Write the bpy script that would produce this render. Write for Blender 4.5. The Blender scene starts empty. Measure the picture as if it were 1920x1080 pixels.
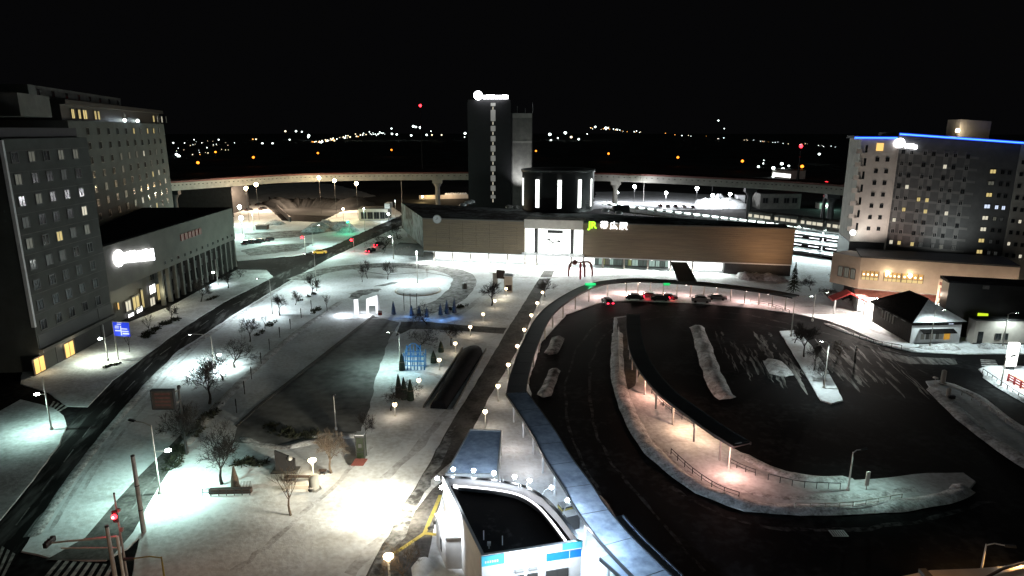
import bpy, bmesh, math, random
from mathutils import Vector, Matrix, noise
from mathutils.geometry import tessellate_polygon
R = math.radians
random.seed(7)
S = bpy.context.scene
COL = S.collection
# ------------------------------------------------------------------ camera
F, CX, CY, HC = 1230.0, 960.0, 540.0, 40.0
PITCH = math.atan(297 / F)
cp, sp = math.cos(PITCH), math.sin(PITCH)
cd = bpy.data.cameras.new('camera'); cam = bpy.data.objects.new('camera', cd); COL.objects.link(cam)
cd.sensor_width = 36; cd.lens = 36 * F / 1920; cd.clip_start = 1; cd.clip_end = 20000
cam.location = (0, 0, HC); cam.rotation_euler = (math.pi / 2 - PITCH, 0, 0)
S.camera = cam
# ------------------------------------------------------------------ night sky, faint moon, exposure
W = bpy.data.worlds.new('World'); S.world = W; W.use_nodes = True
nt = W.node_tree; bg = nt.nodes['Background']
sky = nt.nodes.new('ShaderNodeTexSky'); sky.sky_type = 'NISHITA'; sky.sun_disc = False
sky.sun_elevation = R(-6); sky.sun_rotation = R(128)
nt.links.new(sky.outputs[0], bg.inputs['Color']); bg.inputs['Strength'].default_value = 0.08
bg2 = nt.nodes.new('ShaderNodeBackground'); bg2.inputs['Color'].default_value = (0.0015, 0.0015, 0.0017, 1)   # skyglow of the town
add_ = nt.nodes.new('ShaderNodeAddShader'); nt.links.new(bg.outputs[0], add_.inputs[0]); nt.links.new(bg2.outputs[0], add_.inputs[1]); nt.links.new(add_.outputs[0], nt.nodes['World Output'].inputs['Surface'])
sl = bpy.data.lights.new('sun', 'SUN'); sl.energy = 0.034; sl.angle = R(40); sl.color = (0.78, 1.0, 0.94)
so = bpy.data.objects.new('sun', sl); COL.objects.link(so)
so.rotation_euler = Vector((-0.75, 0.5, -0.85)).to_track_quat('-Z', 'Y').to_euler()
vs = S.view_settings; vs.view_transform = 'Standard'; vs.look = 'None'; vs.exposure = 0.25; vs.gamma = 1; vs.use_curve_mapping = False
cy = S.cycles
cy.use_denoising = True; cy.max_bounces = 5; cy.diffuse_bounces = 2; cy.glossy_bounces = 2; cy.transmission_bounces = 3
cy.sample_clamp_indirect = 2.0; cy.caustics_reflective = False; cy.caustics_refractive = False
try: cy.use_light_tree = True
except Exception: pass
# ------------------------------------------------------------------ pixel (1920x1080) <-> world
def ray(x, y):
    u = (x - CX) / F; v = (CY - y) / F
    return Vector((u, cp + v * sp, -sp + v * cp))
def P(x, y, z=0.0):
    d = ray(x, y); t = (z - HC) / d.z
    return Vector((d.x * t, d.y * t, z))
def D(x, y, Y):                                   # the point of a pixel ray at distance Y
    d = ray(x, y); t = Y / d.y
    return Vector((d.x * t, Y, HC + d.z * t))
def Hz(b, y):                                     # height above ground point b whose image row is y
    v = (CY - y) / F
    return HC + (v * b.y * cp - b.y * sp) / (cp + v * sp)
# ------------------------------------------------------------------ materials
MATS = {}
def mat(name, c1, c2=None, scale=1.0, rough=0.7, bump=0.0, bscale=None, lo=0.35, hi=0.65, metal=0.0, emit=0.0, ecol=None, sample=True, detail=6.0, stretch=None, spec=0.5):
    m = bpy.data.materials.new(name); m.use_nodes = True; MATS[name] = m
    n = m.node_tree.nodes; l = m.node_tree.links; b = n['Principled BSDF']
    b.inputs['Roughness'].default_value = rough; b.inputs['Metallic'].default_value = metal
    b.inputs['Specular IOR Level'].default_value = spec
    b.inputs['Base Color'].default_value = (*c1, 1)
    tc = n.new('ShaderNodeTexCoord'); vec = tc.outputs['Object']
    if stretch:
        mp = n.new('ShaderNodeMapping'); mp.inputs['Scale'].default_value = stretch; mp.inputs['Rotation'].default_value = (0, 0, 0)
        l.new(vec, mp.inputs['Vector']); vec = mp.outputs[0]
    c2 = c2 or tuple(x * 0.8 for x in c1)
    nz = n.new('ShaderNodeTexNoise'); nz.inputs['Scale'].default_value = scale; nz.inputs['Detail'].default_value = detail; nz.inputs['Roughness'].default_value = 0.6
    l.new(vec, nz.inputs['Vector'])
    rp = n.new('ShaderNodeValToRGB'); rp.color_ramp.elements[0].position = lo; rp.color_ramp.elements[1].position = hi
    rp.color_ramp.elements[0].color = (*c2, 1); rp.color_ramp.elements[1].color = (*c1, 1)
    l.new(nz.outputs['Fac'], rp.inputs[0]); l.new(rp.outputs[0], b.inputs['Base Color'])
    if bump:
        bz = n.new('ShaderNodeTexNoise'); bz.inputs['Scale'].default_value = bscale or scale * 4; bz.inputs['Detail'].default_value = 8
        l.new(vec, bz.inputs['Vector'])
        bp = n.new('ShaderNodeBump'); bp.inputs['Strength'].default_value = bump; bp.inputs['Distance'].default_value = 0.3
        l.new(bz.outputs['Fac'], bp.inputs['Height']); l.new(bp.outputs[0], b.inputs['Normal'])
    if emit:
        b.inputs['Emission Color'].default_value = (*(ecol or c1), 1); b.inputs['Emission Strength'].default_value = emit
        m.cycles.emission_sampling = 'AUTO' if sample else 'NONE'
    return m
def glow(name, c, e, sample=True): return mat(name, tuple(0.3 * k for k in c) if sample else (0.05, 0.05, 0.05), None, 3, 0.5, emit=e, ecol=c, sample=sample)
def snowmat(name, clean, dirty, s1, s2, lo, hi, bump, streak=None):
    """snow: two scales of noise mixed, with footprints-scale bump"""
    m = bpy.data.materials.new(name); m.use_nodes = True; MATS[name] = m
    n = m.node_tree.nodes; l = m.node_tree.links; b = n['Principled BSDF']; b.inputs['Roughness'].default_value = 0.75
    b.inputs['Specular IOR Level'].default_value = 0.2 if clean[0] > 0.2 else 0.02
    tc = n.new('ShaderNodeTexCoord')
    a = n.new('ShaderNodeTexNoise'); a.inputs['Scale'].default_value = s1; a.inputs['Detail'].default_value = 8; a.inputs['Roughness'].default_value = 0.65
    c = n.new('ShaderNodeTexNoise'); c.inputs['Scale'].default_value = s2; c.inputs['Detail'].default_value = 6
    vec = tc.outputs['Object']
    if streak is not None:
        mp = n.new('ShaderNodeMapping'); mp.vector_type = 'TEXTURE'; mp.inputs['Rotation'].default_value = (0, 0, streak); mp.inputs['Scale'].default_value = (4.5, 0.8, 1)
        l.new(vec, mp.inputs['Vector']); vec = mp.outputs[0]
    l.new(vec, a.inputs['Vector']); l.new(vec, c.inputs['Vector'])
    mx = n.new('ShaderNodeMath'); mx.operation = 'MULTIPLY_ADD'; mx.inputs[1].default_value = 0.35
    l.new(c.outputs['Fac'], mx.inputs[0])
    sc = n.new('ShaderNodeMath'); sc.operation = 'MULTIPLY'; sc.inputs[1].default_value = 0.65
    l.new(a.outputs['Fac'], sc.inputs[0]); l.new(sc.outputs[0], mx.inputs[2])
    rp = n.new('ShaderNodeValToRGB'); e = rp.color_ramp.elements
    e[0].position = lo; e[1].position = hi; e[0].color = (*dirty, 1); e[1].color = (*clean, 1)
    l.new(mx.outputs[0], rp.inputs[0]); l.new(rp.outputs[0], b.inputs['Base Color'])
    bp = n.new('ShaderNodeBump'); bp.inputs['Strength'].default_value = bump; bp.inputs['Distance'].default_value = 0.25
    l.new(mx.outputs[0], bp.inputs['Height']); l.new(bp.outputs[0], b.inputs['Normal'])
    return m
M = {}
M['far'] = mat('far_ground', (0.075, 0.078, 0.08), (0.03, 0.03, 0.03), 0.02, 0.95, spec=0.1)
M['snow'] = snowmat('snow', (0.76, 0.80, 0.83), (0.47, 0.48, 0.48), 0.13, 1.7, 0.34, 0.56, 0.8)
M['snow_walk'] = snowmat('trodden_snow', (0.62, 0.65, 0.67), (0.32, 0.325, 0.33), 0.2, 1.9, 0.36, 0.6, 0.8)
M['snow_pile'] = snowmat('ploughed_snow', (0.66, 0.68, 0.7), (0.16, 0.155, 0.15), 0.9, 4.0, 0.36, 0.6, 0.9)
M['slush'] = snowmat('slush', (0.36, 0.37, 0.37), (0.05, 0.05, 0.05), 0.45, 1.5, 0.42, 0.62, 0.5)
_d = P(1548, 745) - P(1465, 624)
M['slush_s'] = snowmat('rutted_slush', (0.27, 0.27, 0.255), (0.016, 0.016, 0.016), 0.45, 1.5, 0.44, 0.6, 0.5, math.atan2(_d.y, _d.x))
_d = P(330, 664) - P(150, 872)
M['road'] = snowmat('worn_road', (0.15, 0.15, 0.15), (0.014, 0.014, 0.014), 0.3, 0.9, 0.5, 0.7, 0.2, math.atan2(_d.y, _d.x))
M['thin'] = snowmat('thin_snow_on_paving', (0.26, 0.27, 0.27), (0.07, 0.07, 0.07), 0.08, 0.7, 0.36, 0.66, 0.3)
M['asphalt'] = snowmat('asphalt', (0.04, 0.041, 0.043), (0.0065, 0.0065, 0.007), 0.12, 1.1, 0.5, 0.74, 0.15)
M['rut'] = snowmat('dim_rut', (0.10, 0.10, 0.10), (0.01, 0.01, 0.01), 0.5, 1.5, 0.45, 0.65, 0.3)
M['track'] = snowmat('trodden_track', (0.7, 0.73, 0.76), (0.36, 0.365, 0.37), 0.4, 2.2, 0.38, 0.6, 0.9)
M['path'] = snowmat('dark_paving', (0.15, 0.145, 0.14), (0.05, 0.048, 0.046), 0.25, 2.5, 0.38, 0.62, 0.2)
M['hedge'] = mat('hedge', (0.05, 0.06, 0.03), (0.02, 0.022, 0.015), 4, 0.9, 0.6)
M['paint'] = mat('road_paint', (0.45, 0.45, 0.43), (0.12, 0.12, 0.12), 1.5, 0.7, lo=0.35, hi=0.6)
M['faded'] = mat('faded_road_paint', (0.16, 0.16, 0.155), (0.06, 0.06, 0.06), 1.0, 0.7, lo=0.4, hi=0.6)
M['yellow'] = mat('tactile_yellow', (0.34, 0.28, 0.05), (0.2, 0.17, 0.06), 2, 0.7)
M['conc'] = mat('concrete', (0.36, 0.35, 0.31), (0.26, 0.255, 0.23), 0.4, 0.85, 0.1)
M['hotelw'] = mat('hotel_wall', (0.062, 0.068, 0.064), (0.044, 0.048, 0.045), 0.3, 0.85, 0.1)
M['podium'] = mat('podium_wall', (0.13, 0.13, 0.115), (0.1, 0.1, 0.09), 0.3, 0.85, 0.1)
M['conc_d'] = mat('dark_concrete', (0.13, 0.13, 0.12), (0.08, 0.08, 0.075), 0.4, 0.85, 0.1)
M['conc_w'] = mat('pale_render', (0.62, 0.58, 0.52), (0.5, 0.46, 0.42), 0.5, 0.8)
M['beige'] = mat('beige_cladding', (0.42, 0.34, 0.27), (0.35, 0.285, 0.225), 0.6, 0.7)
M['black'] = mat('black_cladding', (0.014, 0.014, 0.015), (0.008, 0.008, 0.009), 0.6, 0.45)
M['dark'] = mat('dark_cladding', (0.035, 0.036, 0.037), (0.02, 0.02, 0.021), 0.6, 0.6)
M['hfac'] = mat('grey_facade', (0.095, 0.097, 0.097), (0.07, 0.072, 0.072), 0.6, 0.7)
M['grid'] = mat('grey_spandrel', (0.17, 0.17, 0.165), (0.13, 0.13, 0.125), 0.8, 0.6)
M['white'] = mat('white_paint', (0.74, 0.76, 0.78), (0.62, 0.64, 0.66), 0.8, 0.55)
M['steel'] = mat('galvanised_steel', (0.45, 0.46, 0.46), (0.33, 0.34, 0.34), 2, 0.45, metal=0.6)
M['pole'] = mat('pale_pole', (0.62, 0.62, 0.58), (0.45, 0.45, 0.42), 2, 0.5)
M['pole_c'] = mat('concrete_pole', (0.4, 0.38, 0.36), (0.28, 0.27, 0.26), 1.5, 0.8)
M['iron'] = mat('dark_iron', (0.03, 0.03, 0.032), None, 3, 0.5)
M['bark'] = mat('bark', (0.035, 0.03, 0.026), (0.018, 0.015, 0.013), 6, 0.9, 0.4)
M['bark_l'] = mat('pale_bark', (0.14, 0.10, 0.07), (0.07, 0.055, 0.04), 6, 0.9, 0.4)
M['fir'] = mat('fir_needles', (0.025, 0.04, 0.022), (0.01, 0.016, 0.01), 5, 0.9)
M['roofsnow'] = snowmat('roof_with_snow', (0.22, 0.25, 0.26), (0.015, 0.016, 0.017), 0.07, 0.5, 0.46, 0.58, 0.2)
M['canopy'] = mat('canopy_sheet', (0.30, 0.36, 0.46), (0.2, 0.25, 0.33), 0.25, 0.45, 0.05, spec=0.4)
M['canopy_d'] = mat('dark_canopy_sheet', (0.035, 0.038, 0.042), (0.02, 0.022, 0.025), 0.3, 0.5)
M['canopy_n'] = snowmat('snow_dusted_canopy', (0.36, 0.43, 0.54), (0.15, 0.19, 0.26), 0.3, 1.6, 0.36, 0.6, 0.2)
M['rooftar'] = mat('roofing_felt', (0.012, 0.012, 0.014), (0.006, 0.006, 0.007), 1, 0.9, spec=0.05)
M['kroof'] = snowmat('felt_with_frost', (0.10, 0.10, 0.105), (0.008, 0.008, 0.009), 0.35, 1.6, 0.56, 0.7, 0.2)
M['glass'] = mat('dark_glass', (0.02, 0.023, 0.025), (0.012, 0.013, 0.014), 0.5, 0.12)
M['frame'] = mat('window_frame', (0.06, 0.06, 0.06), None, 2, 0.5)
M['frame_l'] = mat('pale_window_frame', (0.3, 0.3, 0.29), None, 2, 0.5)
M['red'] = mat('red_paint', (0.35, 0.03, 0.03), (0.22, 0.02, 0.02), 1, 0.5)
M['rust'] = mat('rust_red', (0.16, 0.05, 0.04), (0.1, 0.03, 0.025), 2, 0.6)
M['brown'] = mat('brown_panel', (0.07, 0.045, 0.035), (0.045, 0.03, 0.025), 2, 0.7)
M['blue'] = mat('blue_sign', (0.03, 0.09, 0.6), (0.025, 0.07, 0.5), 1, 0.4)
M['bluep'] = mat('blue_paint', (0.02, 0.22, 0.75), None, 1, 0.4)
M['cyan'] = mat('cyan_paint', (0.1, 0.6, 0.8), None, 1, 0.4)
M['tile'] = mat('dark_roof_tile', (0.012, 0.011, 0.011), (0.006, 0.006, 0.006), 2, 0.9, 0.3, spec=0.0)
M['darkwood'] = mat('dark_wood', (0.02, 0.018, 0.016), (0.01, 0.009, 0.008), 2, 0.8, spec=0.2)
M['rubber'] = mat('tyre_rubber', (0.015, 0.015, 0.015), None, 3, 0.8)
# lit things
M['e_white'] = glow('lit_white_panel', (1.0, 1.0, 0.96), 2.2)
M['e_hall'] = glow('lit_hall_glass', (0.95, 1.0, 0.95), 2.6)
M['e_shop'] = mat('lit_shop_glass', (0.3, 0.3, 0.3), (0.05, 0.05, 0.05), 0.9, 0.4, emit=0.0)
M['e_sign'] = glow('lit_sign', (0.97, 0.96, 1.0), 7.0)
M['e_kanji'] = glow('lit_lettering', (1, 1, 1), 3.0)
M['e_green'] = glow('lit_green_emblem', (0.45, 1.0, 0.03), 1.5)
M['e_lamp'] = glow('lamp_glass', (0.92, 1.0, 0.95), 60)
M['e_lampw'] = glow('warm_lamp_glass', (1.0, 0.82, 0.55), 25)
M['e_bulb'] = glow('restaurant_bulb', (1.0, 0.82, 0.55), 3.0)
M['e_star'] = glow('plaza_lamp_glass', (1.0, 0.72, 0.42), 9)
M['e_flood'] = glow('flood_lamp_glass', (0.93, 0.97, 1.0), 60)
M['e_pink'] = glow('canopy_lamp_glass', (1.0, 0.8, 0.74), 8)
M['e_sod'] = glow('sodium_lamp_glass', (1.0, 0.24, 0.02), 3.4)
M['e_sody'] = glow('yellow_lamp_glass', (1.0, 0.78, 0.4), 45)
M['e_red'] = glow('red_light', (1.0, 0.02, 0.05), 9)
M['e_redbig'] = glow('red_signal', (1.0, 0.02, 0.03), 9)
M['e_redhot'] = glow('red_signal_core', (1.0, 0.25, 0.25), 14)
M['e_grn'] = glow('green_signal', (0.02, 1.0, 0.35), 9)
M['e_blueline'] = glow('blue_light_line', (0.015, 0.06, 1.0), 1.3)
M['e_cyanline'] = glow('bright_blue_light_line', (0.12, 0.5, 1.0), 1.3)
M['e_w1'] = glow('window_lit_yellow', (1.0, 0.78, 0.3), 0.55, False)
M['e_w2'] = glow('window_lit_pale', (1.0, 0.93, 0.72), 0.6, False)
M['e_w3'] = glow('window_lit_dim', (0.8, 0.8, 0.62), 0.09, False)
M['e_w4'] = glow('window_lit_cool', (0.7, 0.8, 1.0), 0.9, False)
M['e_w5'] = glow('window_lit_faint', (0.75, 0.8, 0.75), 0.025, False)
M['e_amber'] = glow('lit_amber_glass', (1.0, 0.62, 0.18), 1.0)
M['e_strip'] = glow('light_strip', (0.95, 0.95, 1.0), 3.0)
M['e_blue'] = glow('blue_led', (0.02, 0.2, 0.5), 0.3)
M['e_blue2'] = glow('pale_blue_led', (0.06, 0.33, 0.7), 0.45)
M['e_ice'] = glow('lit_ice', (0.95, 0.97, 1.0), 1.1)
M['e_lime'] = glow('lit_lime_sign', (0.75, 1.0, 0.03), 0.8)
M['e_far'] = glow('town_light', (1.0, 0.85, 0.55), 2.5, False)
M['e_farw'] = glow('town_light_white', (0.85, 1.0, 0.95), 5, False)
M['e_faro'] = glow('town_light_orange', (1.0, 0.42, 0.08), 2.0, False)
M['e_head'] = glow('headlight_glass', (1.0, 0.95, 0.85), 8)
M['e_poster'] = glow('lit_orange_poster', (1.0, 0.5, 0.05), 0.35)
# ------------------------------------------------------------------ object helpers
def tag(o, label=None, cat=None, group=None, kind=None):
    if label: o['label'] = label
    if cat: o['category'] = cat
    if group: o['group'] = group
    if kind: o['kind'] = kind
    return o
def thing(name, loc, label, cat, group=None, rz=0.0):
    o = bpy.data.objects.new(name, None); COL.objects.link(o); o.empty_display_size = 0.3
    o.location = loc; o.rotation_euler = (0, 0, rz)
    return tag(o, label, cat, group)
def light(kind, loc, energy, color, parent=None, radius=0.2, spot=None, blend=0.6, aim=None, size=None):
    d = bpy.data.lights.new('lamp_or_fill_light', kind); d.energy = energy; d.color = color
    if kind == 'AREA':
        d.shape = 'RECTANGLE'; d.size, d.size_y = size
    else: d.shadow_soft_size = radius
    if kind == 'SPOT': d.spot_size = R(spot); d.spot_blend = blend
    o = bpy.data.objects.new('lamp_or_fill_light', d); COL.objects.link(o)
    loc = Vector(loc)
    if parent: o.parent = parent; o.location = parent.matrix_basis.inverted() @ loc if parent.rotation_euler.z else loc - Vector(parent.location)
    else: o.location = loc
    if aim is not None: o.rotation_euler = (Vector(aim) - loc).to_track_quat('-Z', 'Y').to_euler()
    return o
class MB:
    """collects shapes given in world (or local) coordinates; build() links them as one mesh object"""
    def __init__(s): s.v = []; s.f = []; s.sm = []; s.mi = []; s.m = 0
    def add(s, vs, fs, smooth=False):
        k = len(s.v); s.v += [tuple(v) for v in vs]
        for f in fs: s.f.append([i + k for i in f]); s.sm.append(smooth); s.mi.append(s.m)
        return s
    def box(s, c, d, rz=0.0, bev=0.0):
        c = Vector(c); x, y, z = d[0] / 2, d[1] / 2, d[2] / 2; r = Matrix.Rotation(rz, 3, 'Z')
        vs = [c + r @ Vector((i * x, j * y, k * z)) for k in (-1, 1) for i, j in ((-1, -1), (1, -1), (1, 1), (-1, 1))]
        return s.add(vs, [(3, 2, 1, 0), (4, 5, 6, 7), (0, 1, 5, 4), (1, 2, 6, 5), (2, 3, 7, 6), (3, 0, 4, 7)])
    def bar(s, a, b, w, h=None):
        """rectangular bar between two points"""
        a, b = Vector(a), Vector(b); d = (b - a); h = h or w
        up = Vector((0, 0, 1)) if abs(d.normalized().z) < 0.95 else Vector((0, 1, 0))
        x = d.cross(up).normalized() * w / 2; y = x.cross(d).normalized() * h / 2
        vs = [p + q for p in (a, b) for q in (-x - y, x - y, x + y, -x + y)]
        return s.add(vs, [(0, 1, 2, 3), (7, 6, 5, 4), (0, 4, 5, 1), (1, 5, 6, 2), (2, 6, 7, 3), (3, 7, 4, 0)])
    def tube(s, pts, rad, n=8, cap=True):
        pts = [Vector(p) for p in pts]; k = len(pts)
        if not isinstance(rad, (list, tuple)): rad = [rad] * k
        vs = []; ref = None
        for i, p in enumerate(pts):
            d = (pts[min(i + 1, k - 1)] - pts[max(i - 1, 0)]).normalized()
            if ref is None: ref = Vector((1, 0, 0)) if abs(d.x) < 0.9 else Vector((0, 1, 0))
            x = (ref - d * ref.dot(d)).normalized(); y = d.cross(x); ref = x
            vs += [p + (x * math.cos(a) + y * math.sin(a)) * rad[i] for a in (2 * math.pi * j / n for j in range(n))]
        fs = [(i * n + j, i * n + (j + 1) % n, (i + 1) * n + (j + 1) % n, (i + 1) * n + j) for i in range(k - 1) for j in range(n)]
        s.add(vs, fs, True)
        if cap: s.add(vs[:n], [tuple(range(n))[::-1]]); s.add(vs[-n:], [tuple(range(n))])
        return s
    def lathe(s, c, prof, n=16):
        """prof: list of (radius, z)"""
        c = Vector(c); vs = [c + Vector((r * math.cos(2 * math.pi * j / n), r * math.sin(2 * math.pi * j / n), z)) for r, z in prof for j in range(n)]
        fs = [(i * n + j, i * n + (j + 1) % n, (i + 1) * n + (j + 1) % n, (i + 1) * n + j) for i in range(len(prof) - 1) for j in range(n)]
        s.add(vs, fs, True); k = len(prof) - 1
        return s.add(vs[:n], [tuple(range(n))[::-1]]).add(vs[k * n:], [tuple(range(n))])
    def ball(s, c, r, n=10, sz=1.0):
        return s.lathe(c, [(max(r * math.sin(math.pi * i / 6), 0.001), -r * sz * math.cos(math.pi * i / 6)) for i in range(7)], n)
    def prism(s, poly, z0, z1, grow=0.0):
        """poly: list of xy; grow = how far the foot stands out from the top"""
        k = len(poly); c = sum((Vector((p[0], p[1])) for p in poly), Vector((0, 0))) / k
        area = sum(poly[i][0] * poly[(i + 1) % k][1] - poly[(i + 1) % k][0] * poly[i][1] for i in range(k))
        if area < 0: poly = poly[::-1]
        top = [Vector((p[0], p[1], z1)) for p in poly]; bot = []
        for i, p in enumerate(poly):
            a = Vector(poly[i - 1][:2]); b = Vector(poly[(i + 1) % k][:2]); d = (b - a); d = d.normalized() if d.length else Vector((1, 0))
            bot.append(Vector((p[0] + d.y * grow, p[1] - d.x * grow, z0)))
        tri = tessellate_polygon([top])
        fs = []
        for t in tri:
            n = (top[t[1]] - top[t[0]]).cross(top[t[2]] - top[t[0]])
            fs.append(t if n.z > 0 else t[::-1])
        s.add(top, fs)
        if z1 > z0: s.add(bot + top, [(i, (i + 1) % k, k + (i + 1) % k, k + i) for i in range(k)])
        return s
    def slab(s, poly, z0, z1):
        s.prism(poly, z0, z1); k = len(poly)
        bot = [Vector((p[0], p[1], z0)) for p in poly]
        return s.add(bot, [t for t in tessellate_polygon([bot])])
    def build(s, name, m, parent=None, loc=None):
        """vertices are world coordinates; re-based on the parent's (or own) location"""
        me = bpy.data.meshes.new(name)
        o = bpy.data.objects.new(name, me); COL.objects.link(o)
        if parent is not None:
            pm = parent
            inv = Matrix.Identity(4)
            chain = []
            while pm is not None: chain.append(pm.matrix_basis.copy()); pm = pm.parent
            w = Matrix.Identity(4)
            for c in reversed(chain): w = w @ c
            inv = w.inverted(); vv = [inv @ Vector(v) for v in s.v]; o.parent = parent
        elif loc is not None:
            L = Vector(loc); vv = [Vector(v) - L for v in s.v]; o.location = L
        else: vv = s.v
        me.from_pydata([tuple(v) for v in vv], [], s.f)
        ms = m if isinstance(m, (list, tuple)) else [m]
        for x in ms: me.materials.append(x)
        me.polygons.foreach_set('use_smooth', s.sm); me.polygons.foreach_set('material_index', s.mi)
        me.update()
        return o
def copy_tree(o, parent=None):
    c = o.copy(); COL.objects.link(c); c.parent = parent
    for ch in list(o.children): copy_tree(ch, c)
    return c
def wpoly(pts, z=0.0, jit=0.0, step=1.5, seed=0):
    """pixel outline -> world outline, finely divided and roughened"""
    w = [P(x, y, z) for x, y in pts]; out = []
    for i, a in enumerate(w):
        b = w[(i + 1) % len(w)]; n = max(1, int((b - a).length / step)) if jit else 1
        for k in range(n):
            p = a.lerp(b, k / n)
            if jit:
                q = noise.noise_vector(Vector((p.x * 0.35, p.y * 0.35, seed))) * jit + noise.noise_vector(Vector((p.x * 1.3, p.y * 1.3, seed + 5))) * jit * 0.5
                p = p + Vector((q.x, q.y, 0))
            out.append((p.x, p.y))
    return out
def smooth(pts, n=4):
    out = []
    for i in range(len(pts) - 1):
        p0 = pts[max(i - 1, 0)]; p1 = pts[i]; p2 = pts[i + 1]; p3 = pts[min(i + 2, len(pts) - 1)]
        for k in range(n):
            t = k / n
            out.append(0.5 * ((2 * p1) + (p2 - p0) * t + (2 * p0 - 5 * p1 + 4 * p2 - p3) * t * t + (3 * p1 - p0 - 3 * p2 + p3) * t ** 3))
    return out + [pts[-1]]
def sides(pts, w):
    L, Rr = [], []
    for i, p in enumerate(pts):
        d = pts[min(i + 1, len(pts) - 1)] - pts[max(i - 1, 0)]; d.z = 0; d.normalize(); n = Vector((-d.y, d.x, 0)) * w / 2
        L.append(p + n); Rr.append(p - n)
    return L, Rr
def patch(name, pts, m, z1, z0=None, jit=0.0, grow=0.0, seed=0, step=1.5, kind='structure'):
    o = MB().prism(wpoly(pts, 0, jit, step, seed), z1 if z0 is None else z0, z1, grow).build(name, m)
    return tag(o, kind=kind)
def ribbon(pts, w, z, m, name, smoothn=5, jit=0.0):
    c = smooth([P(x, y, 0) for x, y in pts], smoothn); a, b = sides(c, w)
    if jit:
        for l in (a, b):
            for p in l: p += noise.noise_vector(p * 0.6) * jit
    mb = MB()
    mb.add([Vector((p.x, p.y, z)) for p in a + b], [(i, len(a) + i, len(a) + i + 1, i + 1) for i in range(len(a) - 1)])
    return tag(mb.build(name, m), kind='structure')
def bank(mb, pts, w, h, seed=0, sub=None, world=False, z=0.1):
    """a lumpy ridge of ploughed snow along a line"""
    c = [Vector(p) for p in pts] if world else [P(x, y, 0) for x, y in pts]
    L = sum((c[i + 1] - c[i]).length for i in range(len(c) - 1)); c = smooth(c, max(2, int(L / 0.7 / (len(c) - 1))))
    n = 9; rows = []
    for i, p in enumerate(c):
        d = c[min(i + 1, len(c) - 1)] - c[max(i - 1, 0)]; d.normalize(); nn = Vector((-d.y, d.x, 0))
        e = min(1, i / 2, (len(c) - 1 - i) / 2)
        k = 0.7 + 0.6 * noise.noise(Vector((p.x * 0.25, p.y * 0.25, seed)))
        row = []
        for j in range(n):
            a = j / (n - 1) * 2 - 1
            q = p + nn * a * w / 2 * (0.75 + 0.4 * k) * max(e, 0.25)
            hh = h * k * max(0, 1 - a * a) * e + (0.35 * h * (noise.noise(Vector((q.x * 1.2, q.y * 1.2, seed + 3)))) if abs(a) < 1 else 0) * e
            row.append(Vector((q.x, q.y, z + max(hh, -0.02))))
        rows.append(row)
    vs = [v for r in rows for v in r]
    return mb.add(vs, [(i * n + j, (i + 1) * n + j, (i + 1) * n + j + 1, i * n + j + 1) for i in range(len(rows) - 1) for j in range(n - 1)], True)
class Fac:
    """a vertical facade through two ground points; s runs along it, off points toward the viewer"""
    def __init__(f, a, b):
        f.a = Vector((a[0], a[1], 0)); d = Vector((b[0], b[1], 0)) - f.a; f.L = d.length; f.d = d.normalized()
        n = Vector((f.d.y, -f.d.x, 0)); f.n = n if n.dot(-f.a) > 0 else -n; f.rz = math.atan2(f.d.y, f.d.x)
    def pt(f, s, z, off=0.0): return f.a + f.d * s + f.n * off + Vector((0, 0, z))
    def hit(f, x, y, off=0.0):
        r = ray(x, y); o = Vector((0, 0, HC)); t = (f.a + f.n * off - o).dot(f.n) / r.dot(f.n); p = o + r * t
        return (p - f.a).dot(f.d), p.z
    def box(f, mb, s0, s1, z0, z1, o0, o1):
        vs = [f.pt(s, z, o) for z in (z0, z1) for s, o in ((s0, o0), (s1, o0), (s1, o1), (s0, o1))]
        return mb.add(vs, [(3, 2, 1, 0), (4, 5, 6, 7), (0, 1, 5, 4), (1, 2, 6, 5), (2, 3, 7, 6), (3, 0, 4, 7)])
    def pbox(f, mb, x0, y0, x1, y1, o0, o1):
        """box whose outline is a pixel rectangle on the facade"""
        s0, _ = f.hit(x0, (y0 + y1) / 2); s1, _ = f.hit(x1, (y0 + y1) / 2); _, z1 = f.hit((x0 + x1) / 2, y0); _, z0 = f.hit((x0 + x1) / 2, y1)
        return f.box(mb, min(s0, s1), max(s0, s1), z0, z1, o0, o1)
WM = {}
def win_mesh(pane, frame='frame'):
    k = (pane, frame)
    if k not in WM:
        mb = MB()
        for c, d in (((-0.46, 0, 0), (0.08, 1, 1)), ((0.46, 0, 0), (0.08, 1, 1)), ((0, 0, 0.46), (0.84, 1, 0.08)), ((0, 0, -0.46), (0.84, 1, 0.08)), ((0, 0.1, 0), (0.05, 0.7, 0.84))): mb.box(c, d)
        mb.m = 1; mb.box((0, 0.2, 0), (0.84, 0.5, 0.84))
        o = mb.build('window', [M[frame], M[pane]]); WM[k] = o.data; bpy.data.objects.remove(o)
    return WM[k]
def window(f, s, z, w, h, pane, parent, off=0.0, dep=0.16, frame='frame', name='window'):
    o = bpy.data.objects.new(name, win_mesh(pane, frame)); COL.objects.link(o)
    o.parent = parent; o.location = f.pt(s, z, off + dep * 0.3) - Vector(parent.location); o.rotation_euler = (0, 0, f.rz if f.n.dot(Vector((f.d.y, -f.d.x, 0))) > 0 else f.rz + math.pi)
    o.scale = (w, dep, h)
    return o
GW, WH, WARM, PINK, COOL, SOD = (0.64, 1.0, 0.87), (0.84, 1.0, 0.98), (1.0, 0.82, 0.55), (1.0, 0.62, 0.55), (0.72, 0.85, 1.0), (1.0, 0.5, 0.16)
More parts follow.
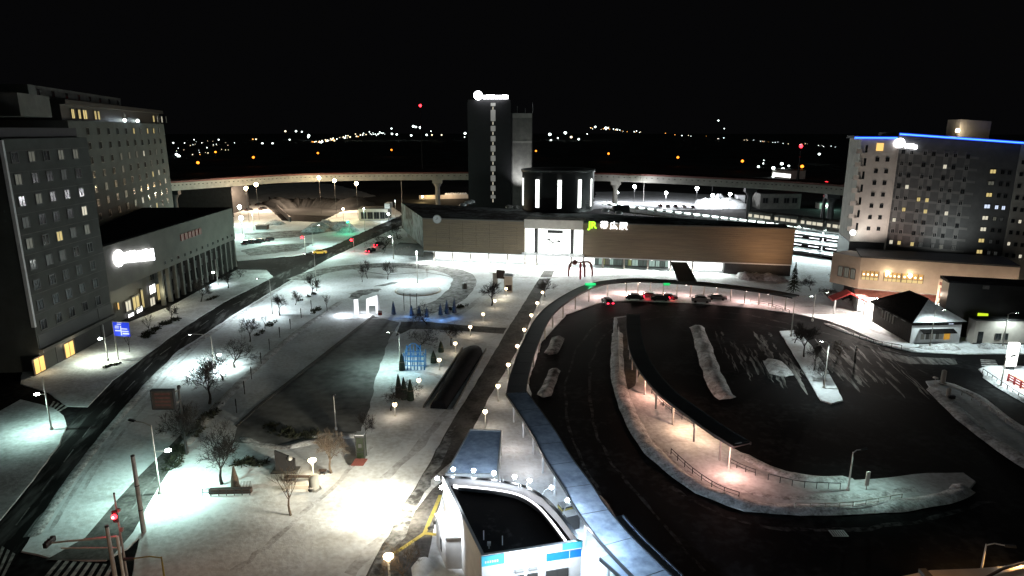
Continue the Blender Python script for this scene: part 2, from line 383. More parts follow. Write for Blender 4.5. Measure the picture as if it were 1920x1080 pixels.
# ================================================================== the setting: ground, roads, pavements, snow
mb = MB(); N = 48
mb.add([(7000 * math.cos(2 * math.pi * i / N), 7000 * math.sin(2 * math.pi * i / N), -0.06) for i in range(N)], [tuple(range(N))])
tag(mb.build('ground', M['far']), kind='structure')
tag(MB().prism([(-150, 15), (170, 15), (190, 230), (-150, 330)], -0.05, 0.0).build('road', M['asphalt']), kind='structure')
patch('avenue', [(-120, 1000), (0, 945), (60, 880), (125, 800), (160, 760), (212, 710), (285, 657), (345, 613), (420, 565), (520, 515), (600, 482), (680, 448), (735, 418), (765, 395), (800, 395), (765, 420), (700, 448), (620, 486), (560, 519), (460, 579), (330, 664), (240, 759), (150, 872), (36, 1036), (-10, 1110), (-160, 1110)], M['road'], 0.004)
# the big snow-covered plaza with the forecourt of the station and the pavement on the right
patch('plaza', [(40, 1036), (150, 870), (240, 757), (330, 662), (460, 577), (560, 517), (620, 484), (700, 447), (765, 418), (800, 408),
    (1490, 470), (1600, 500), (2150, 560), (2150, 680), (1930, 664), (1800, 664), (1710, 660), (1650, 642), (1590, 615), (1545, 600), (1490, 588),
    (1400, 577), (1300, 569), (1180, 564), (1125, 568), (1062, 590), (1016, 640), (990, 715), (1000, 772), (1064, 868), (1124, 955), (1200, 1045), (1262, 1110), (240, 1110), (262, 1010), (238, 1030), (200, 1050), (100, 1050)],
    M['snow'], 0.12, 0.0, 0.25, 0.08, 1)
patch('pavement', [(90, 737), (128, 762), (163, 764), (212, 714), (285, 659), (340, 617), (420, 567), (512, 520), (500, 507), (445, 506), (320, 575), (190, 625), (40, 700), (40, 720)], M['snow_walk'], 0.12, 0.0, 0.2, 0.06, 2)
patch('pavement', [(-90, 810), (0, 772), (40, 750), (98, 766), (121, 780), (124, 800), (110, 836), (70, 890), (0, 975), (-80, 1060)], M['snow_walk'], 0.12, 0.0, 0.2, 0.06, 3)
patch('parking_lot', [(436, 470), (445, 490), (560, 479), (622, 462), (665, 442), (755, 402), (735, 388), (640, 397), (600, 417), (530, 414), (484, 374), (440, 372)], M['snow'], 0.06, 0.0, 0.6, 0.05, 4)
patch('slush', [(460, 438), (560, 432), (640, 426), (640, 432), (600, 438), (545, 446), (455, 452)], M['slush'], 0.068, None, 0.8, 0, 9)
patch('slush', [(450, 470), (500, 460), (590, 455), (560, 470), (470, 480)], M['slush'], 0.068, None, 0.8, 0, 10)
patch('snowfield', [(405, 382), (450, 350), (560, 343), (620, 345), (668, 356), (705, 368), (640, 374), (540, 372), (480, 380)], M['snow_walk'], 0.05, 0.0, 1.5, 0.05, 5, 4)
patch('parking_lot', [(1110, 392), (1118, 360), (1200, 358), (1330, 365), (1385, 377), (1355, 392), (1260, 394), (1180, 388)], M['snow'], 0.06, 0.0, 1.5, 0.05, 6, 4)
# side lane on the left, roundabout lane, walkways and the less snowy square
patch('lane', [(86, 1052), (160, 1010), (215, 945), (262, 893), (318, 838), (350, 805), (375, 800), (345, 842), (310, 895), (280, 945), (250, 1000), (205, 1052)], M['path'], 0.124)
ribbon([(556, 526), (610, 508), (690, 499), (770, 499), (835, 506), (868, 520), (866, 540), (838, 566), (790, 585)], 6.5, 0.126, M['slush'], 'lane', 6, 0.5)
patch('path', [(1020, 508), (1040, 508), (1026, 535), (1006, 575), (985, 625), (962, 672), (918, 745), (890, 800), (868, 845), (842, 890), (826, 935), (812, 1000), (790, 1110), (672, 1110), (735, 990), (800, 878), (850, 788), (897, 712), (952, 618)], M['path'], 0.124, None, 0.15)
patch('path', [(742, 632), (752, 604), (800, 604), (870, 611), (950, 616), (944, 627), (868, 622), (800, 618), (770, 618)], M['path'], 0.128, None, 0.15)
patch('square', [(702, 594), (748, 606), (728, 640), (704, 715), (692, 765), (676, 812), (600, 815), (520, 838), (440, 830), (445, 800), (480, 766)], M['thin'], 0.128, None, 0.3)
patch('kerb', [(699, 592), (703, 594), (482, 768), (445, 802), (441, 800), (477, 766)], M['conc_d'], 0.2, 0.12)
patch('slush', [(655, 551), (690, 542), (720, 541), (700, 548), (672, 560), (658, 562)], M['slush'], 0.132, None, 1.2, 0, 41, 0.8)
patch('slush', [(700, 538), (735, 530), (750, 531), (722, 537)], M['slush'], 0.132, None, 0.8, 0, 42, 0.8)
for a, b in (((826, 930), (796, 1002)), ((796, 1002), (722, 1052)), ((796, 1002), (830, 1006))):
    ribbon([a, ((a[0] + b[0]) / 2, (a[1] + b[1]) / 2), b], 0.42, 0.136, M['yellow'], 'tactile_strip')
patch('slush', [(735, 990), (760, 950), (800, 880), (830, 830), (850, 800), (846, 830), (812, 900), (770, 975), (715, 1080), (690, 1085)], M['slush'], 0.140, None, 0.6)
# ruts and trodden tracks
for i, (pts, w, m, z) in enumerate((
    ([(1235, 1075), (1150, 960), (1100, 880), (1065, 800), (1062, 720), (1090, 640), (1150, 595), (1260, 582), (1400, 590), (1500, 612)], 0.4, 'rut', 0.006),
    ([(1320, 1075), (1225, 960), (1150, 870), (1112, 790), (1105, 710), (1120, 650), (1160, 610), (1260, 594), (1400, 602), (1490, 622)], 0.4, 'rut', 0.006),
    ([(1250, 905), (1330, 955), (1420, 985), (1560, 992), (1720, 978), (1860, 940)], 0.6, 'rut', 0.006),
    ([(1450, 600), (1600, 640), (1720, 690), (1850, 770), (1960, 840)], 0.6, 'rut', 0.006),
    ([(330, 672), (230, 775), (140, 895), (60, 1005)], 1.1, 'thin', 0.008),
    ([(480, 572), (350, 660), (250, 765), (180, 860), (90, 1000)], 0.5, 'track', 0.122),
    ([(560, 520), (430, 602), (330, 690), (240, 800), (150, 930)], 0.5, 'track', 0.122),
    ([(905, 830), (840, 880), (740, 985), (650, 1080)], 1.2, 'track', 0.122),
    ([(700, 840), (640, 900), (520, 1010), (440, 1075)], 0.6, 'track', 0.122),
    ([(690, 700), (800, 700), (850, 740), (800, 820), (720, 900)], 1.0, 'track', 0.122),
    ([(900, 560), (860, 590), (800, 600), (740, 598), (640, 600)], 1.0, 'track', 0.13),
    ([(640, 500), (720, 515), (800, 512), (860, 525)], 0.5, 'slush', 0.13),
    ([(880, 500), (960, 520), (1100, 520), (1250, 515)], 1.4, 'track', 0.122),
    ([(1500, 575), (1570, 580), (1640, 622), (1760, 650)], 1.0, 'track', 0.122),
    ([(1165, 715), (1200, 800), (1280, 880), (1400, 925), (1560, 935), (1720, 920)], 0.9, 'snow_pile', 0.156),
)): ribbon(pts, w, z + 0.0006 * i, M[m], 'rut' if m in ('slush', 'thin', 'rut') else 'trodden_track', 5, 0.6)
# bus island, planted strip, long snow bank, islands on the right
patch('bus_island', [(1152, 596), (1150, 660), (1152, 705), (1163, 755), (1196, 825), (1243, 880), (1305, 925), (1395, 958), (1500, 966), (1640, 962), (1775, 944), (1815, 925), (1826, 904), (1805, 888), (1740, 889), (1660, 897), (1590, 903), (1500, 893), (1420, 868), (1340, 822), (1270, 772), (1228, 730), (1207, 692), (1200, 640), (1196, 590)], M['snow_walk'], 0.15, 0.0, 0.2, 0.1, 11)
patch('path', [(1158, 598), (1157, 660), (1160, 700), (1172, 735), (1190, 725), (1204, 690), (1198, 640), (1194, 592)], M['path'], 0.158, None, 0.3, 0, 51)  # dark strip over the upper end of the bus island
patch('planted_strip', [(1462, 622), (1494, 620), (1522, 650), (1548, 690), (1570, 730), (1580, 752), (1558, 758), (1540, 752), (1508, 698)], M['snow'], 0.15, 0.0, 0.15, 0.08, 12)
_rs = random.Random(77); _mb = MB(); _da = P(1462, 624); _db = P(1545, 745)
_dir = (_db - _da).normalized(); _nr = Vector((-_dir.y, _dir.x, 0)); _nr = _nr if _nr.x > 0 else -_nr; _len = (_db - _da).length
for _k in range(120):
    _rt = _k % 2
    _o = _rs.uniform(2.2, 17) if _rt else -_rs.uniform(0.6, 13); _t0 = _rs.uniform(0.0, 0.7) * _len; _l = _rs.uniform(2.5, 12) * (1.0 if _rt else 0.85); _w = _rs.uniform(0.12, 0.55) * (1.2 - abs(_o) / 24)
    _c = [_da + _dir * (_t0 + _l * q / 6) + _nr * (_o + _rs.uniform(-0.15, 0.15)) for q in range(7)]
    _z = 0.007 + 0.0002 * _k
    _L = [p + _nr * _w * math.sin(math.pi * (0.06 + 0.88 * q / 6)) * _rs.uniform(0.3, 1.2) for q, p in enumerate(_c)]; _R = [p - _nr * _w * math.sin(math.pi * (0.06 + 0.88 * q / 6)) * _rs.uniform(0.3, 1.2) for q, p in enumerate(_c)]
    _mb.add([Vector((p.x, p.y, _z)) for p in _L + _R], [(q + 7, q + 8, q + 1, q) if (_L[0] - _R[0]).dot(Vector((-_dir.y, _dir.x, 0))) > 0 else (q, q + 1, q + 8, q + 7) for q in range(6)])
tag(_mb.build('slush', M['slush_s']), kind='stuff')
patch('slush', [(1640, 655), (1700, 668), (1790, 672), (1800, 684), (1700, 682), (1650, 668)], M['slush_s'], 0.008, None, 0.6, 0, 15)
patch('traffic_island', [(1737, 716), (1758, 714), (1790, 722), (1815, 732), (1860, 765), (1900, 795), (1960, 830), (2050, 880), (2050, 960), (1960, 905), (1890, 855), (1835, 815), (1790, 775), (1750, 738)], M['snow_walk'], 0.15, 0.0, 0.2, 0.1, 16)
patch('pavement', [(1836, 693), (1848, 688), (1880, 687), (2100, 690), (2100, 820), (1985, 790), (1925, 758), (1880, 730), (1848, 708)], M['snow'], 0.15, 0.0, 0.2, 0.1, 17)
# painted markings
def stripes(quad, n, name='crosswalk', z=0.012, fill=0.5):
    a, b, c, d = [P(x, y, 0) for x, y in quad]; mb = MB()
    for i in range(n):
        t0 = i / n; t1 = (i + fill) / n
        mb.add([Vector((p.x, p.y, z)) for p in (a.lerp(b, t0), a.lerp(b, t1), d.lerp(c, t1), d.lerp(c, t0))], [(0, 1, 2, 3)])
    tag(mb.build(name, M['paint']), kind='structure')
stripes([(82, 1085), (208, 1090), (222, 1062), (110, 1052)], 8, z=0.13)
stripes([(-30, 1085), (10, 1086), (34, 1042), (-6, 1018)], 4, z=0.012)
stripes([(88, 770), (108, 776), (132, 764), (100, 752)], 4, z=0.012)
stripes([(1838, 674), (1842, 692), (1874, 690), (1866, 675)], 5, z=0.012)
def dashes(pts, n, w=0.15, fill=0.5, z=0.012):
    mb = MB(); c = [P(x, y, 0) for x, y in pts]
    for i in range(n):
        def at(t):
            k = t * (len(c) - 1); j = min(int(k), len(c) - 2); return c[j].lerp(c[j + 1], k - j)
        a, b = at(i / n), at((i + fill) / n); d = (b - a).normalized(); q = Vector((-d.y, d.x, 0)) * w / 2
        mb.add([Vector((p.x, p.y, z)) for p in (a - q, a + q, b + q, b - q)], [(0, 1, 2, 3)])
    tag(mb.build('lane_marking', M['faded']), kind='structure')
dashes([(30, 985), (170, 800), (300, 665), (420, 580), (520, 532)], 14)
dashes([(1640, 645), (1700, 668)], 3)
dashes([(1660, 655), (1790, 690)], 3)
dashes([(1410, 592), (1480, 608)], 2)
dashes([(228, 985), (300, 885)], 4, 0.2, 0.5, 0.135)
# ploughed snow: ridges along lanes are one continuous mass, piles are things
mb = MB()
bank(mb, [(1158, 620), (1158, 700), (1172, 756), (1205, 824), (1252, 874), (1310, 915), (1400, 948), (1500, 957), (1640, 953), (1770, 936), (1810, 915)], 2.2, 0.5, 1, z=0.13)
bank(mb, [(1380, 848), (1450, 884), (1530, 900), (1600, 900)], 1.6, 0.35, 2, z=0.13)
bank(mb, [(1745, 726), (1800, 778), (1850, 820), (1920, 868), (1990, 910)], 2.4, 0.5, 3, z=0.13)
bank(mb, [(1770, 720), (1830, 745), (1890, 790), (1960, 832)], 1.6, 0.4, 4, z=0.13)
bank(mb, [(1845, 705), (1885, 732), (1930, 757)], 1.5, 0.4, 5, z=0.13)
bank(mb, [(1545, 606), (1600, 628), (1660, 648), (1720, 660)], 1.2, 0.3, 6, z=0.1)
bank(mb, [(345, 838), (400, 772), (480, 690), (560, 622), (640, 566)], 1.6, 0.3, 7, z=0.1)
bank(mb, [(450, 822), (520, 840), (610, 826), (676, 816)], 1.4, 0.4, 8, z=0.1)
bank(mb, [(1105, 925), (1150, 985), (1210, 1060)], 2.0, 0.5, 9, z=0.1)
bank(mb, [(62, 1010), (150, 878), (240, 766), (330, 672), (450, 590), (550, 526)], 1.2, 0.22, 10, z=0.1)
tag(mb.build('ploughed_snow', M['snow_pile']), kind='stuff')
mb = MB(); bank(mb, [(1306, 612), (1316, 640), (1332, 690), (1352, 735), (1366, 748)], 3.0, 0.9, 11, z=0)
tag(mb.build('snow_bank', M['snow_pile']), 'long grey bank of ploughed snow lying across the dark bus terminal asphalt', 'snow bank')
mb = MB(); bank(mb, [(1385, 524), (1410, 522), (1440, 523), (1480, 529)], 6, 2.2, 12, z=0.1)
tag(mb.build('snow_pile', M['snow_pile']), 'lumpy snow pile against the right end of the station wall', 'snow pile')
mb = MB(); bank(mb, [(1725, 655), (1745, 652), (1775, 653), (1802, 657)], 3.4, 1.1, 13, z=0.1)
tag(mb.build('snow_pile', M['snow_pile']), 'bright snow pile on the kerb in front of the hip-roofed shop', 'snow pile')
mb = MB(); bank(mb, [(1838, 655), (1860, 651), (1900, 654)], 2.6, 0.9, 14, z=0.1)
tag(mb.build('snow_pile', M['snow_pile']), 'snow pile on the pavement before the white flat-roofed annex', 'snow pile')
mb = MB(); bank(mb, [(585, 436), (605, 424), (630, 422), (655, 436)], 9, 2.6, 15, z=0.0)
tag(mb.build('snow_pile', M['snow_pile']), 'tall mint-lit snow heap beside the far junction', 'snow pile')
mb = MB(); bank(mb, [(505, 423), (515, 419), (525, 422)], 6, 1.6, 16, z=0.0)
tag(mb.build('snow_pile', M['snow_pile']), 'small snow heap in the far lot behind the brick kiosk', 'snow pile')
mb = MB(); bank(mb, [(1545, 548), (1580, 555), (1600, 572)], 3, 1.0, 17, z=0.1)
tag(mb.build('snow_pile', M['snow_pile']), 'ragged snow pile left of the glaring shop front', 'snow pile')
mb = MB(); bank(mb, [(775, 1100), (790, 1070), (800, 1058), (806, 1050)], 2.0, 0.9, 18, z=0.1)
tag(mb.build('snow_pile', M['snow']), 'white snow heap next to the annex of the police box', 'snow pile')
mb = MB(); bank(mb, [(1320, 385), (1345, 383), (1370, 387), (1385, 392)], 14, 5.0, 19, z=0)
tag(mb.build('snow_pile', M['snow']), 'big white snow mountain at the end of the lit yard behind the station', 'snow pile')
mb = MB(); bank(mb, [(1018, 745), (1030, 720), (1042, 690)], 2.0, 0.6, 20, z=0)
tag(mb.build('snow_bank', M['slush']), 'low dirty snow heap inside the bend of the covered walkway', 'snow bank')
mb = MB(); bank(mb, [(1030, 665), (1040, 650), (1048, 630)], 2.4, 0.6, 21, z=0)
tag(mb.build('snow_bank', M['slush']), 'second dirty snow heap by the walkway, nearer the station', 'snow bank')
mb = MB(); bank(mb, [(1444, 672), (1458, 690), (1468, 706)], 3.6, 0.7, 22, z=0)
tag(mb.build('snow_bank', M['snow_pile']), 'icy broken heap of snow beside the planted strip', 'snow bank')
# roundabout island with its kerb
c = P(784, 546, 0)
r = thing('roundabout_island', (c.x, c.y, 0), 'round snow-topped roundabout island with a pale kerb in front of the station', 'traffic island')
MB().lathe((c.x, c.y, 0.12), [(5.8, 0), (5.8, 0.22), (5.5, 0.22), (5.5, 0.1)], 40).build('kerb', M['conc_w'], r)
MB().lathe((c.x, c.y, 0.12), [(5.5, 0.1), (5.3, 0.28), (4.0, 0.5), (2, 0.62), (0.1, 0.65)], 40).build('snow_cap', M['snow'], r)
# planting beds (dark shrub masses)
mb = MB()
def bushes(mb, pts, n, r, seed=0, z=0.1):
    rnd = random.Random(seed); c = [P(x, y, 0) for x, y in pts]
    for i in range(n):
        k = rnd.random() * (len(c) - 1); j = min(int(k), len(c) - 2); p = c[j].lerp(c[j + 1], k - j) + Vector((rnd.uniform(-r, r), rnd.uniform(-r, r), 0))
        for q in range(26):
            d = Vector((rnd.gauss(0, 1), rnd.gauss(0, 1), abs(rnd.gauss(0, 1)))).normalized(); l = r * rnd.uniform(0.5, 1.2)
            e = Vector((p.x, p.y, z)) + Vector((d.x * l, d.y * l, d.z * l * 0.9)); w = d.cross(Vector((rnd.random(), rnd.random(), 0.3))).normalized() * rnd.uniform(0.05, 0.13)
            o = Vector((p.x, p.y, z)) + d * l * 0.25
            mb.add([o - w * 0.4, o + w * 0.4, e + w, e - w], [(0, 1, 2, 3)])
    return mb
def hedge(pts, n, r, label, seed):
    a = P(*pts[0]); o = bushes(MB(), pts, n, r, seed).build('hedge', M['hedge'], None, (a.x, a.y, 0)); tag(o, label, 'hedge')
hedge([(262, 640), (300, 612), (345, 596)], 40, 0.8, 'long low hedge between the hotel pavement and the avenue', 1)
hedge([(197, 692), (215, 684)], 8, 0.6, 'pair of round shrubs at the foot of the blue road sign', 2)
hedge([(390, 565), (402, 558)], 8, 0.6, 'small dark shrub bed beside the far lamp on the hotel pavement', 3)
hedge([(322, 885), (332, 850), (342, 838)], 22, 0.8, 'ragged dark hedge at the near end of the side lane', 4)
hedge([(352, 826), (385, 790), (410, 760)], 26, 0.7, 'thin hedge between the side lane and the near plaza corner', 5)
hedge([(560, 566), (580, 556), (590, 552)], 10, 0.6, 'short hedge under the tree at the top of the plaza', 6)
hedge([(585, 588), (600, 578)], 10, 0.7, 'dark boxy shrub bed beside the lit ice gate', 7)
hedge([(480, 630), (500, 615), (515, 602)], 14, 0.6, 'low hedge under the middle row of plaza trees', 8)
hedge([(500, 800), (560, 822), (600, 815)], 20, 0.8, 'black hedge along the near edge of the grey square', 9)
hedge([(835, 585), (860, 578), (872, 575)], 14, 0.7, 'dark shrubs behind the blue light display', 10)
# ================================================================== buildings
def sweep(mb, pts, w, z0, z1):
    """box swept along a level line; w = width or (left, right)"""
    a, b = sides(pts, w); n = len(pts)
    vs = [Vector((p.x, p.y, z)) for z in (z0, z1) for l in (a, b) for p in l]
    f = []
    for i in range(n - 1):
        f += [(i, i + 1, n + i + 1, n + i), (2 * n + i, 3 * n + i, 3 * n + i + 1, 2 * n + i + 1), (i, 2 * n + i, 2 * n + i + 1, i + 1), (n + i, n + i + 1, 3 * n + i + 1, 3 * n + i)]
    f += [(0, n, 3 * n, 2 * n), (n - 1, 3 * n - 1, 4 * n - 1, 2 * n - 1)]
    return mb.add(vs, f)
def blob_sign(name, f, x0, x1, yc, h, parent, m, off=0.4, disc=True, under=True, tilt=0.0, seed=1):
    """an illegible, blown-out lit sign: a round emblem, then a run of letter-like blocks, all touching"""
    mb = MB(); s0, z = f.hit(x0, yc); s1, zz = f.hit(x1, yc + tilt); rnd = random.Random(seed); s = s0
    r = h / 2
    if disc:
        c = f.pt(s0 + r, z, off); n = 14
        ring = [c + f.d * math.cos(2 * math.pi * i / n) * r * 1.12 + Vector((0, 0, math.sin(2 * math.pi * i / n) * r * 1.12)) for i in range(n)]
        back = [p - f.n * 0.25 for p in ring]
        mb.add(ring + back, [tuple(range(n)), tuple(range(n, 2 * n))[::-1]] + [(i, (i + 1) % n, n + (i + 1) % n, n + i) for i in range(n)])
        s = s0 + h * 1.1
    while s < s1 - 0.05:
        w = min(h * rnd.uniform(0.4, 0.62), s1 - s); k = (s - s0) / (s1 - s0); zb = z + (zz - z) * k; hh = h * rnd.choice((0.58, 0.66, 0.88)) / 2
        zl = zb - h * (0.1 if under else 0.42); f.box(mb, s, s + w * 0.94, zl, zl + hh * 1.5, off - 0.25, off)
        s += w
    if under: f.box(mb, s0 + h, s1, zz - h * 0.42, zz - h * 0.16, off - 0.25, off) if abs(tilt) < 0.1 else mb.bar(f.pt(s0 + h, z - h * 0.3, off - 0.12), f.pt(s1, zz - h * 0.3, off - 0.12), 0.25, h * 0.22)
    return mb.build(name, m, parent)
# ------------------------------------------------------------ the hotel along the avenue (left)
fl = Fac(P(80, 698), P(446, 500))
r = thing('hotel_tower', fl.a, 'grey hotel tower at the left edge with five columns of small square windows', 'hotel')
s1 = fl.hit(180, 380)[0]; zt = 38.6
mb = MB(); fl.box(mb, 0, s1, 0, zt, -22, 0); wall = mb.build('wall', M['hotelw'], r)
mb = MB(); fl.box(mb, 0.9, s1 - 0.8, zt, zt + 1.7, -21, -1.2); mb.build('roof', M['black'], r)
mb = MB(); fl.box(mb, -0.3, 0.12, 8, zt - 0.2, -0.3, 0.25); mb.build('corner_trim', M['white'], r)  # white colour stands in for the lit edge of the corner pilaster
mb = MB()
for z in [6.5 + 3.35 * i for i in range(10)]: fl.box(mb, 0.12, s1, z, z + 0.09, 0, 0.04)
mb.build('ledge', M['conc_d'], r)
cols = [fl.hit(x, y)[0] for x, y in ((52, 440), (82, 430), (108, 424), (134, 418), (160, 412))]
z0 = fl.hit(100, 291)[1]; pit = (z0 - fl.hit(108, 497)[1]) / 5.4
lit = {(0, 1): 'e_w3', (0, 3): 'e_w3', (0, 4): 'e_w3', (1, 0): 'e_w3', (1, 3): 'e_w5', (2, 1): 'e_w3', (3, 4): 'e_w2', (4, 2): 'e_w1', (4, 0): 'e_w3', (4, 3): 'e_w5', (3, 0): 'e_w5', (4, 4): 'e_w3', (5, 2): 'e_w5', (5, 1): 'e_w5'}
for i in range(9):
    for j, s in enumerate(cols): window(fl, s, z0 - pit * i, 1.7, 1.85, lit.get((i, j), 'glass'), r, 0.0)
for k, (x, y) in enumerate(((72, 668), (130, 650))):          # warm-lit doorways under small canopies
    s, _ = fl.hit(x, y + 10)
    mb = MB(); fl.box(mb, s - 1.6, s + 1.6, 0.1, 3.0, 0.0, 0.12); d = mb.build('door', M['brown'], r)
    mb = MB(); fl.box(mb, s - 1.2, s - 0.1, 0.3, 2.8, 0.12, 0.16); fl.box(mb, s + 0.1, s + 1.2, 0.3, 2.8, 0.12, 0.16); mb.build('lit_pane', M['e_amber'], d)
    light('POINT', fl.pt(s, 2.6, 1.2), 110, WARM, r, 0.3)
mb = MB(); fl.box(mb, 0, s1, 3.4, 4.0, 0.0, 0.7); mb.build('canopy', M['conc_d'], r)
mb = MB(); fl.box(mb, 4.0, 7.0, 0.1, 3.35, 0, 0.06); fl.box(mb, 9.5, 13.5, 0.1, 3.35, 0, 0.06); fl.box(mb, 17.5, s1 - 0.4, 0.1, 6.3, 0, 0.06); fl.box(mb, 0.3, 17.2, 4.1, 6.4, 0, 0.05); mb.build('arcade_shade', M['black'], r)  # black panels put the shade of the arcade openings into the wall colour
# low podium with the sign band, entrance glazing and colonnade
p = thing('hotel_podium', fl.pt(s1, 0), 'long grey low-rise hotel wing with a glowing white sign and a colonnade facing the avenue', 'hotel wing')
Lp = fl.L; zb, zp = 8.4, 17.6
mb = MB(); fl.box(mb, s1 + 0.02, Lp, zb, zp, -30, 0); mb.build('wall', M['podium'], p)
mb = MB(); fl.box(mb, s1 + 0.3, Lp - 0.3, zp, zp + 0.25, -29.6, -0.5); mb.build('roof', M['rooftar'], p)
mb = MB(); fl.box(mb, s1 + 0.02, Lp - 0.3, 0, zb - 0.02, -30, -3.5); mb.build('ground_floor', M['dark'], p)
n = 13
for i in range(n + 1):
    s = fl.hit(308, 540)[0] + (Lp - fl.hit(308, 540)[0] - 0.5) * i / n
    mb = MB(); fl.box(mb, s - 0.4, s + 0.4, 0.05, zb - 0.03, -0.9, -0.1); mb.build('column', M['conc_d'], p)
for i in range(n):
    s = fl.hit(308, 540)[0] + (Lp - fl.hit(308, 540)[0] - 0.5) * (i + 0.5) / n
    window(fl, s, 6.6, 2.2, 2.0, 'glass', p, -3.45)
    window(fl, s, 2.4, 2.6, 3.4, 'e_w5' if i in (0, 1, 2, 4) else 'glass', p, -3.45)
    window(fl, s, 9.8, 0.7, 0.8, 'glass', p, 0)
for x0, x1, y0, y1, nm, m in ((234, 246, 562, 585, 'lit_window', 'e_w2'), (247, 262, 553, 582, 'lit_window', 'e_w1'), (238, 252, 586, 600, 'lit_window', 'e_white'), (254, 268, 574, 592, 'lit_window', 'e_white'), (278, 292, 532, 552, 'lit_window', 'e_white'), (293, 299, 529, 566, 'lit_window', 'e_w1'), (280, 291, 556, 577, 'lit_window', 'e_w2'), (203, 208, 566, 584, 'lit_window', 'e_amber'), (219, 223, 566, 582, 'lit_window', 'e_amber'), (264, 269, 540, 580, 'lit_window', 'e_w1')):
    sa, _ = fl.hit(x0, (y0 + y1) / 2, -3.2); sb, _ = fl.hit(x1, (y0 + y1) / 2, -3.2); _, za = fl.hit((x0 + x1) / 2, y0, -3.2); _, zc = fl.hit((x0 + x1) / 2, y1, -3.2)
    window(fl, (sa + sb) / 2, (za + zc) / 2, abs(sb - sa), abs(za - zc), m, p, -3.2, 0.2, name=nm)
for x, y in ((262, 590), (290, 572)):
    s, _ = fl.hit(x, y, -2); light('POINT', fl.pt(s, 3.5, 0.5), 380, (1.0, 0.92, 0.6), p, 0.4)
blob_sign('sign', fl, 211, 285, 487, 3.1, p, M['e_sign'], 0.5, True, True, -10)
mb = MB()
sa, z = fl.hit(338, 446); 
for i in range(6): fl.box(mb, sa + i * 2.0, sa + i * 2.0 + 1.5, z - 0.8, z + 0.8, 0.05, 0.25)
mb.build('red_letters', mat('faint_red_letters', (0.16, 0.05, 0.045), None, 1, 0.6, emit=0.015, ecol=(1, 0.05, 0.03)), p)
# taller set-back tower
fr = Fac(P(181, 428, 17.7), P(323, 366, 17.7))
q = thing('hotel_tower', (fr.a.x, fr.a.y, 0), 'taller set-back hotel tower behind the low wing, with lit yellow windows in its top storey', 'hotel')
zr = 41.9
mb = MB(); fr.box(mb, -8, fr.L, 0, zr, -24, 0); mb.build('wall', M['hotelw'], q)
mb = MB(); fr.box(mb, -8, fr.L, zr + 0.01, zr + 3.3, -24, -1.0); mb.build('top_storey', M['black'], q)
mb = MB(); fr.box(mb, -8.3, fr.L + 0.3, zr + 3.32, zr + 4.3, -24.3, 0.2); mb.build('roof', M['black'], q)
sA = fr.hit(60, 220)[0]; sB = fr.hit(104, 220)[0]; sC = fr.hit(255, 190)[0]
mb = MB(); fr.box(mb, sB, sC, zr + 4.32, zr + 6.9, -16, -4.0); mb.build('penthouse', M['conc_d'], q)
for i in range(8): window(fr, sB + (sC - sB) * (i + 0.6) / 8, zr + 5.6, 1.3, 1.4, 'glass', q, -4.0)
mb = MB(); fr.box(mb, sB - 15, sB - 0.2, zr + 0.5, zr + 4.6, -14, -0.5); mb.build('plant_room', M['conc_d'], q)
ys = [(187, 248), (323, 236)]
cs = [fr.L * (0.045 + 0.0955 * i) for i in range(10)]
pit2 = 3.28
rnd = random.Random(5)
L2 = {(0, 5): 'e_w1', (0, 7): 'e_w1', (0, 8): 'e_w1', (0, 6): 'e_w5', (0, 9): 'e_w3', (2, 3): 'e_w3', (2, 4): 'e_w3', (2, 5): 'e_w3', (2, 6): 'e_w2', (2, 8): 'e_w3', (3, 3): 'e_w3', (4, 1): 'e_w3', (4, 7): 'e_w1', (4, 8): 'e_w2', (5, 3): 'e_w3', (5, 9): 'e_w2', (6, 5): 'e_w2', (6, 4): 'e_w3', (7, 0): 'e_w1', (7, 1): 'e_w3', (7, 7): 'e_w1', (7, 9): 'e_w3', (3, 7): 'e_w5'}
for i in range(8):
    for j, s in enumerate(cs): window(fr, s, zr - 2.3 - pit2 * i, 1.7, 1.75, L2.get((i, j), 'glass'), q, 0)
for x, w, m in ((146, 1.8, 'e_w1'), (158, 1.6, 'e_w1'), (168, 2.6, 'e_w1'), (187, 1.4, 'e_w1'), (193, 1.4, 'e_w1'), (240, 1.5, 'e_w3'), (293, 2.0, 'e_w1'), (300, 0.8, 'e_w2'), (308, 1.6, 'e_w2'), (316, 1.0, 'e_w3')):
    s, _ = fr.hit(x, 218); window(fr, s, zr + 1.5, w * 1.2, 2.3, m, q, -0.95, name='lit_window')
for x in (236, 260): 
    s, _ = fr.hit(x, 220); light('POINT', fr.pt(s, zr + 0.6, 1.6), 90, (0.7, 0.85, 1.0), q, 0.3)
    MB().ball(fr.pt(s, zr + 0.6, -0.4), 0.5).build('spotlight', M['e_farw'], q)
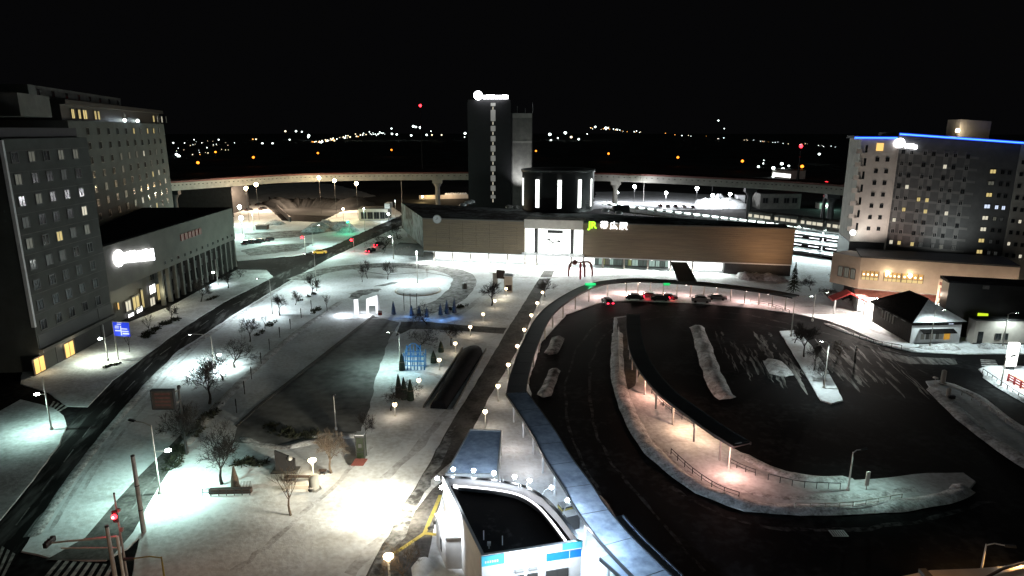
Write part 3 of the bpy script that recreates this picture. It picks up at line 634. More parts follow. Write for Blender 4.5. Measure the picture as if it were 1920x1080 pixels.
# ------------------------------------------------------------ the station
fs = Fac(P(795, 491), P(1482, 520))
LS = fs.L; zw0, zw1 = 3.6, 13.4
st = thing('station_building', fs.pt(LS / 2, 0), 'long brown-panelled railway station with a blazing glass entrance hall and green-white lit sign', 'station')
e0, e1 = fs.hit(983, 440)[0], fs.hit(1093, 440)[0]
def louvres(mb, s0, s1, z0, z1, off):
    fs.box(mb, s0, s1, z0, z1, -1.5, off)
M['louvre'] = mat('louvred_timber_panel', (0.23, 0.175, 0.115), (0.14, 0.11, 0.078), 1.0, 0.75, 0.35, 2.5, stretch=(0.15, 0.15, 3.2), lo=0.3, hi=0.7)
for s0, s1 in ((0, e0), (e1, LS)):
    mb = MB(); louvres(mb, s0, s1, zw0, zw1, 0)
    w = mb.build('panel_wall', M['louvre'], st)
    mb = MB(); k = 0
    z = zw0 + 0.45
    while z < zw1 - 0.2: fs.box(mb, s0 + 0.02, s1 - 0.02, z, z + 0.06, 0, 0.05); z += 0.62
    s = s0 + 4.2
    while s < s1 - 1: fs.box(mb, s, s + 0.05, zw0 + 0.02, zw1 - 0.02, 0, 0.065); s += 4.2
    mb.build('batten', M['louvre'], w)
mb = MB(); fs.box(mb, -0.3, e0, zw1 + 0.01, zw1 + 0.35, -1.6, 0.1); fs.box(mb, e1, LS + 0.3, zw1 + 0.01, zw1 + 0.35, -1.6, 0.1); mb.build('parapet', M['conc_d'], st)
mb = MB(); fs.box(mb, e0 + 0.02, e1 - 0.02, 11.5, 14.2, -6, 0.25); mb.build('lintel', M['conc_w'], st)
# body behind, left flank stepping back, roof
A, B = fs.pt(0, 0, -1.5), fs.pt(LS, 0, -1.5)
bl, br = P(752, 379, zw1), P(1470, 419, zw1)
poly = [(A.x, A.y), (B.x, B.y), (br.x, br.y), (bl.x, bl.y)]
mb = MB().prism(poly, 3.6, zw1 - 0.2); mb.build('roof', M['roofsnow'], st)
pl = [(fs.pt(2, 0, -7).x, fs.pt(2, 0, -7).y), (fs.pt(LS - 1, 0, -7).x, fs.pt(LS - 1, 0, -7).y), (br.x - 1, br.y), (bl.x + 2, bl.y)]
MB().prism(pl, 0.1, 3.55).build('ground_floor', M['conc_d'], st)
rnd = random.Random(3)
for x, y in ((868, 385), (877, 381), (884, 379), (955, 389), (968, 390), (1135, 395), (1160, 400)):
    c = P(x, y, zw1); MB().lathe((c.x, c.y, zw1 - 0.2), [(1.3, 0), (1.3, 0.5), (1.0, 0.9), (0.2, 1.1)], 12).build('roof_ventilator', M['white'] if x < 900 else M['steel'], st)
c = P(1165, 397, zw1); MB().box((c.x, c.y, zw1 + 0.9), (5, 3, 2.2)).build('plant_box', M['dark'], st)
# ground floor: lit concourse glazing, soffit lamps, columns
sg = fs.hit(1358, 500)[0]; ss = fs.hit(1112, 485)[0]; se = fs.hit(1255, 490)[0]
mb = MB(); fs.box(mb, 2.0, ss, 0.25, 3.58, -5.6, -5.4); mb.build('lit_glazing', M['e_hall'], st)
mb = MB(); fs.box(mb, se, sg, 0.25, 3.58, -5.2, -5.0); mb.build('lit_glazing', M['e_hall'], st)
rnd = random.Random(8)
s = ss
while s < se - 0.2:
    w = rnd.uniform(0.9, 2.4); w = min(w, se - s)
    m = rnd.choice(['e_shop1', 'e_shop2', 'e_shop3', 'e_shop4', 'e_w3', 'e_shop1'])
    if m not in M:
        M[m] = glow('shop_window_' + m[-1], {'1': (0.6, 0.85, 0.75), '2': (0.5, 0.6, 0.2), '3': (0.75, 0.9, 1.0), '4': (0.2, 0.3, 0.26)}[m[-1]], {'1': 0.45, '2': 0.35, '3': 0.9, '4': 0.25}[m[-1]], False)
    window(fs, s + w / 2, 1.9, w * 0.98, 3.3, m, st, -4.8, 0.2, name='shop_window'); s += w
mb = MB(); fs.box(mb, sg + 0.05, LS, 0.0, 3.58, -6, -0.8); mb.build('base_wall', M['dark'], st)
mb = MB(); fs.box(mb, 0.1, LS - 0.1, 3.3, 3.59, -5, 0.05); mb.build('soffit', M['white'], st)
for x in (812, 846, 880, 915, 950, 983, 1005, 1070, 1093, 1130, 1170, 1215, 1258, 1300):
    s = fs.hit(x, 485)[0]; mb = MB(); mb.lathe(fs.pt(s, 0.1, -1.2), [(0.28, 0), (0.28, 3.2)], 10); mb.build('column', M['conc_w'], st)
for i in range(15):
    s = 3 + (sg - 5) * i / 14
    light('SPOT', fs.pt(s, 3.2, 0.35), 4600 if s < ss else 2200, (0.95, 1.0, 0.93), st, 0.25, 150, 0.5, fs.pt(s, 0, 2.6))
    MB().lathe(fs.pt(s, 3.2, -0.7), [(0.05, -0.1), (0.3, -0.08), (0.3, 0.1)], 10).build('soffit_lamp', M['e_white'], st)
for i in range(3): light('POINT', fs.pt(e0 + (e1 - e0) * (i + 0.5) / 3, 5.0, 7.0), 700, (0.96, 1, 0.95), st, 0.4)
# entrance hall: lit glass with mullions, hall sign and an oval emblem
mb = MB(); fs.box(mb, e0 + 0.1, e1 - 0.1, 4.3, 11.45, -1.0, -0.8); hall = mb.build('hall_glazing', M['e_hall'], st)
for x in (1003, 1006.5, 1071, 1074): mb = MB(); s = fs.hit(x, 447)[0]; fs.box(mb, s - 0.26, s + 0.26, 4.3, 11.45, -0.78, -0.45); mb.build('mullion', M['iron'], st)
mb = MB(); fs.box(mb, e0 - 0.5, e1 + 0.5, 3.62, 4.25, -2.5, 1.4); mb.build('entrance_canopy', M['white'], st)
mb = MB(); fs.pbox(mb, 1026, 432, 1055, 438, -0.75, -0.6); mb.build('hall_sign', M['iron'], hall)
mb = MB(); fs.pbox(mb, 1036, 442, 1047, 444, -0.75, -0.6); mb.build('hall_sign', M['iron'], hall)
sa, za = fs.hit(1041, 454); mb = MB(); mb.tube([fs.pt(sa + 2.1 * math.cos(t) - 0.4, za + 0.72 * math.sin(t) - 0.3 * math.cos(t), -0.7) for t in [2 * math.pi * i / 20 for i in range(21)]], 0.14, 6); mb.tube([fs.pt(sa - 2.5, za + 0.9, -0.7), fs.pt(sa - 1.0, za - 0.2, -0.7), fs.pt(sa + 1.4, za + 0.1, -0.7)], 0.2, 6); mb.build('hall_emblem', M['iron'], hall)
# clock on the left panel
s, z = fs.hit(820, 411); c = fs.pt(s, z, 0.05)
def fdisc(f, s, z, r, o0, o1, n=24):
    a = [f.pt(s + r * math.cos(2 * math.pi * i / n), z + r * math.sin(2 * math.pi * i / n), o1) for i in range(n)]; b = [p - f.n * (o1 - o0) for p in a]
    return MB().add(a + b, [tuple(range(n)), tuple(range(n, 2 * n))[::-1]] + [(i, (i + 1) % n, n + (i + 1) % n, n + i) for i in range(n)])
ck = fdisc(fs, s, z, 1.35, 0.02, 0.3).build('clock', M['steel'], st); fdisc(fs, s, z, 1.15, 0.3, 0.34).build('clock_face', M['white'], ck)
mb = MB(); mb.bar(fs.pt(s, z, 0.4), fs.pt(s + 0.1, z + 0.6, 0.4), 0.14, 0.05); mb.bar(fs.pt(s, z, 0.4), fs.pt(s - 0.8, z - 0.25, 0.4), 0.12, 0.05); mb.build('clock_hand', M['iron'], ck)
# station name in lit characters and the green emblem
def word(txt, f, x, y, size, m, parent, name, off=0.35, ext=0.08, bold=0.03):
    cu = bpy.data.curves.new(name, 'FONT'); cu.body = txt; cu.size = size; cu.extrude = ext; cu.offset = bold; cu.align_x = 'CENTER'; cu.align_y = 'CENTER'
    cu.materials.append(m); t_ = bpy.data.objects.new('text', cu); COL.objects.link(t_); bpy.context.view_layer.update()
    me = bpy.data.meshes.new_from_object(t_.evaluated_get(bpy.context.evaluated_depsgraph_get())); bpy.data.objects.remove(t_)
    o = bpy.data.objects.new(name, me); COL.objects.link(o)
    s, z = f.hit(x, y); o.parent = parent; o.location = f.pt(s, z, off) - Vector(parent.location)
    rz = f.rz if f.n.dot(Vector((f.d.y, -f.d.x, 0))) > 0 else f.rz + math.pi
    o.rotation_euler = (math.pi / 2, 0, rz); return o
s, z = fs.hit(1110, 422)
word('JR', fs, 1111, 422, 2.6, M['e_green'], st, 'station_emblem', 0.4, 0.12, 0.12)
for t, x, y in (('帯', 1133, 422.5), ('広', 1151, 423.5), ('駅', 1169, 424.5)):
    word(t, fs, x, y, 2.3, M['e_kanji'], st, 'station_name', 0.4, 0.1, 0.05)
# dark rotunda with tall slits of light
c = P(1050, 400, zw1 - 0.2); C0 = Vector((c.x, c.y + 12.4, 0)); RR = 12.3
ro = thing('rotunda', (C0.x, C0.y, zw1 - 0.2), 'dark drum-shaped rotunda with tall vertical slits of light on the station roof', 'rotunda')
MB().lathe((C0.x, C0.y, zw1 - 0.2), [(RR, 0), (RR, 12.8), (RR + 0.3, 12.9), (RR + 0.3, 13.6), (RR - 0.3, 13.7), (0.1, 13.9)], 64).build('wall', M['black'], ro)
mb = MB(); mb.lathe((C0.x, C0.y, zw1 - 0.2), [(RR + 0.34, 13.45), (RR + 0.34, 13.62), (RR - 0.2, 13.75)], 64); mb.build('rim', M['steel'], ro)
for x, w in ((1008, 0.55), (1048.5, 0.62), (1087, 0.55), (981.5, 0.2), (1111.5, 0.2)):
    k = max(-0.985, min(0.985, (x - 1050) / 70.0)); a0 = math.asin(k); mb = MB(); hw = w / RR / max(math.cos(a0), 0.5) if abs(k) < 0.9 else 0.05
    vs = [C0 + Vector((math.sin(a0 + q * hw) * (RR + rr), -math.cos(a0 + q * hw) * (RR + rr), zz)) for rr in (0.0, 0.12) for q in (-1, 1) for zz in (zw1 + 1.4, zw1 + 10.6)]
    mb.add(vs, [(4, 6, 7, 5), (0, 1, 3, 2), (0, 4, 5, 1), (2, 3, 7, 6), (1, 5, 7, 3), (0, 2, 6, 4)])
    sl_ = mb.build('light_slit', M['e_hall'], ro)
    mb = MB()
    for zz in (zw1 + 3.5, zw1 + 6.2, zw1 + 8.6):
        d = Vector((math.sin(a0), -math.cos(a0), 0)); e = Vector((math.cos(a0), math.sin(a0), 0)); mb.bar(C0 + d * (RR + 0.15) - e * w + Vector((0, 0, zz)), C0 + d * (RR + 0.15) + e * w + Vector((0, 0, zz)), 0.08)
    mb.build('slit_bar', M['iron'], sl_)
# the tower hotel behind the station
ft = Fac(P(879, 376, 8), P(958, 376, 8)); 
t = thing('tower_hotel', ft.a, 'tall dark tower behind the station with pale stairwell windows and a glowing rooftop sign', 'hotel')
zt = ft.hit(918, 192)[1]
mb = MB(); ft.box(mb, 0, ft.L, 0, zt, -16, 0); mb.build('wall', M['black'], t)
mb = MB(); ft.box(mb, 0.2, ft.L - 0.2, zt, zt + 1.2, -15.8, -0.3); mb.build('roof', M['black'], t)
for i, (y0, y1) in enumerate(((193, 199), (206, 227), (236, 246), (255, 265), (273, 284), (292, 302), (311, 321), (329, 340), (348, 358), (366, 372))):
    mb = MB(); ft.pbox(mb, 920, y0, 929, y1, 0, 0.12); w = mb.build('stair_window', mat('stair_glass_%d' % i, (0.3, 0.3, 0.28), None, 1, 0.4, emit=0.11, ecol=(1, 0.97, 0.9), sample=False), t)
    mb = MB(); ft.pbox(mb, 923.7, y1 + 1, 925, y1 + 7, 0, 0.1); mb.build('stair_light', M['e_w2'], t)
blob_sign('rooftop_sign', ft, 889, 953, 179, 3.6, t, M['e_sign'], 0.6, True, False, 0)
mb = MB()
for x in (895, 945): mb.bar(ft.pt(ft.hit(x, 185)[0], zt, -0.5), ft.pt(ft.hit(x, 185)[0], zt + 3, -0.5), 0.2)
mb.build('sign_frame', M['iron'], t)
light('AREA', ft.pt(ft.L / 2, zt + 1.8, 2.2), 500, (0.95, 0.96, 1), t, size=(12, 2), aim=ft.pt(ft.L / 2, zt - 6, 0.5))
a = P(959, 376, 8); b = P(998, 378, 8); fw = Fac((a.x, a.y + 2, 0), (b.x, b.y + 9, 0))
zt2 = fw.hit(978, 212)[1]
mb = MB(); fw.box(mb, 0.15, fw.L, 0, zt2, -12, 0); wl = mb.build('side_wing', M['conc_d'], t)
mb = MB(); fw.box(mb, 0.5, fw.L - 0.2, zt2 - 2.2, zt2 - 0.1, 0, 0.2); mb.build('band', M['conc'], wl); mb = MB(); fw.box(mb, 0.5, fw.L - 0.2, zt2 - 13.3, zt2 - 12.4, 0, 0.32); mb.build('band', M['conc'], wl)
mb = MB(); n = 15
for i in range(n + 1):
    s = 0.8 + (fw.L - 1.4) * i / n; fw.box(mb, s - 0.1, s + 0.1, 1, zt2 - 2.3, 0, 0.28)
mb.build('fin', M['conc'], wl)
light('SPOT', fw.pt(fw.L * 0.3, 15, 7), 9000, (0.95, 0.97, 1), t, 0.4, 120, 1.0, fw.pt(fw.L * 0.5, 24, 0))
for x, h in ((973, 3), (988, 2.2), (1002, 5)):
    mb = MB(); s = fw.hit(x, 200)[0]; mb.tube([fw.pt(s, zt2, -3), fw.pt(s, zt2 + h, -3)], 0.12, 6); mb.build('antenna', M['steel'], t)
# ------------------------------------------------------------ elevated railway viaduct
vp = [P(x, y, 15) for x, y in ((250, 362), (325, 356), (420, 349), (520, 342), (620, 338.5), (720, 337), (820, 336.5), (960, 336), (1120, 338), (1250, 343), (1380, 350), (1480, 356), (1590, 365), (1720, 378))]
vp = smooth(vp, 4)
v = thing('railway_viaduct', vp[len(vp) // 2] - Vector((0, 0, 15)), 'long pale concrete railway viaduct curving across the background behind the tower', 'viaduct')
gm = MB(); sweep(gm, vp, 9, 15, 18.2); gm.build('girder', M['conc'], v)
pm = MB(); a, b = sides(vp, 9.3)
for l in (a, b): sweep(pm, [Vector(p) for p in l], 0.3, 18.22, 19.0)
pm.build('parapet', M['rust'], v)
mb = MB()
for i in range(0, len(vp) - 1):
    for k in range(3):
        p0 = a[i].lerp(a[i + 1], k / 3); p1 = b[i].lerp(b[i + 1], k / 3); q0 = p0 if p0.length < p1.length else p1
        d = (vp[i + 1] - vp[i]).normalized(); nn = Vector((d.y, -d.x, 0)); nn = nn if nn.dot(-q0) > 0 else -nn
        c = q0 - nn * 0.15; mb.box((c.x, c.y, 17.2), (0.7, 0.06, 0.35), math.atan2(d.y, d.x))
mb.build('drain_outlet', M['iron'], v)
for x in (330, 816, 1140, 1405, 1560):
    p = min(vp, key=lambda q: abs((CX + F * q.x / (q.y * cp + 25 * sp)) - x))
    mb = MB(); mb.box((p.x, p.y, 14.0), (5, 2.6, 1.9)); mb.lathe((p.x, p.y, 0), [(1.3, 0), (1.2, 11), (2.2, 13.0)], 12); mb.build('pier', M['conc'] if x in (816, 1140) else M['dark'], v)  # piers outside the pale pair are coloured dark, as if unlit
# ------------------------------------------------------------ stacked platform decks behind the right end of the station
g0, g1 = P(1122, 386, 8.0), P(1600, 446, 8.0)
fp = Fac(g0, g1)
d = thing('platform_deck', fp.pt(fp.L * 0.8, 0), 'stacked white-lit railway platform decks with rows of lamps behind the right end of the station', 'platform')
for i, z in enumerate((1.0, 3.9, 6.6)):
    mb = MB(); fp.box(mb, 5, fp.L, z, z + 0.55, -7, 0); mb.build('deck', M['conc_d'], d)
    mb = MB(); fp.box(mb, 5, fp.L, z + 0.57, z + 0.62, -6.9, -0.3); mb.build('snow_cover', M['snow'], d)
    mb = MB(); fp.box(mb, 6, fp.L, z + 1.3, z + 1.38, -0.12, -0.06); fp.box(mb, 6, fp.L, z + 0.95, z + 1.0, -0.12, -0.06)
    s = 6
    while s < fp.L: fp.box(mb, s, s + 0.08, z + 0.6, z + 1.3, -0.12, -0.06); s += 3
    mb.build('railing', M['steel'], d)
for i in range(11):
    s = 8 + (fp.L - 9) * i / 10; mb = MB(); fp.box(mb, s - 0.15, s + 0.15, 0, 8.6, -3.5, -3.2); mb.build('post', M['steel'], d)
mb = MB(); fp.box(mb, 2, fp.L, 8.6, 8.85, -7, 0.2); mb.build('roof', M['snow_walk'], d)
mb = MB(); fp.box(mb, 2, fp.L, 8.87, 9.3, 0.0, 0.12); mb.build('edge', M['conc_d'], d)
n = 27
for i in range(n):
    x = 1132 + 448 * i / (n - 1) + 3; y = 386 + (441 - 386) * i / (n - 1) - 3
    s, _ = fp.hit(x, y); _m = MB(); fp.box(_m, s - 1.2, s + 1.2, 9.2, 9.65, 0.1, 0.6); _m.build('platform_lamp', M['e_farw'], d)
    if i % 2 == 0: light('POINT', fp.pt(s, 10.6, -2.0), 420, WH, d, 0.3)
for i in range(8):
    s = fp.L * 0.62 + fp.L * 0.37 * i / 7
    for z in (3.5, 6.2):
        mb = MB(); fp.box(mb, s - 1.6, s + 1.6, z - 0.1, z, -1.2, -0.6); mb.build('tube_lamp', M['e_strip'], d)
    light('POINT', fp.pt(s, 8.1, -1.0), 2200, WH, d, 0.4); light('POINT', fp.pt(s, 5.7, -1.0), 2000, WH, d, 0.4); light('POINT', fp.pt(s, 3.0, -1.0), 1300, WH, d, 0.4)
# a stopped train above the decks, lit windows
a = P(1395, 425, 10); b = P(1600, 447, 10); 
for k in range(4):
    f = Fac(P(1402 + 49 * k, 412 + 6.6 * k, 9.6), P(1445 + 49 * k, 418 + 6.6 * k, 9.6))
    tr = thing('train_car', (f.a.x, f.a.y, 9.4), ['train carriage with glowing windows nearest the station roof', 'glowing train carriage second from the station roof', 'glowing train carriage second from the beige hotel wing', 'train carriage with glowing windows touching the beige hotel wing in view'][k], 'train car', 'train carriages stopped above the platform decks')
    mb = MB(); f.box(mb, 0, f.L, 9.4, 12.6, -2.8, 0); mb.build('body', M['conc_d'], tr)
    mb = MB(); f.box(mb, 0.1, f.L - 0.1, 12.61, 12.95, -2.6, -0.2); mb.build('roof', M['dark'], tr)
    for s0, s1 in ((0.02, 0.17), (0.27, 0.48), (0.53, 0.68), (0.72, 0.96)): mb = MB(); f.box(mb, f.L * s0, f.L * s1, 10.7, 11.7, 0, 0.05); mb.build('window', M['e_w2'], tr)
# dark low blocks between the decks and the hotel, and beyond the yard
def block(x0, x1, yb, yt, m, label, cat='building', dep=12, win=None, name='warehouse'):
    f = Fac(P(x0, yb), P(x1, yb)); h = f.hit((x0 + x1) / 2, yt)[1]
    o = thing(name, f.a, label, cat)
    mb = MB(); f.box(mb, 0, f.L, 0, h, -dep, 0); mb.build('wall', m, o)
    mb = MB(); f.box(mb, -0.2, f.L + 0.2, h + 0.01, h + 0.3, -dep - 0.2, 0.2); mb.build('roof', M['dark'], o)
    for (x, y, w, hh, mm) in win or ():
        s, z = f.hit(x, y); window(f, s, z, w, hh, mm, o)
    return f, o, h
block(1424, 1500, 392, 364, M['conc_d'], 'dim grey flat-roofed block beyond the stacked decks', win=[(1435, 376, 3, 3, 'glass'), (1455, 376, 3, 3, 'glass'), (1475, 376, 3, 3, 'glass'), (1490, 376, 3, 3, 'glass')])
block(1382, 1396, 385, 366, M['white'], 'narrow white shed at the end of the lit yard', dep=5)
block(1536, 1560, 392, 381, M['conc_w'], 'tiny kiosk lit mint green in the dark beyond the platform decks', 'kiosk', 5, [(1548, 386, 4, 1.5, 'e_farw')])
c = P(1548, 391); light('POINT', (c.x, c.y - 5, 5), 2500, (0.5, 1.0, 0.8), None, 0.4)
f, o, h = block(673, 728, 413, 392, M['conc_w'], 'small white house with dark openings beside the far stretch of road', 'house', 9, [(682, 404, 2.5, 3.2, 'glass'), (694, 404, 2.5, 3.2, 'glass'), (706, 404, 2.5, 3.2, 'glass'), (717, 404, 2.2, 3.2, 'glass'), (725, 404, 1.5, 2.5, 'glass')], 'house')
mb = MB(); f.box(mb, f.L * 0.9, f.L + 1, h + 0.3, h + 2.5, -7, 0.3); mb.build('chimney', M['white'], o)
block(425, 443, 376, 350, M['dark'], 'dark hut squeezed between the hotel corner and the pink snow slope', dep=8)
block(320, 438, 400, 352, M['dark'], 'black flat block peeping above the hotel wing roof beneath the viaduct', dep=20)
block(480, 500, 431, 424, M['brown'], 'small brick kiosk in the snowy lot', 'kiosk', 3)
# long dark barrier wall in the snowy lot
mb = MB(); c = [P(x, y) for x, y in ((505, 376), (516, 388), (530, 402), (545, 416))]
sweep(mb, c, 0.6, 0, 2.2); tag(mb.build('barrier_wall', M['dark']), 'long black barrier wall running diagonally across the far snowy lot', 'wall')
for x, y in ((533, 410), (543, 417)): pass
# dark mound beyond the lot
mb = MB(); bank(mb, [(510, 388), (560, 384), (620, 384), (680, 388)], 26, 5, 31, z=-0.2)
tag(mb.build('embankment', M['far']), kind='structure')
# ------------------------------------------------------------ hotel on the right
def W3(x, depth):
    X = (x - CX) / F * depth; return Vector((X, (depth - 20 * sp) / cp, 0))
A2, B2, A1 = W3(1664, 151), W3(1889, 146), W3(1598, 153)
fh = Fac(A2, B2); fe = Fac(A1, A2)
h = thing('hotel', A2, 'dark hotel slab outlined with a blue light line, its beige end wing lit from below', 'hotel')
zh = 38.6; SLP = 0.075
def slant(mb, f, s0, s1, z0, z1, o0, o1):
    vs = [f.pt(s, z - (SLP * max(f2s(f, s), 0)), o) for z in (z0, z1) for s, o in ((s0, o0), (s1, o0), (s1, o1), (s0, o1))]
    return mb.add(vs, [(3, 2, 1, 0), (4, 5, 6, 7), (0, 1, 5, 4), (1, 2, 6, 5), (2, 3, 7, 6), (3, 0, 4, 7)])
def f2s(f, s): return s + (fh.L if f is fq else 0) if f is not fe else -1
fq = Fac(B2, B2 + fh.d * 16)
mb = MB(); slant(mb, fh, 0, fh.L, 0, zh, -14, 0); mb.build('dark_wall', M['hfac'], h)
mb = MB(); slant(mb, fq, 0.02, 16, 0, zh, -14, 0.15); mb.build('pale_wall', M['conc'], h)
mb = MB(); fe.box(mb, 0, fe.L + 0.25, 14.5, zh - 0.6, -13.5, 0.2); mb.build('beige_wall', M['conc_w'], h)
mb = MB(); fe.box(mb, 0, fe.L, 0, 14.4, -13.4, 0.0); mb.build('lower_wall', M['dark'], h)
# balconies on the left edge
for i in range(7):
    z = 17 + i * 2.95
    mb = MB(); fe.box(mb, -1.0, 0.9, z, z + 0.16, -1.5, 0.9); fe.box(mb, -1.0, 0.2, z + 0.16, z + 1.1, 0.8, 0.9); mb.build('balcony', M['conc_w'], h)
    mb = MB(); fe.box(mb, 0.92, 1.4, z + 0.2, z + 1.9, 0.2, 0.24); mb.build('balcony_door', M['glass'], h)
# roof line with its blue light
mb = MB(); slant(mb, fh, 0, fh.L + 16, zh + 0.01, zh + 0.8, -14, 0.2); fe.box(mb, -0.8, fe.L, zh - 0.58, zh + 0.0, -13, 0.3); mb.build('parapet', M['dark'], h)
for nm, m, r0, off in (('blue_light_line', 'e_blueline', 0.28, 0.42), ('blue_light_core', 'e_cyanline', 0.13, 0.68)):
    mb = MB(); mb.tube([fh.pt(0, zh + 0.45, off), fh.pt(fh.L + 16, zh + 0.45 - SLP * (fh.L + 16), off)], r0, 8); mb.tube([fe.pt(-1.6, zh - 0.4, off), fe.pt(fe.L - 0.3, zh - 0.4, off)], r0, 8); mb.build(nm, M[m], h)
blob_sign('sign', fh, 1677, 1719, 268, 1.9, h, M['e_sign'], 0.5, True, False, 5, 4)
sA, sB = fh.hit(1806, 270)[0], fh.hit(1862, 285)[0]
mb = MB(); slant(mb, fh, sA, sB, zh + 0.82, zh + 4.6, -10, -3); mb.build('plant_room', M['conc_w'], h)
mb = MB(); mb.ball(fh.pt(sA - 0.6, zh + 1.2, -2.4), 0.4); mb.build('roof_lamp', M['e_lampw'], h)
light('POINT', fh.pt(sA - 1.5, zh + 1.2, -1.5), 120, WARM, h, 0.3)
# pale vertical strips and storey bands behind the window grid
hx = [1680.5, 1696, 1721, 1737, 1761, 1777, 1801]; hc = [fh.hit(x, 380)[0] for x in hx]
for s in hc:
    mb = MB(); slant(mb, fh, s - 0.5, s + 0.5, 15.5, zh - 2.4, 0, 0.05); mb.build('wall_strip', M['grid'], h)
mb = MB()
for i in range(9): slant(mb, fh, 0.1, hc[-1] + 2.2, 13.9 + 2.62 * i, 14.45 + 2.62 * i, 0, 0.035)
mb.build('storey_band', M['grid'], h)
zt0 = zh - 3.3; pt_ = 2.56
LH = {(1, 4): 'e_w2', (3, 1): 'e_w2', (4, 2): 'e_w1', (4, 3): 'e_w1', (5, 1): 'e_w1', (5, 3): 'e_w1', (5, 5): 'e_w2', (6, 0): 'e_w2', (8, 0): 'e_w2', (8, 1): 'e_w1', (8, 2): 'e_w1', (8, 5): 'e_w3', (9, 0): 'e_w2', (9, 1): 'e_w3', (9, 2): 'e_w5', (9, 4): 'e_w3', (9, 5): 'e_w2', (8, 6): 'e_w5', (9, 6): 'e_w5', (8, 4): 'e_w5', (8, 3): 'e_w5'}
for i in range(10):
    for j, s in enumerate(hc): window(fh, s, zt0 - pt_ * i - SLP * s, 0.78, 1.0, LH.get((i, j), 'glass'), h, 0.05, 0.14, 'frame_l' if (i + j) % 3 else 'frame')
for j, x in enumerate((1850, 1868, 1881)):
    s = fh.hit(x, 390)[0]
    for i in range(1, 10):
        m = {0: ['e_w1', 'e_w3', 'e_w1', 'e_w4', 'e_w2', 'e_w2', 'e_w1', 'e_w1', 'e_w1'][i - 1], 1: ['glass', 'glass', 'glass', 'e_w4', 'e_w3', 'glass', 'e_w5', 'e_w5', 'e_w1'][i - 1], 2: ['glass', 'glass', 'glass', 'e_w4', 'e_w5', 'glass', 'glass', 'e_w5', 'glass'][i - 1]}[j]
        window(fh, s, zt0 - pt_ * i - 0.2 - SLP * s, 1.3 if j == 0 else 0.75, 0.95, m, h, 0.0)
n = 0
for j, s in enumerate((0.9, 2.3, 3.6, 5.4)):
    for i in range(10):
        window(fq, s, zt0 - 0.3 - pt_ * i - SLP * (s + fh.L), 0.65, 0.9, 'e_w2' if (i, j) in ((1, 1), (2, 1), (5, 1), (7, 0), (8, 2), (9, 0), (9, 1)) else 'glass', h, 0.15)
for x in (1638, 1657):
    s = fe.hit(x, 350)[0]
    for i in range(8): window(fe, s, zt0 - 1.0 - 2.62 * i - (0.9 if i == 0 else 0.9), 0.75, 0.9, 'e_w3' if i == 7 and x > 1650 else 'glass', h, 0.2) if i < 7 else window(fe, s, 11.2, 0.9, 1.0, 'e_w3' if x < 1650 else 'e_w5', h, 0.0)
mb = MB(); s0 = fe.hit(1643, 275)[0]; s1_ = fe.hit(1656, 275)[0]; zc = fe.hit(1650, 275)[1]; fe.box(mb, s0, s1_, zc - 0.9, zc + 0.8, 0.2, 0.3); mb.build('lit_window', M['e_amber'], h)
mb = MB(); fe.box(mb, fe.L + 0.0, fe.L + 0.3, 9.5, zh - 1.0, 0.22, 0.45); mb.build('corner_trim', M['conc_w'], h)
light('POINT', fe.pt(0.5, 16.5, 1.6), 260, (0.95, 1, 1), h, 0.3); MB().ball(fe.pt(0.3, 16.7, 1.0), 0.7).build('stair_lamp', M['e_white'], h)
# podium with amber restaurant windows, red awning and glaring shop below
C1 = P(1602, 586); fpd = Fac(C1, Vector((101.5, 132.3, 0)))
pd_ = thing('hotel_annex', C1, 'beige hotel annex with amber windows above a red awning and glaring shop front', 'annex')
zp1 = 12.6
mb = MB(); fpd.box(mb, 0, 29, 5.6, zp1, -11, 0); mb.build('wall', M['beige'], pd_)
ci = fpd.pt(0, 0); fpl = Fac(ci + Vector((-3.2, 6.5, 0)), ci)
mb = MB(); fpl.box(mb, 0, fpl.L - 0.02, 5.6, zp1 - 0.05, -6, -0.02); mb.build('side_wall', M['beige'], pd_)
for k in range(3): window(fpl, fpl.L * (0.35 + 0.22 * k), 8.6, 1.2, 2.4, 'e_w3', pd_, 0)
mb = MB(); fpd.box(mb, -0.2, 29, zp1 + 0.01, zp1 + 0.35, -11, 0.25); mb.build('roof', M['dark'], pd_)
for x0, x1, y0, y1 in ((1618, 1650, 489, 500), (1660, 1692, 492, 505), (1693, 1734, 496, 511)):
    sa, za = fpd.hit(x0, (y0 + y1) / 2); sb, zb_ = fpd.hit(x1, (y0 + y1) / 2); z = (za + zb_) / 2 
    z = 8.7; hh = 2.0
    mb = MB(); fpd.box(mb, sa, sb, z - hh / 2, z + hh / 2, 0, 0.06); w = mb.build('restaurant_window', M['e_amb2'] if 'e_amb2' in M else M.setdefault('e_amb2', glow('dim_amber_glass', (1.0, 0.6, 0.2), 0.22)), pd_)
    mb = MB(); k = max(4, int((sb - sa) / 1.0))
    for i in range(k + 1): s = sa + (sb - sa) * i / k; fpd.box(mb, s - 0.05, s + 0.05, z - hh / 2, z + hh / 2, 0.06, 0.12)
    fpd.box(mb, sa, sb, z - 0.35, z - 0.27, 0.061, 0.11); mb.build('mullion', M['brown'], w)
    for i in range(k): MB().ball(fpd.pt(sa + (sb - sa) * (i + 0.5) / k, z + 0.25, 0.2), 0.2, 8).build('ceiling_lamp', M['e_bulb'], w)
    mb = MB(); fpd.box(mb, sa, sb, z - hh / 2 + 0.05, z - 0.4, 0.062, 0.1); mb.build('lit_counter', M['e_w1'], w)
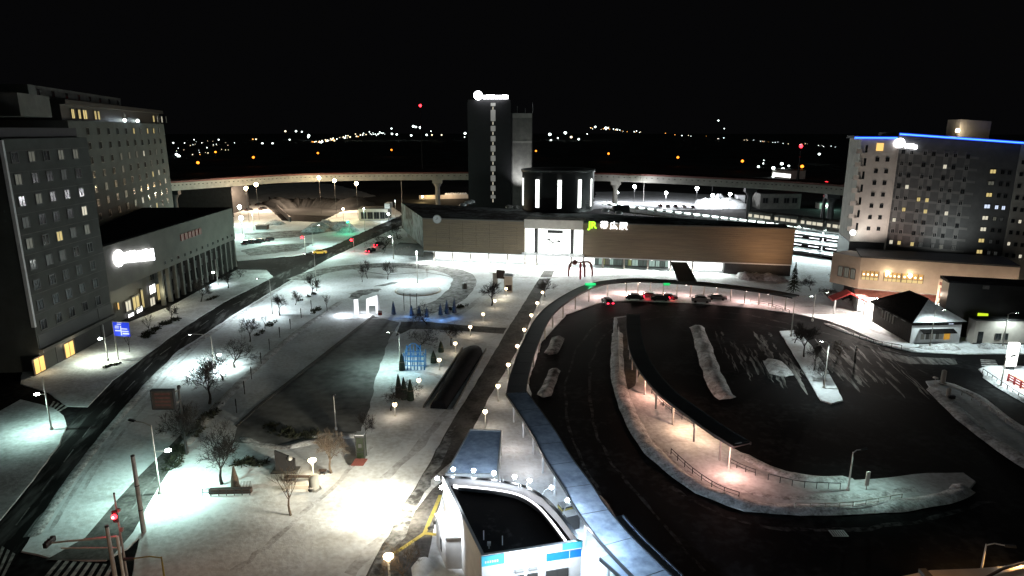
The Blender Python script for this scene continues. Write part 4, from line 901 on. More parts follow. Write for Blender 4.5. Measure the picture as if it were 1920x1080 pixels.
for x, y in ((1664, 511), (1706, 516)):
    s, z = fpd.hit(x, y); mb = MB(); mb.ball(fpd.pt(s, z, 0.5), 0.38); mb.build('wall_lamp', M['e_lampw'], pd_); light('POINT', fpd.pt(s, z, 1.8), 140, WARM, pd_, 0.2)
mb = MB(); vs = [fpd.pt(-0.6, 5.5, 0.1), fpd.pt(26, 5.5, 0.1), fpd.pt(26, 4.5, 2.6), fpd.pt(-0.6, 4.5, 2.6)]; mb.add(vs + [v_ - Vector((0, 0, 0.2)) for v_ in vs], [(0, 3, 2, 1), (4, 5, 6, 7), (0, 1, 5, 4), (1, 2, 6, 5), (2, 3, 7, 6), (3, 0, 4, 7)]); mb.build('awning', M['rust'], pd_)
mb = MB(); fpd.box(mb, 0.1, 28.9, 0, 5.58, -10.5, -0.6); mb.build('ground_floor', M['conc_d'], pd_)
mb = MB(); fpd.box(mb, 0.5, 24, 0.4, 4.2, -0.58, -0.4); sf = mb.build('shop_front', M['e_white'], pd_)
mb = MB()
for i in range(14): s = 0.5 + 23.5 * i / 13; fpd.box(mb, s - 0.06, s + 0.06, 0.4, 4.2, -0.38, -0.3)
mb.build('mullion', M['steel'], sf)
rnd = random.Random(11)
mb = MB()
for i in range(13):
    s = 5 + i * 1.3; fpd.box(mb, s, s + rnd.uniform(0.4, 0.9), 1.4 + rnd.uniform(0, 0.6), 2.4 + rnd.uniform(0, 1), -0.37, -0.34)
mb.build('window_poster', M['rust'], sf)
for i in range(7):
    s = 0.5 + 22 * i / 6; light('POINT', fpd.pt(s, 4.0, 2.2), 5200 if i < 3 else 2600, (1.0, 0.87, 0.78), pd_, 0.3)
    mb = MB(); mb.lathe(fpd.pt(s, 4.2, 2.2), [(0.05, -0.1), (0.4, -0.08), (0.4, 0.1)], 10); mb.build('awning_lamp', M['e_lamp'], pd_)
for q in (0, 6, 13, 20, 28): light('POINT', fpd.pt(q, 6.6, 4.2), 700, (1.0, 0.8, 0.62), pd_, 0.4)  # added lights without fixtures, brighten the annex wall above the awning
light('SPOT', fe.pt(fe.L * 0.6, 13.8, 7), 3600, (1.0, 0.87, 0.8), h, 0.4, 110, 1.0, fe.pt(fe.L * 0.5, 25, 0))  # added spot with no fixture, brightens the beige end wing
light('SPOT', fh.pt(13, 13.4, 8.5), 2600, (0.95, 1.0, 0.97), h, 0.5, 140, 1.0, fh.pt(13, 27, 0))  # added broad spot, unseen, lifts the grey facade
light('SPOT', fh.pt(3, 12.9, 8), 3500, (1.0, 0.72, 0.62), h, 0.4, 80, 1.0, fh.pt(5, 20, 0))
light('SPOT', fpd.pt(1, 6.0, 3.0), 15000, (1.0, 0.9, 0.82), pd_, 0.4, 150, 0.8, fpd.pt(-1, 0, 8))
# red gabled porch at the corner
pc = fpd.pt(-1.5, 0, 3.4)
po = thing('porch', pc, 'small porch with steep red roof edges at the glaring shop corner', 'porch')
mb = MB()
for sg_ in (-1, 1):
    a = pc + Vector((0, 0, 5.2)); b = pc + Vector((sg_ * 3.4, -sg_ * 0.8, 3.4)); n_ = Vector((0.6, 3.4, 0)) 
    mb.add([a, b, b + n_, a + n_, a - Vector((0, 0, 0.35)), b - Vector((0, 0, 0.35)), b + n_ - Vector((0, 0, 0.35)), a + n_ - Vector((0, 0, 0.35))], [(0, 1, 2, 3), (7, 6, 5, 4), (0, 4, 5, 1), (1, 5, 6, 2), (2, 6, 7, 3), (3, 7, 4, 0)])
mb.build('roof', M['red'], po)
for q_ in ((-3, 0.5), (3, -0.6)): mb = MB(); mb.box(pc + Vector((q_[0], q_[1], 1.75)), (0.3, 0.3, 3.3)); mb.build('post', M['white'], po)
# ------------------------------------------------------------ hip-roofed shop, flat annex, dark block
FL, FR_, BL = P(1705, 645), P(1797, 643), P(1634, 604); BR = BL + FR_ - FL
k = thing('hip_roofed_shop', FL, 'low shop with a dark hipped roof, one hip snow-white, posters on its front', 'shop')
ze = Hz(FL, 603)
MB().prism([(p.x, p.y) for p in (FL, FR_, BR, BL)], 0, ze).build('wall', M['darkwood'], k)
ff = Fac(FL, FR_)
mb = MB(); ff.box(mb, 0, ff.L, 0, ze - 0.8, 0, 0.12); fw_ = mb.build('front_wall', M['white'], k)
cen = (FL + FR_ + BL + BR) / 4; R1, R2 = BL.lerp(BR, 0.5).lerp(cen, 0.55), FL.lerp(FR_, 0.5).lerp(cen, 0.55)
zr_ = ze + 3.3
ov = [cen + (p - cen) * 1.1 for p in (FL, FR_, BR, BL)]; ov = [Vector((p.x, p.y, ze)) for p in ov]
r1, r2 = Vector((R1.x, R1.y, zr_)), Vector((R2.x, R2.y, zr_))
mb = MB(); mb.add(ov + [r1, r2] + [p - Vector((0, 0, 0.3)) for p in ov], [(3, 0, 5, 4), (1, 2, 4, 5), (2, 3, 4), (6, 7, 1, 0), (7, 8, 2, 1), (8, 9, 3, 2), (9, 6, 0, 3), (9, 8, 7, 6)]); mb.build('roof', M['tile'], k)
e = Vector((0, 0, 0.03)); mb = MB(); mb.add([ov[0] + e, ov[1] + e, r2 + e, ov[0], ov[1], r2], [(0, 1, 2), (0, 3, 4, 1), (1, 4, 5, 2), (2, 5, 3, 0)]); mb.build('snow_covered_hip', M['snow'], k)
mb = MB(); mb.tube([r1, r2], 0.18, 8); mb.tube([r2, ov[0] + e], 0.13, 8); mb.tube([r1, ov[3]], 0.13, 8); mb.build('ridge_cap', M['tile'], k)
mb = MB(); a_ = ff.pt(ff.L * 0.16, ze - 1.5, 0.12); b_ = ff.pt(ff.L * 0.84, ze - 1.5, 0.12); o_ = ff.n * 1.2 - Vector((0, 0, 0.5)); mb.add([a_, b_, b_ + o_, a_ + o_] + [p - Vector((0, 0, 0.12)) for p in (a_, b_, b_ + o_, a_ + o_)], [(0, 3, 2, 1), (4, 5, 6, 7), (0, 1, 5, 4), (1, 2, 6, 5), (2, 3, 7, 6), (3, 0, 4, 7)]); mb.build('front_awning', M['tile'], k)
for s, m in ((0.27, 'glass'), (0.45, 'glass'), (0.60, 'glass'), (0.78, 'e_w4')): window(ff, ff.L * s, ze - 0.42, 1.15, 0.6, m, k, 0.0)
for i, s in enumerate((0.2, 0.3, 0.38, 0.5, 0.58)):
    mb = MB(); ff.box(mb, ff.L * s, ff.L * s + 0.7, 0.9, 2.0, 0.12, 0.16); mb.build('poster', M['conc_d'] if i % 2 else M['conc'], k)
mb = MB(); ff.box(mb, ff.L * 0.67, ff.L * 0.79, 0.8, 2.1, 0.12, 0.17); mb.build('poster', M['e_poster'], k)
fsd = Fac(FL, BL)
for i in range(5): window(fsd, fsd.L * (0.45 + 0.07 * i), ze - 1.6, 0.5, 1.6, 'e_w3', k, 0.0)
for i in range(4): window(fsd, fsd.L * (0.2 + 0.2 * i), ze - 0.5, 1.6, 0.4, 'e_w5', k, 0.0)
FA, FB = P(1823, 646), P(1990, 648); fa = Fac(FA, FB); za = Hz(FA, 601)
k = thing('flat_roofed_annex', FA, 'white flat-roofed annex with a dark door and two small windows', 'building')
mb = MB(); fa.box(mb, 0, fa.L, 0, za, -2.2, 0); mb.build('wall', M['conc_w'], k)
mb = MB(); fa.box(mb, -0.15, fa.L, za + 0.01, za + 0.3, -2.2, 0.15); mb.build('roof', M['dark'], k)
mb = MB(); s = fa.hit(1838, 630)[0]; fa.box(mb, s - 0.5, s + 0.5, 0.05, 2.6, 0, 0.05); mb.build('door', M['glass'], k)
for x in (1871, 1885): s, z = fa.hit(x, 631); window(fa, s, z, 1.1 if x < 1880 else 0.9, 1.3, 'glass', k)
mb = MB(); fa.box(mb, 0, fa.L, 0, 0.35, 0, 0.06); mb.build('plinth', M['dark'], k)
FA2, FB2 = P(1768, 633), P(1995, 650); fb = Fac(FA2, FB2); zb2 = Hz(FA2, 532)
k = thing('dark_building', FA2, 'black windowless building behind the flat annex with a small lime green sign', 'building')
mb = MB(); fb.box(mb, 0, fb.L, 0, zb2, -5, -1.2); mb.build('wall', M['black'], k)
mb = MB(); fb.box(mb, -0.4, fb.L, zb2 + 0.01, zb2 + 0.5, -5.4, -0.8); mb.build('roof', M['rooftar'], k)
s, z = fb.hit(1843, 592, -1); mb = MB(); fb.box(mb, s - 0.85, s + 0.85, z - 0.45, z + 0.45, -1.19, -0.95); sg2 = mb.build('lime_sign', M['e_lime'], k)
for x in (1848, 1853): s, z = fb.hit(x, 529, -1.2); window(fb, s, min(z, zb2 - 0.6), 0.6, 0.7, 'e_w5', k, -1.2)
# tall pinkish advertising panel on the corner beyond the hip-roofed shop
a = P(1748, 606); b = P(1778, 617); fg = Fac(a, b)
light('SPOT', fs.pt(LS * 0.94, 5.0, 11), 4200, (1.0, 0.62, 0.36), st, 0.4, 125, 1.0, fs.pt(LS * 0.93, 11.5, 0))  # added wash light without a fixture, warms the station's right end
k = thing('advert_panel', a, 'tall pink-lit advertising panel with framed pictures between the hipped roof and the black building', 'sign')
zA = Hz(a, 524); zB = Hz(a, 568)
mb = MB(); fg.box(mb, 0, fg.L, zB, zA, -0.4, 0); pn = mb.build('panel', M['beige'], k)
mb = MB(); fg.box(mb, 0.3, fg.L - 0.3, zA - 1.1, zA - 0.4, 0, 0.05); mb.build('lettering_band', M['rust'], pn)
mb = MB(); fg.box(mb, 0.6, 1.7, zB + 1.2, zA - 1.6, 0, 0.05); mb.build('picture', M['rust'], pn)
mb = MB(); fg.box(mb, 2.1, fg.L - 0.4, zB + 0.4, zB + 1.8, 0, 0.05); mb.build('picture', M['brown'], pn)
for s in (0.3, fg.L - 0.3): mb = MB(); mb.box(fg.pt(s, zB / 2, -0.2), (0.25, 0.25, zB)); mb.build('post', M['iron'], k)
light('SPOT', fg.pt(fg.L / 2, zB + 1, 5), 700, PINK, k, 0.3, 80, 0.8, fg.pt(fg.L / 2, (zA + zB) / 2, 0))
# ================================================================== police box in the foreground
ZK = 5.9
Kp = [P(x, y, ZK) for x, y in ((830, 893), (885, 896), (940, 902), (985, 912), (1022, 933), (1050, 962), (1091, 1014), (903, 1042))]
kb = thing('police_box', sum(Kp, Vector()) / 8 - Vector((0, 0, ZK)), 'white police box with a curved back, dark sunken roof and crown of floodlights', 'police box')
cen = sum(Kp, Vector()) / 8
def ins(pts, d):
    out = []
    n = len(pts)
    for i in range(n):
        p0, p1, p2 = pts[i - 1], pts[i], pts[(i + 1) % n]
        e1_, e2_ = (p1 - p0).normalized(), (p2 - p1).normalized()
        n1, n2 = Vector((-e1_.y, e1_.x, 0)), Vector((-e2_.y, e2_.x, 0))
        if n1.dot(cen - p1) < 0: n1 = -n1
        if n2.dot(cen - p1) < 0: n2 = -n2
        b = (n1 + n2).normalized(); out.append(p1 + b * d / max(0.4, b.dot(n1)))
    return out
inner = ins(Kp, 0.28)
mb = MB(); n = 8
for i in range(n):
    a, b, c, d = Kp[i], Kp[(i + 1) % n], inner[(i + 1) % n], inner[i]
    z = Vector((0, 0, 1)); lo = ZK
    mb.add([a - z * ZK, b - z * ZK, b, a, d, c, c - z * 0.9, d - z * 0.9], [(0, 1, 2, 3), (3, 2, 5, 4), (4, 5, 6, 7)])
mb.build('wall', M['white'], kb)
MB().prism([(p.x, p.y) for p in ins(Kp, 0.26)], ZK - 0.95, ZK - 0.85).build('roof', M['kroof'], kb)
# dark outer band and lit inner cove along the curved back
mb = MB()
back = smooth(Kp[:7], 4); inb = smooth(ins(Kp, 0.32)[:7], 4)
outb = smooth(ins(Kp, -0.06)[:7], 4)
for i in range(len(back) - 1):
    u = Vector((0, 0, 0.05)); w_ = Vector((0, 0, 0.9))
    mb.add([outb[i] + u, outb[i + 1] + u, inb[i + 1] + u, inb[i] + u, outb[i] - w_, outb[i + 1] - w_], [(0, 1, 2, 3), (4, 5, 1, 0)])
mb.build('coping', M['black'], kb)
cove = smooth(ins(Kp, 1.0)[:7], 4); cove[0] = ins(Kp, 0.8)[0]
mb = MB()
for i in range(len(cove) - 1):
    if (i % 5) != 4 or True:
        a, b = cove[i].copy(), cove[i + 1].copy(); a.z = b.z = ZK - 0.55
        mb.bar(a, b, 0.16, 0.3)
mb.build('cove_light', M['e_strip'], kb)
mb = MB()
cl2 = smooth(ins(Kp, 1.12)[:7], 4)
for i in range(len(cl2) - 1):
    a, b = cl2[i].copy(), cl2[i + 1].copy(); a.z = b.z = ZK - 0.75; mb.bar(a, b, 0.12, 0.5)
mb.build('gutter', M['canopy_d'], kb)
for x, y in ((938, 905), (972, 915)):
    p = P(x, y, ZK); mb = MB(); mb.tube([p, p + Vector((0, 0, 0.45)), p + Vector((0.25, 0, 0.45)), p + Vector((0.25, 0, 0))], 0.04, 6); mb.build('ladder_hook', M['steel'], kb)
for x, y in ((907, 1012), (942, 1022)):
    p = P(x, y, ZK - 0.85); mb = MB(); mb.tube([p, p + Vector((0, 0, 0.9))], 0.05, 6); mb.build('vent_pipe', M['white'], kb)
p = P(917, 1028, ZK - 0.85); mb = MB(); mb.box(p + Vector((0, 0, 0.45)), (0.3, 0.3, 0.25)); mb.box(p + Vector((0, 0, 0.15)), (0.12, 0.12, 0.4)); mb.build('roof_camera', M['white'], kb)
kf = Fac(Kp[7], Kp[6]); kL = kf.L
mb = MB(); kf.box(mb, -0.03, kL * 0.22, ZK - 1.0, ZK - 0.05, 0.0, 0.08); b1 = mb.build('name_band', M['cyan'], kb)
mb = MB()
for i in range(6): kf.box(mb, 0.25 + i * 0.2, 0.25 + i * 0.2 + 0.13, ZK - 0.72, ZK - 0.5, 0.08, 0.1)
mb.build('white_lettering', M['white'], b1)
mb = MB(); kf.box(mb, kL * 0.64, kL * 0.995, ZK - 1.45, ZK - 0.75, 0.0, 0.09); b2 = mb.build('blue_band', M['bluep'], kb)
mb = MB(); kf.box(mb, kL * 0.87, kL * 0.875, ZK - 1.45, ZK - 0.75, 0.09, 0.1); mb.build('joint', M['white'], b2)
mb = MB(); kf.box(mb, kL * 0.8, kL + 0.02, ZK - 0.62, ZK + 0.0, 0.0, 0.05); mb.build('cyan_trim', M['cyan'], kb)
for s, w in ((0.36, 0.9), (0.5, 0.9), (0.75, 2.0)): window(kf, kL * s, ZK - 2.9, w, 1.0, 'e_w5', kb, 0.0)
for s in (0.36, 0.5):
    mb = MB(); kf.box(mb, kL * s - 0.35, kL * s + 0.35, ZK - 1.95, ZK - 1.8, 0.0, 0.35); mb.build('wall_lamp', M['steel'], kb)
light('AREA', kf.pt(kL / 2, ZK - 0.2, 2.6), 560, (0.82, 0.92, 1.0), kb, size=(7, 0.6), aim=kf.pt(kL / 2, 3.0, 0))
klw = Fac(Kp[0], Kp[7])
# annex
light('SPOT', P(796, 962, 6.5), 5200, (0.93, 0.97, 1.0), kb, 0.2, 80, 1.0, P(874, 985, 3.2))  # added spot where no lamp stands, brightens the left wall and annex
q = [P(835, 1009, 3.4), P(886, 1007, 3.4), P(862, 957, 3.4), P(817, 967, 3.4)]
ax = thing('annex', (q[0].x, q[0].y, 0), 'small white box-shaped annex standing against the left wall of the police box', 'shed')
MB().prism([(p.x, p.y) for p in q], 0, 3.38).build('wall', M['white'], ax)
MB().slab([(p.x + (p - sum(q, Vector()) / 4).x * 0.05, p.y + (p - sum(q, Vector()) / 4).y * 0.05) for p in q], 3.4, 3.55).build('roof', M['white'], ax)
fx = Fac(q[3], q[0]); mb = MB(); fx.box(mb, fx.L * 0.45, fx.L * 0.6, 0.9, 2.2, 0, 0.03); mb.build('door', M['glass'], ax)
for x, y in ((818, 980), (808, 990)):
    p = P(x, y, 0.14); o = MB().lathe(p, [(0.35, 0), (0.35, 0.03), (0.05, 0.035)], 14).build('manhole_cover', M['iron'], None, p); tag(o, 'round manhole cover %s the annex of the police box' % ('against' if x > 815 else 'a step away from'), 'manhole cover')
# floodlights on arms
arms = [((850, 880), 0.12), ((888, 882), 0.34), ((926, 887), 0.56), ((965, 894), 0.78), ((993, 901), 0.95), ((1034, 914), 1.3)]
def floodlamp(base, head, aim, energy, label, col=(0.66, 0.83, 1.0), spot=None, group=None):
    o = thing('floodlight', base, label, 'floodlight', group)
    mb = MB(); mb.tube([base, Vector((base.x, base.y, head.z)).lerp(head, 0.4), head], 0.05, 6); mb.build('arm', M['steel'], o)
    mb = MB(); mb.ball(head, 0.22, 10, 0.85); mb.build('lamp_head', M['e_flood'], o)
    light('SPOT' if spot else 'POINT', head - Vector((0, 0, 0.35)), energy, col, o, 0.12, spot, 1.0, aim)
    return o
ordn = ['leftmost', 'second from the left', 'third from the left', 'third from the right', 'second from the right', 'rightmost']
for i, ((x, y), t) in enumerate(arms):
    hd = P(x, y, ZK + 0.4); best = min(back, key=lambda p: (p - hd).length); b = best + Vector((0, 0, -0.3))
    floodlamp(b, hd, None, (1000, 1000, 900, 330, 330, 460)[i], 'floodlight, %s of six along the curved police box roof' % ordn[i])
for i, (x, y) in enumerate(((820, 897), (828, 914), (836, 932))):
    hd = P(x, y, ZK - 0.3); b = Kp[0].lerp(Kp[7], (0.02, 0.12, 0.24)[i]) + Vector((0, 0, -0.5))
    floodlamp(b, hd, P(668, 934), (5200, 26000, 5200)[i], 'floodlight on the left wall of the police box, %s' % ('at the back corner', 'between two others', 'nearest the front')[i], ((1.0, 0.86, 0.6), (1.0, 0.93, 0.74), (1.0, 0.86, 0.6))[i], (125, 66, 125)[i])
    light('POINT', hd + Vector((-0.2, 0, -0.3)), 110, (0.95, 0.97, 1.0), None, 0.2)
hd = P(1064, 938, ZK - 1.2); b = Kp[5] + Vector((0, 0, -1.2)); floodlamp(b, hd, None, 420, 'floodlight above the two boxes on the right wall of the police box')
light('POINT', P(1096, 985, 6.2), 3000, (0.6, 0.8, 1.0), None, 0.3)
light('POINT', P(1085, 1000, 2.4), 200, (0.9, 0.95, 1.0), None, 0.3)
for i, (x, y) in enumerate(((1062, 945), (1071, 962))):
    p = P(x, y, 1.8); o = thing('equipment_box', (p.x, p.y, 0), 'dark equipment box with a yellow strip against the right wall of the police box' if i == 0 else 'dark equipment box at the right wall of the police box, nearer its front', 'box')
    mb = MB(); mb.box((p.x, p.y, 0.95), (1.5, 1.0, 1.7), 0.4); mb.build('body', M['dark'], o)
    mb = MB(); mb.box((p.x, p.y, 1.83), (1.54, 1.04, 0.06), 0.4); mb.build('lid', M['steel'], o)
    if i == 0: mb = MB(); mb.box((p.x, p.y, 1.5), (1.56, 1.06, 0.18), 0.4); mb.build('yellow_strip', M['yellow'], o)
# snow-dusted blue canopy behind the police box
c4 = [P(x, y, 3.1) for x, y in ((882, 809), (940, 811), (932, 893), (836, 893))]
o = thing('bus_shelter', sum(c4, Vector()) / 4 - Vector((0, 0, 3.1)), 'flat-roofed blue-white shelter running back from the police box', 'shelter')
MB().slab([(p.x, p.y) for p in c4], 3.1, 3.28).build('roof', M['canopy_n'], o)
mb = MB()
for i in range(4): mb.bar(c4[i] + Vector((0, 0, 0.12)), c4[(i + 1) % 4] + Vector((0, 0, 0.12)), 0.16, 0.42)
mb.build('roof_edge', M['steel'], o)
for t in (0.05, 0.35, 0.65, 0.95):
    for a, b in ((c4[0], c4[3]), (c4[1], c4[2])):
        p = a.lerp(b, t); mb = MB(); mb.tube([(p.x, p.y, 0.1), (p.x, p.y, 3.1)], 0.07, 8); mb.build('post', M['pole'], o)
# ================================================================== covered walkways
def covered(name, pts, w, z, label, cat, roof_m, posts, post_m, group=None, edge='canopy_d', nsm=5, post_side=1, base=0.12):
    c = smooth([P(x, y, z) for x, y in pts], nsm)
    o = thing(name, Vector((c[len(c) // 2].x, c[len(c) // 2].y, 0)), label, cat, group)
    mb = MB(); sweep(mb, c, w, z, z + 0.16); mb.build('roof', M[roof_m] if isinstance(roof_m, str) else roof_m, o)
    a, b = sides(c, w + 0.12)
    for l in (a, b):
        mb = MB(); sweep(mb, l, 0.12, z - 0.14, z + 0.24); mb.build('roof_edge', M[edge], o)
    L = [0]
    for i in range(len(c) - 1): L.append(L[-1] + (c[i + 1] - c[i]).length)
    for k in range(int(L[-1] / 5)):
        t = 2.5 + 5 * k; j = min(max(i for i in range(len(L)) if L[i] <= t), len(c) - 2); p = c[j].lerp(c[j + 1], (t - L[j]) / max(L[j + 1] - L[j], 1e-4)); d = (c[j + 1] - c[j]).normalized(); n_ = Vector((-d.y, d.x, 0)) * (w / 2 - 0.02); e_ = Vector((0, 0, 0.18))
        mb = MB(); mb.bar(p + n_ + e_ - Vector((0, 0, 0.02)), p - n_ + e_ - Vector((0, 0, 0.02)), 0.06, 0.03); mb.build('roof_joint', M[edge], o)
    for k in range(posts):
        t = L[-1] * (k + 0.5) / posts; j = max(i for i in range(len(L)) if L[i] <= t); j = min(j, len(c) - 2)
        p = c[j].lerp(c[j + 1], (t - L[j]) / max(L[j + 1] - L[j], 1e-4)); d = (c[j + 1] - c[j]).normalized(); n_ = Vector((-d.y, d.x, 0)) * post_side
        p = p + n_ * w * 0.36
        mb = MB(); mb.tube([(p.x, p.y, base), (p.x, p.y, z - 0.02)], 0.14, 8); pp = mb.build('post', M[post_m], o)
        q = p - n_ * w * 0.55; mb = MB(); mb.bar((p.x, p.y, z - 0.25), (q.x, q.y, z - 0.08), 0.1); mb.build('bracket', M[post_m], pp)
    return o, c
wk1, wc = covered('covered_walkway', [(1255, 1115), (1222, 1082), (1180, 1040), (1143, 1000), (1107, 953), (1081, 910), (1046, 860), (1019, 812), (985, 762), (968, 738)], 2.9, 3.3,
    'pale blue roofed walkway curving down from the bend past the police box', 'walkway', 'canopy_n', 9, 'white')
wk2, wc2 = covered('covered_walkway', [(968, 738), (974, 705), (992, 650), (1018, 598), (1048, 569), (1092, 543), (1126, 532), (1160, 527.5)], 2.6, 3.3,
    'dark roofed walkway from the bend up to the green sign near the station', 'walkway', 'canopy_d', 10, 'pole', post_side=-1)
wk3, wc3 = covered('taxi_canopy', [(1160, 527.5), (1200, 526), (1260, 529), (1330, 534), (1400, 542), (1450, 549), (1492, 557)], 3.0, 3.3,
    'long curved canopy on pale posts over the pink-lit taxi stand', 'canopy', 'canopy_d', 13, 'pole', post_side=-1)
# lower wings beside the near walkway
for pts, lab in ((((1150, 972), (1188, 1016), (1230, 1058), (1262, 1090)), 'lower grey wing of the near walkway roof on its road side'), (((1142, 1042), (1172, 1068), (1200, 1095)), 'lower grey wing of the near walkway roof on the police box side')):
    covered('walkway_canopy', pts, 2.0, 2.8, lab, 'canopy', 'canopy', 2, 'white')
covered('link_canopy', [(1272, 492), (1282, 513), (1289, 529)], 4.2, 3.9, 'short dark canopy joining the station front to the taxi stand roof', 'canopy', 'canopy_d', 3, 'pole')
isl, ic = covered('bus_canopy', [(1187, 590), (1188, 620), (1196, 660), (1213, 694), (1250, 737), (1300, 775), (1345, 807), (1392, 836)], 2.5, 3.2,
    'black curved bus stop canopy on the long teardrop island with pink light beneath', 'canopy', 'canopy_d', 11, 'pole_c', post_side=-1, base=0.15)
for o, x, y, s in ((wk2, 1107, 533, 1), (wk3, 1250, 533, 0.6)):
    p = P(x, y, 3.7); mb = MB(); mb.box(p, (2.6 * s, 0.2, 0.6)); sg3 = mb.build('green_sign', glow('lit_green_sign_%d' % int(s * 10), (0.05, 0.9, 0.3), 0.6 * s), o); light('POINT', p + Vector((0, -0.8, 0.6)), 120 * s, (0.1, 1.0, 0.4), o, 0.2)
def under_lamp(o, c, x, y, e, col=PINK, z=2.85, m='e_pink', r=0.2, off=0.0):
    def sx(q): return CX + F * q.x / (q.y * cp - (q.z - HC) * sp)
    def sy(q): w_ = q.y * cp - (q.z - HC) * sp; return CY - F * (q.y * sp + (q.z - HC) * cp) / w_
    i = min(range(len(c)), key=lambda k: (sx(c[k]) - x) ** 2 + (sy(c[k]) - y) ** 2); q = c[i]; d = (c[min(i + 1, len(c) - 1)] - c[max(i - 1, 0)]).normalized()
    p = Vector((q.x, q.y, z)) + Vector((-d.y, d.x, 0)) * off; mb = MB(); mb.lathe(p, [(0.05, -0.1), (r, -0.08), (r, 0.08)], 10); mb.build('canopy_lamp', M[m], o); light('POINT', p - Vector((0, 0, 0.35)), e, col, o, 0.15)
for x, y, e in ((1020, 568, 60), (1120, 540, 300), (1170, 535, 420), (1205, 533, 330), (1250, 537, 160), (1290, 541, 220), (1345, 545, 240), (1395, 549, 420), (1440, 556, 200), (1478, 563, 140)): under_lamp(wk3 if x > 1150 else wk2, wc3 if x > 1150 else wc2, x, y - 8, e * 1.9, off=0.0)
for x, y, e in ((984, 640, 120), (1066, 569, 160), (1055, 590, 60)): under_lamp(wk2, wc2, x + 14, y, e, off=0.0)
for x, y, e, c in ((1190, 610, 40, SOD), (1190, 640, 25, WARM), (1200, 672, 60, SOD), (1226, 712, 760, (1.0, 0.5, 0.36)), (1262, 745, 45, PINK), (1290, 770, 760, (1.0, 0.6, 0.38)), (1312, 788, 330, (1.0, 0.66, 0.42)), (1345, 812, 50, PINK)): under_lamp(isl, ic, x, y, e, c, off=-0.1)
light('POINT', P(1372, 862, 2.4), 760, (1.0, 0.53, 0.43), isl, 0.2)
light('POINT', P(985, 850, 2.6), 170, (1.0, 0.9, 0.85), wk1, 0.2); light('POINT', P(960, 810, 2.6), 170, (1.0, 0.86, 0.78), wk1, 0.2)
# sloping dark vault of the underpass stair
a, b = P(893, 650), P(822, 768)
o = thing('underpass_vault', a, 'long dark vaulted roof of an underpass stair sunk into the plaza', 'stair roof')
d = (b - a); Lv = d.length; d.normalize(); n_ = Vector((-d.y, d.x, 0))
vs = []; rows = 14; W_ = 2.1
for i in range(rows + 1):
    t = i / rows; k = math.sin(min(1, (t + 0.02) * 5) * math.pi / 2); 
    for j in range(9):
        q = math.pi * j / 8; vs.append(a + d * (Lv * t) + n_ * math.cos(q) * W_ * (1.1 - 0.5 * t) * max(k, 0.15) + Vector((0, 0, 0.12 + math.sin(q) * 1.3 * max(k, 0.1))))
mb = MB(); mb.add(vs, [(i * 9 + j, i * 9 + j + 1, (i + 1) * 9 + j + 1, (i + 1) * 9 + j) for i in range(rows) for j in range(8)], True); mb.add(vs[:9], [tuple(range(9))]); mb.add(vs[-9:], [tuple(range(9))[::-1]]); mb.build('vault', M['rooftar'], o)
mb = MB(); 
for s_ in (-1, 1): mb.bar(a + n_ * s_ * 2.25 + Vector((0, 0, 0.25)) + d * 2, b + n_ * s_ * 2.25 + Vector((0, 0, 0.25)), 0.22, 0.4)
mb.build('side_wall', M['conc_d'], o)
# ================================================================== street lamps
def street_lamp(x, y, yt, label, arm=None, side=None, e_top=0, e_side=0, col=GW, lit=True, r=0.11, tint='pole', group='street lamps', headlit=False, lean=0):
    b = P(x, y, 0.1); h = max(3.0, Hz(b, yt))
    o = thing('street_lamp', b, label, 'street lamp', group)
    mb = MB(); mb.tube([b, b + Vector((0, 0, h * 0.35)), b + Vector((lean, 0, h))], [r, r * 0.8, r * 0.55], 10); mb.lathe(b, [(r * 2, 0), (r * 2, 0.25), (r * 1.2, 0.5)], 10); mb.build('pole', M[tint], o)
    top = b + Vector((lean, 0, h))
    if arm is not None:
        v = Vector((arm[0], arm[1], 0.25)); e = top + v
        mb = MB(); mb.tube([top - Vector((0, 0, 0.1)), top + v * 0.4 + Vector((0, 0, 0.12)), e], 0.055, 8); mb.build('arm', M[tint], o)
        mb = MB(); u = v.normalized(); mb.bar(e - u * 0.15, e + u * 0.65, 0.3, 0.14); hd = mb.build('lamp_head', M['dark'], o)
        mb = MB(); mb.bar(e + u * 0.0 - Vector((0, 0, 0.08)), e + u * 0.55 - Vector((0, 0, 0.08)), 0.22, 0.03); mb.build('lamp_glass', M['e_lamp'] if e_top else M['glass'], hd)
        if e_top: light('SPOT', e + u * 0.25 - Vector((0, 0, 0.25)), e_top, col, o, 0.15, 140, 0.7, e + u * 0.25 - Vector((0, 0, 5)))
    elif not side:
        mb = MB(); mb.lathe(top, [(0.1, 0), (0.28, 0.08), (0.28, 0.2), (0.05, 0.3)], 12); mb.build('lamp_head', M['e_lamp'] if headlit else M['dark'], o)
        if e_top: light('POINT', top + Vector((0.0, -0.5, -0.1)), e_top, col, o, 0.2)
    if side is not None:
        sx, sy, fr_ = side; v = Vector((sx, sy, 0)); s0 = b + Vector((0, 0, h * fr_)); e = s0 + v
        mb = MB(); mb.tube([s0, e], 0.045, 6); mb.build('side_arm', M[tint], o)
        mb = MB(); mb.lathe(e, [(0.08, -0.05), (0.3, 0.0), (0.3, 0.14), (0.06, 0.24)], 12); mb.build('side_lamp', M['e_lamp'] if e_side else M['dark'], o)
        if e_side: light('SPOT', e - Vector((0, 0, 0.2)), e_side, col, o, 0.15, 150, 0.8, e - Vector((0, 0, 5)))
    return o
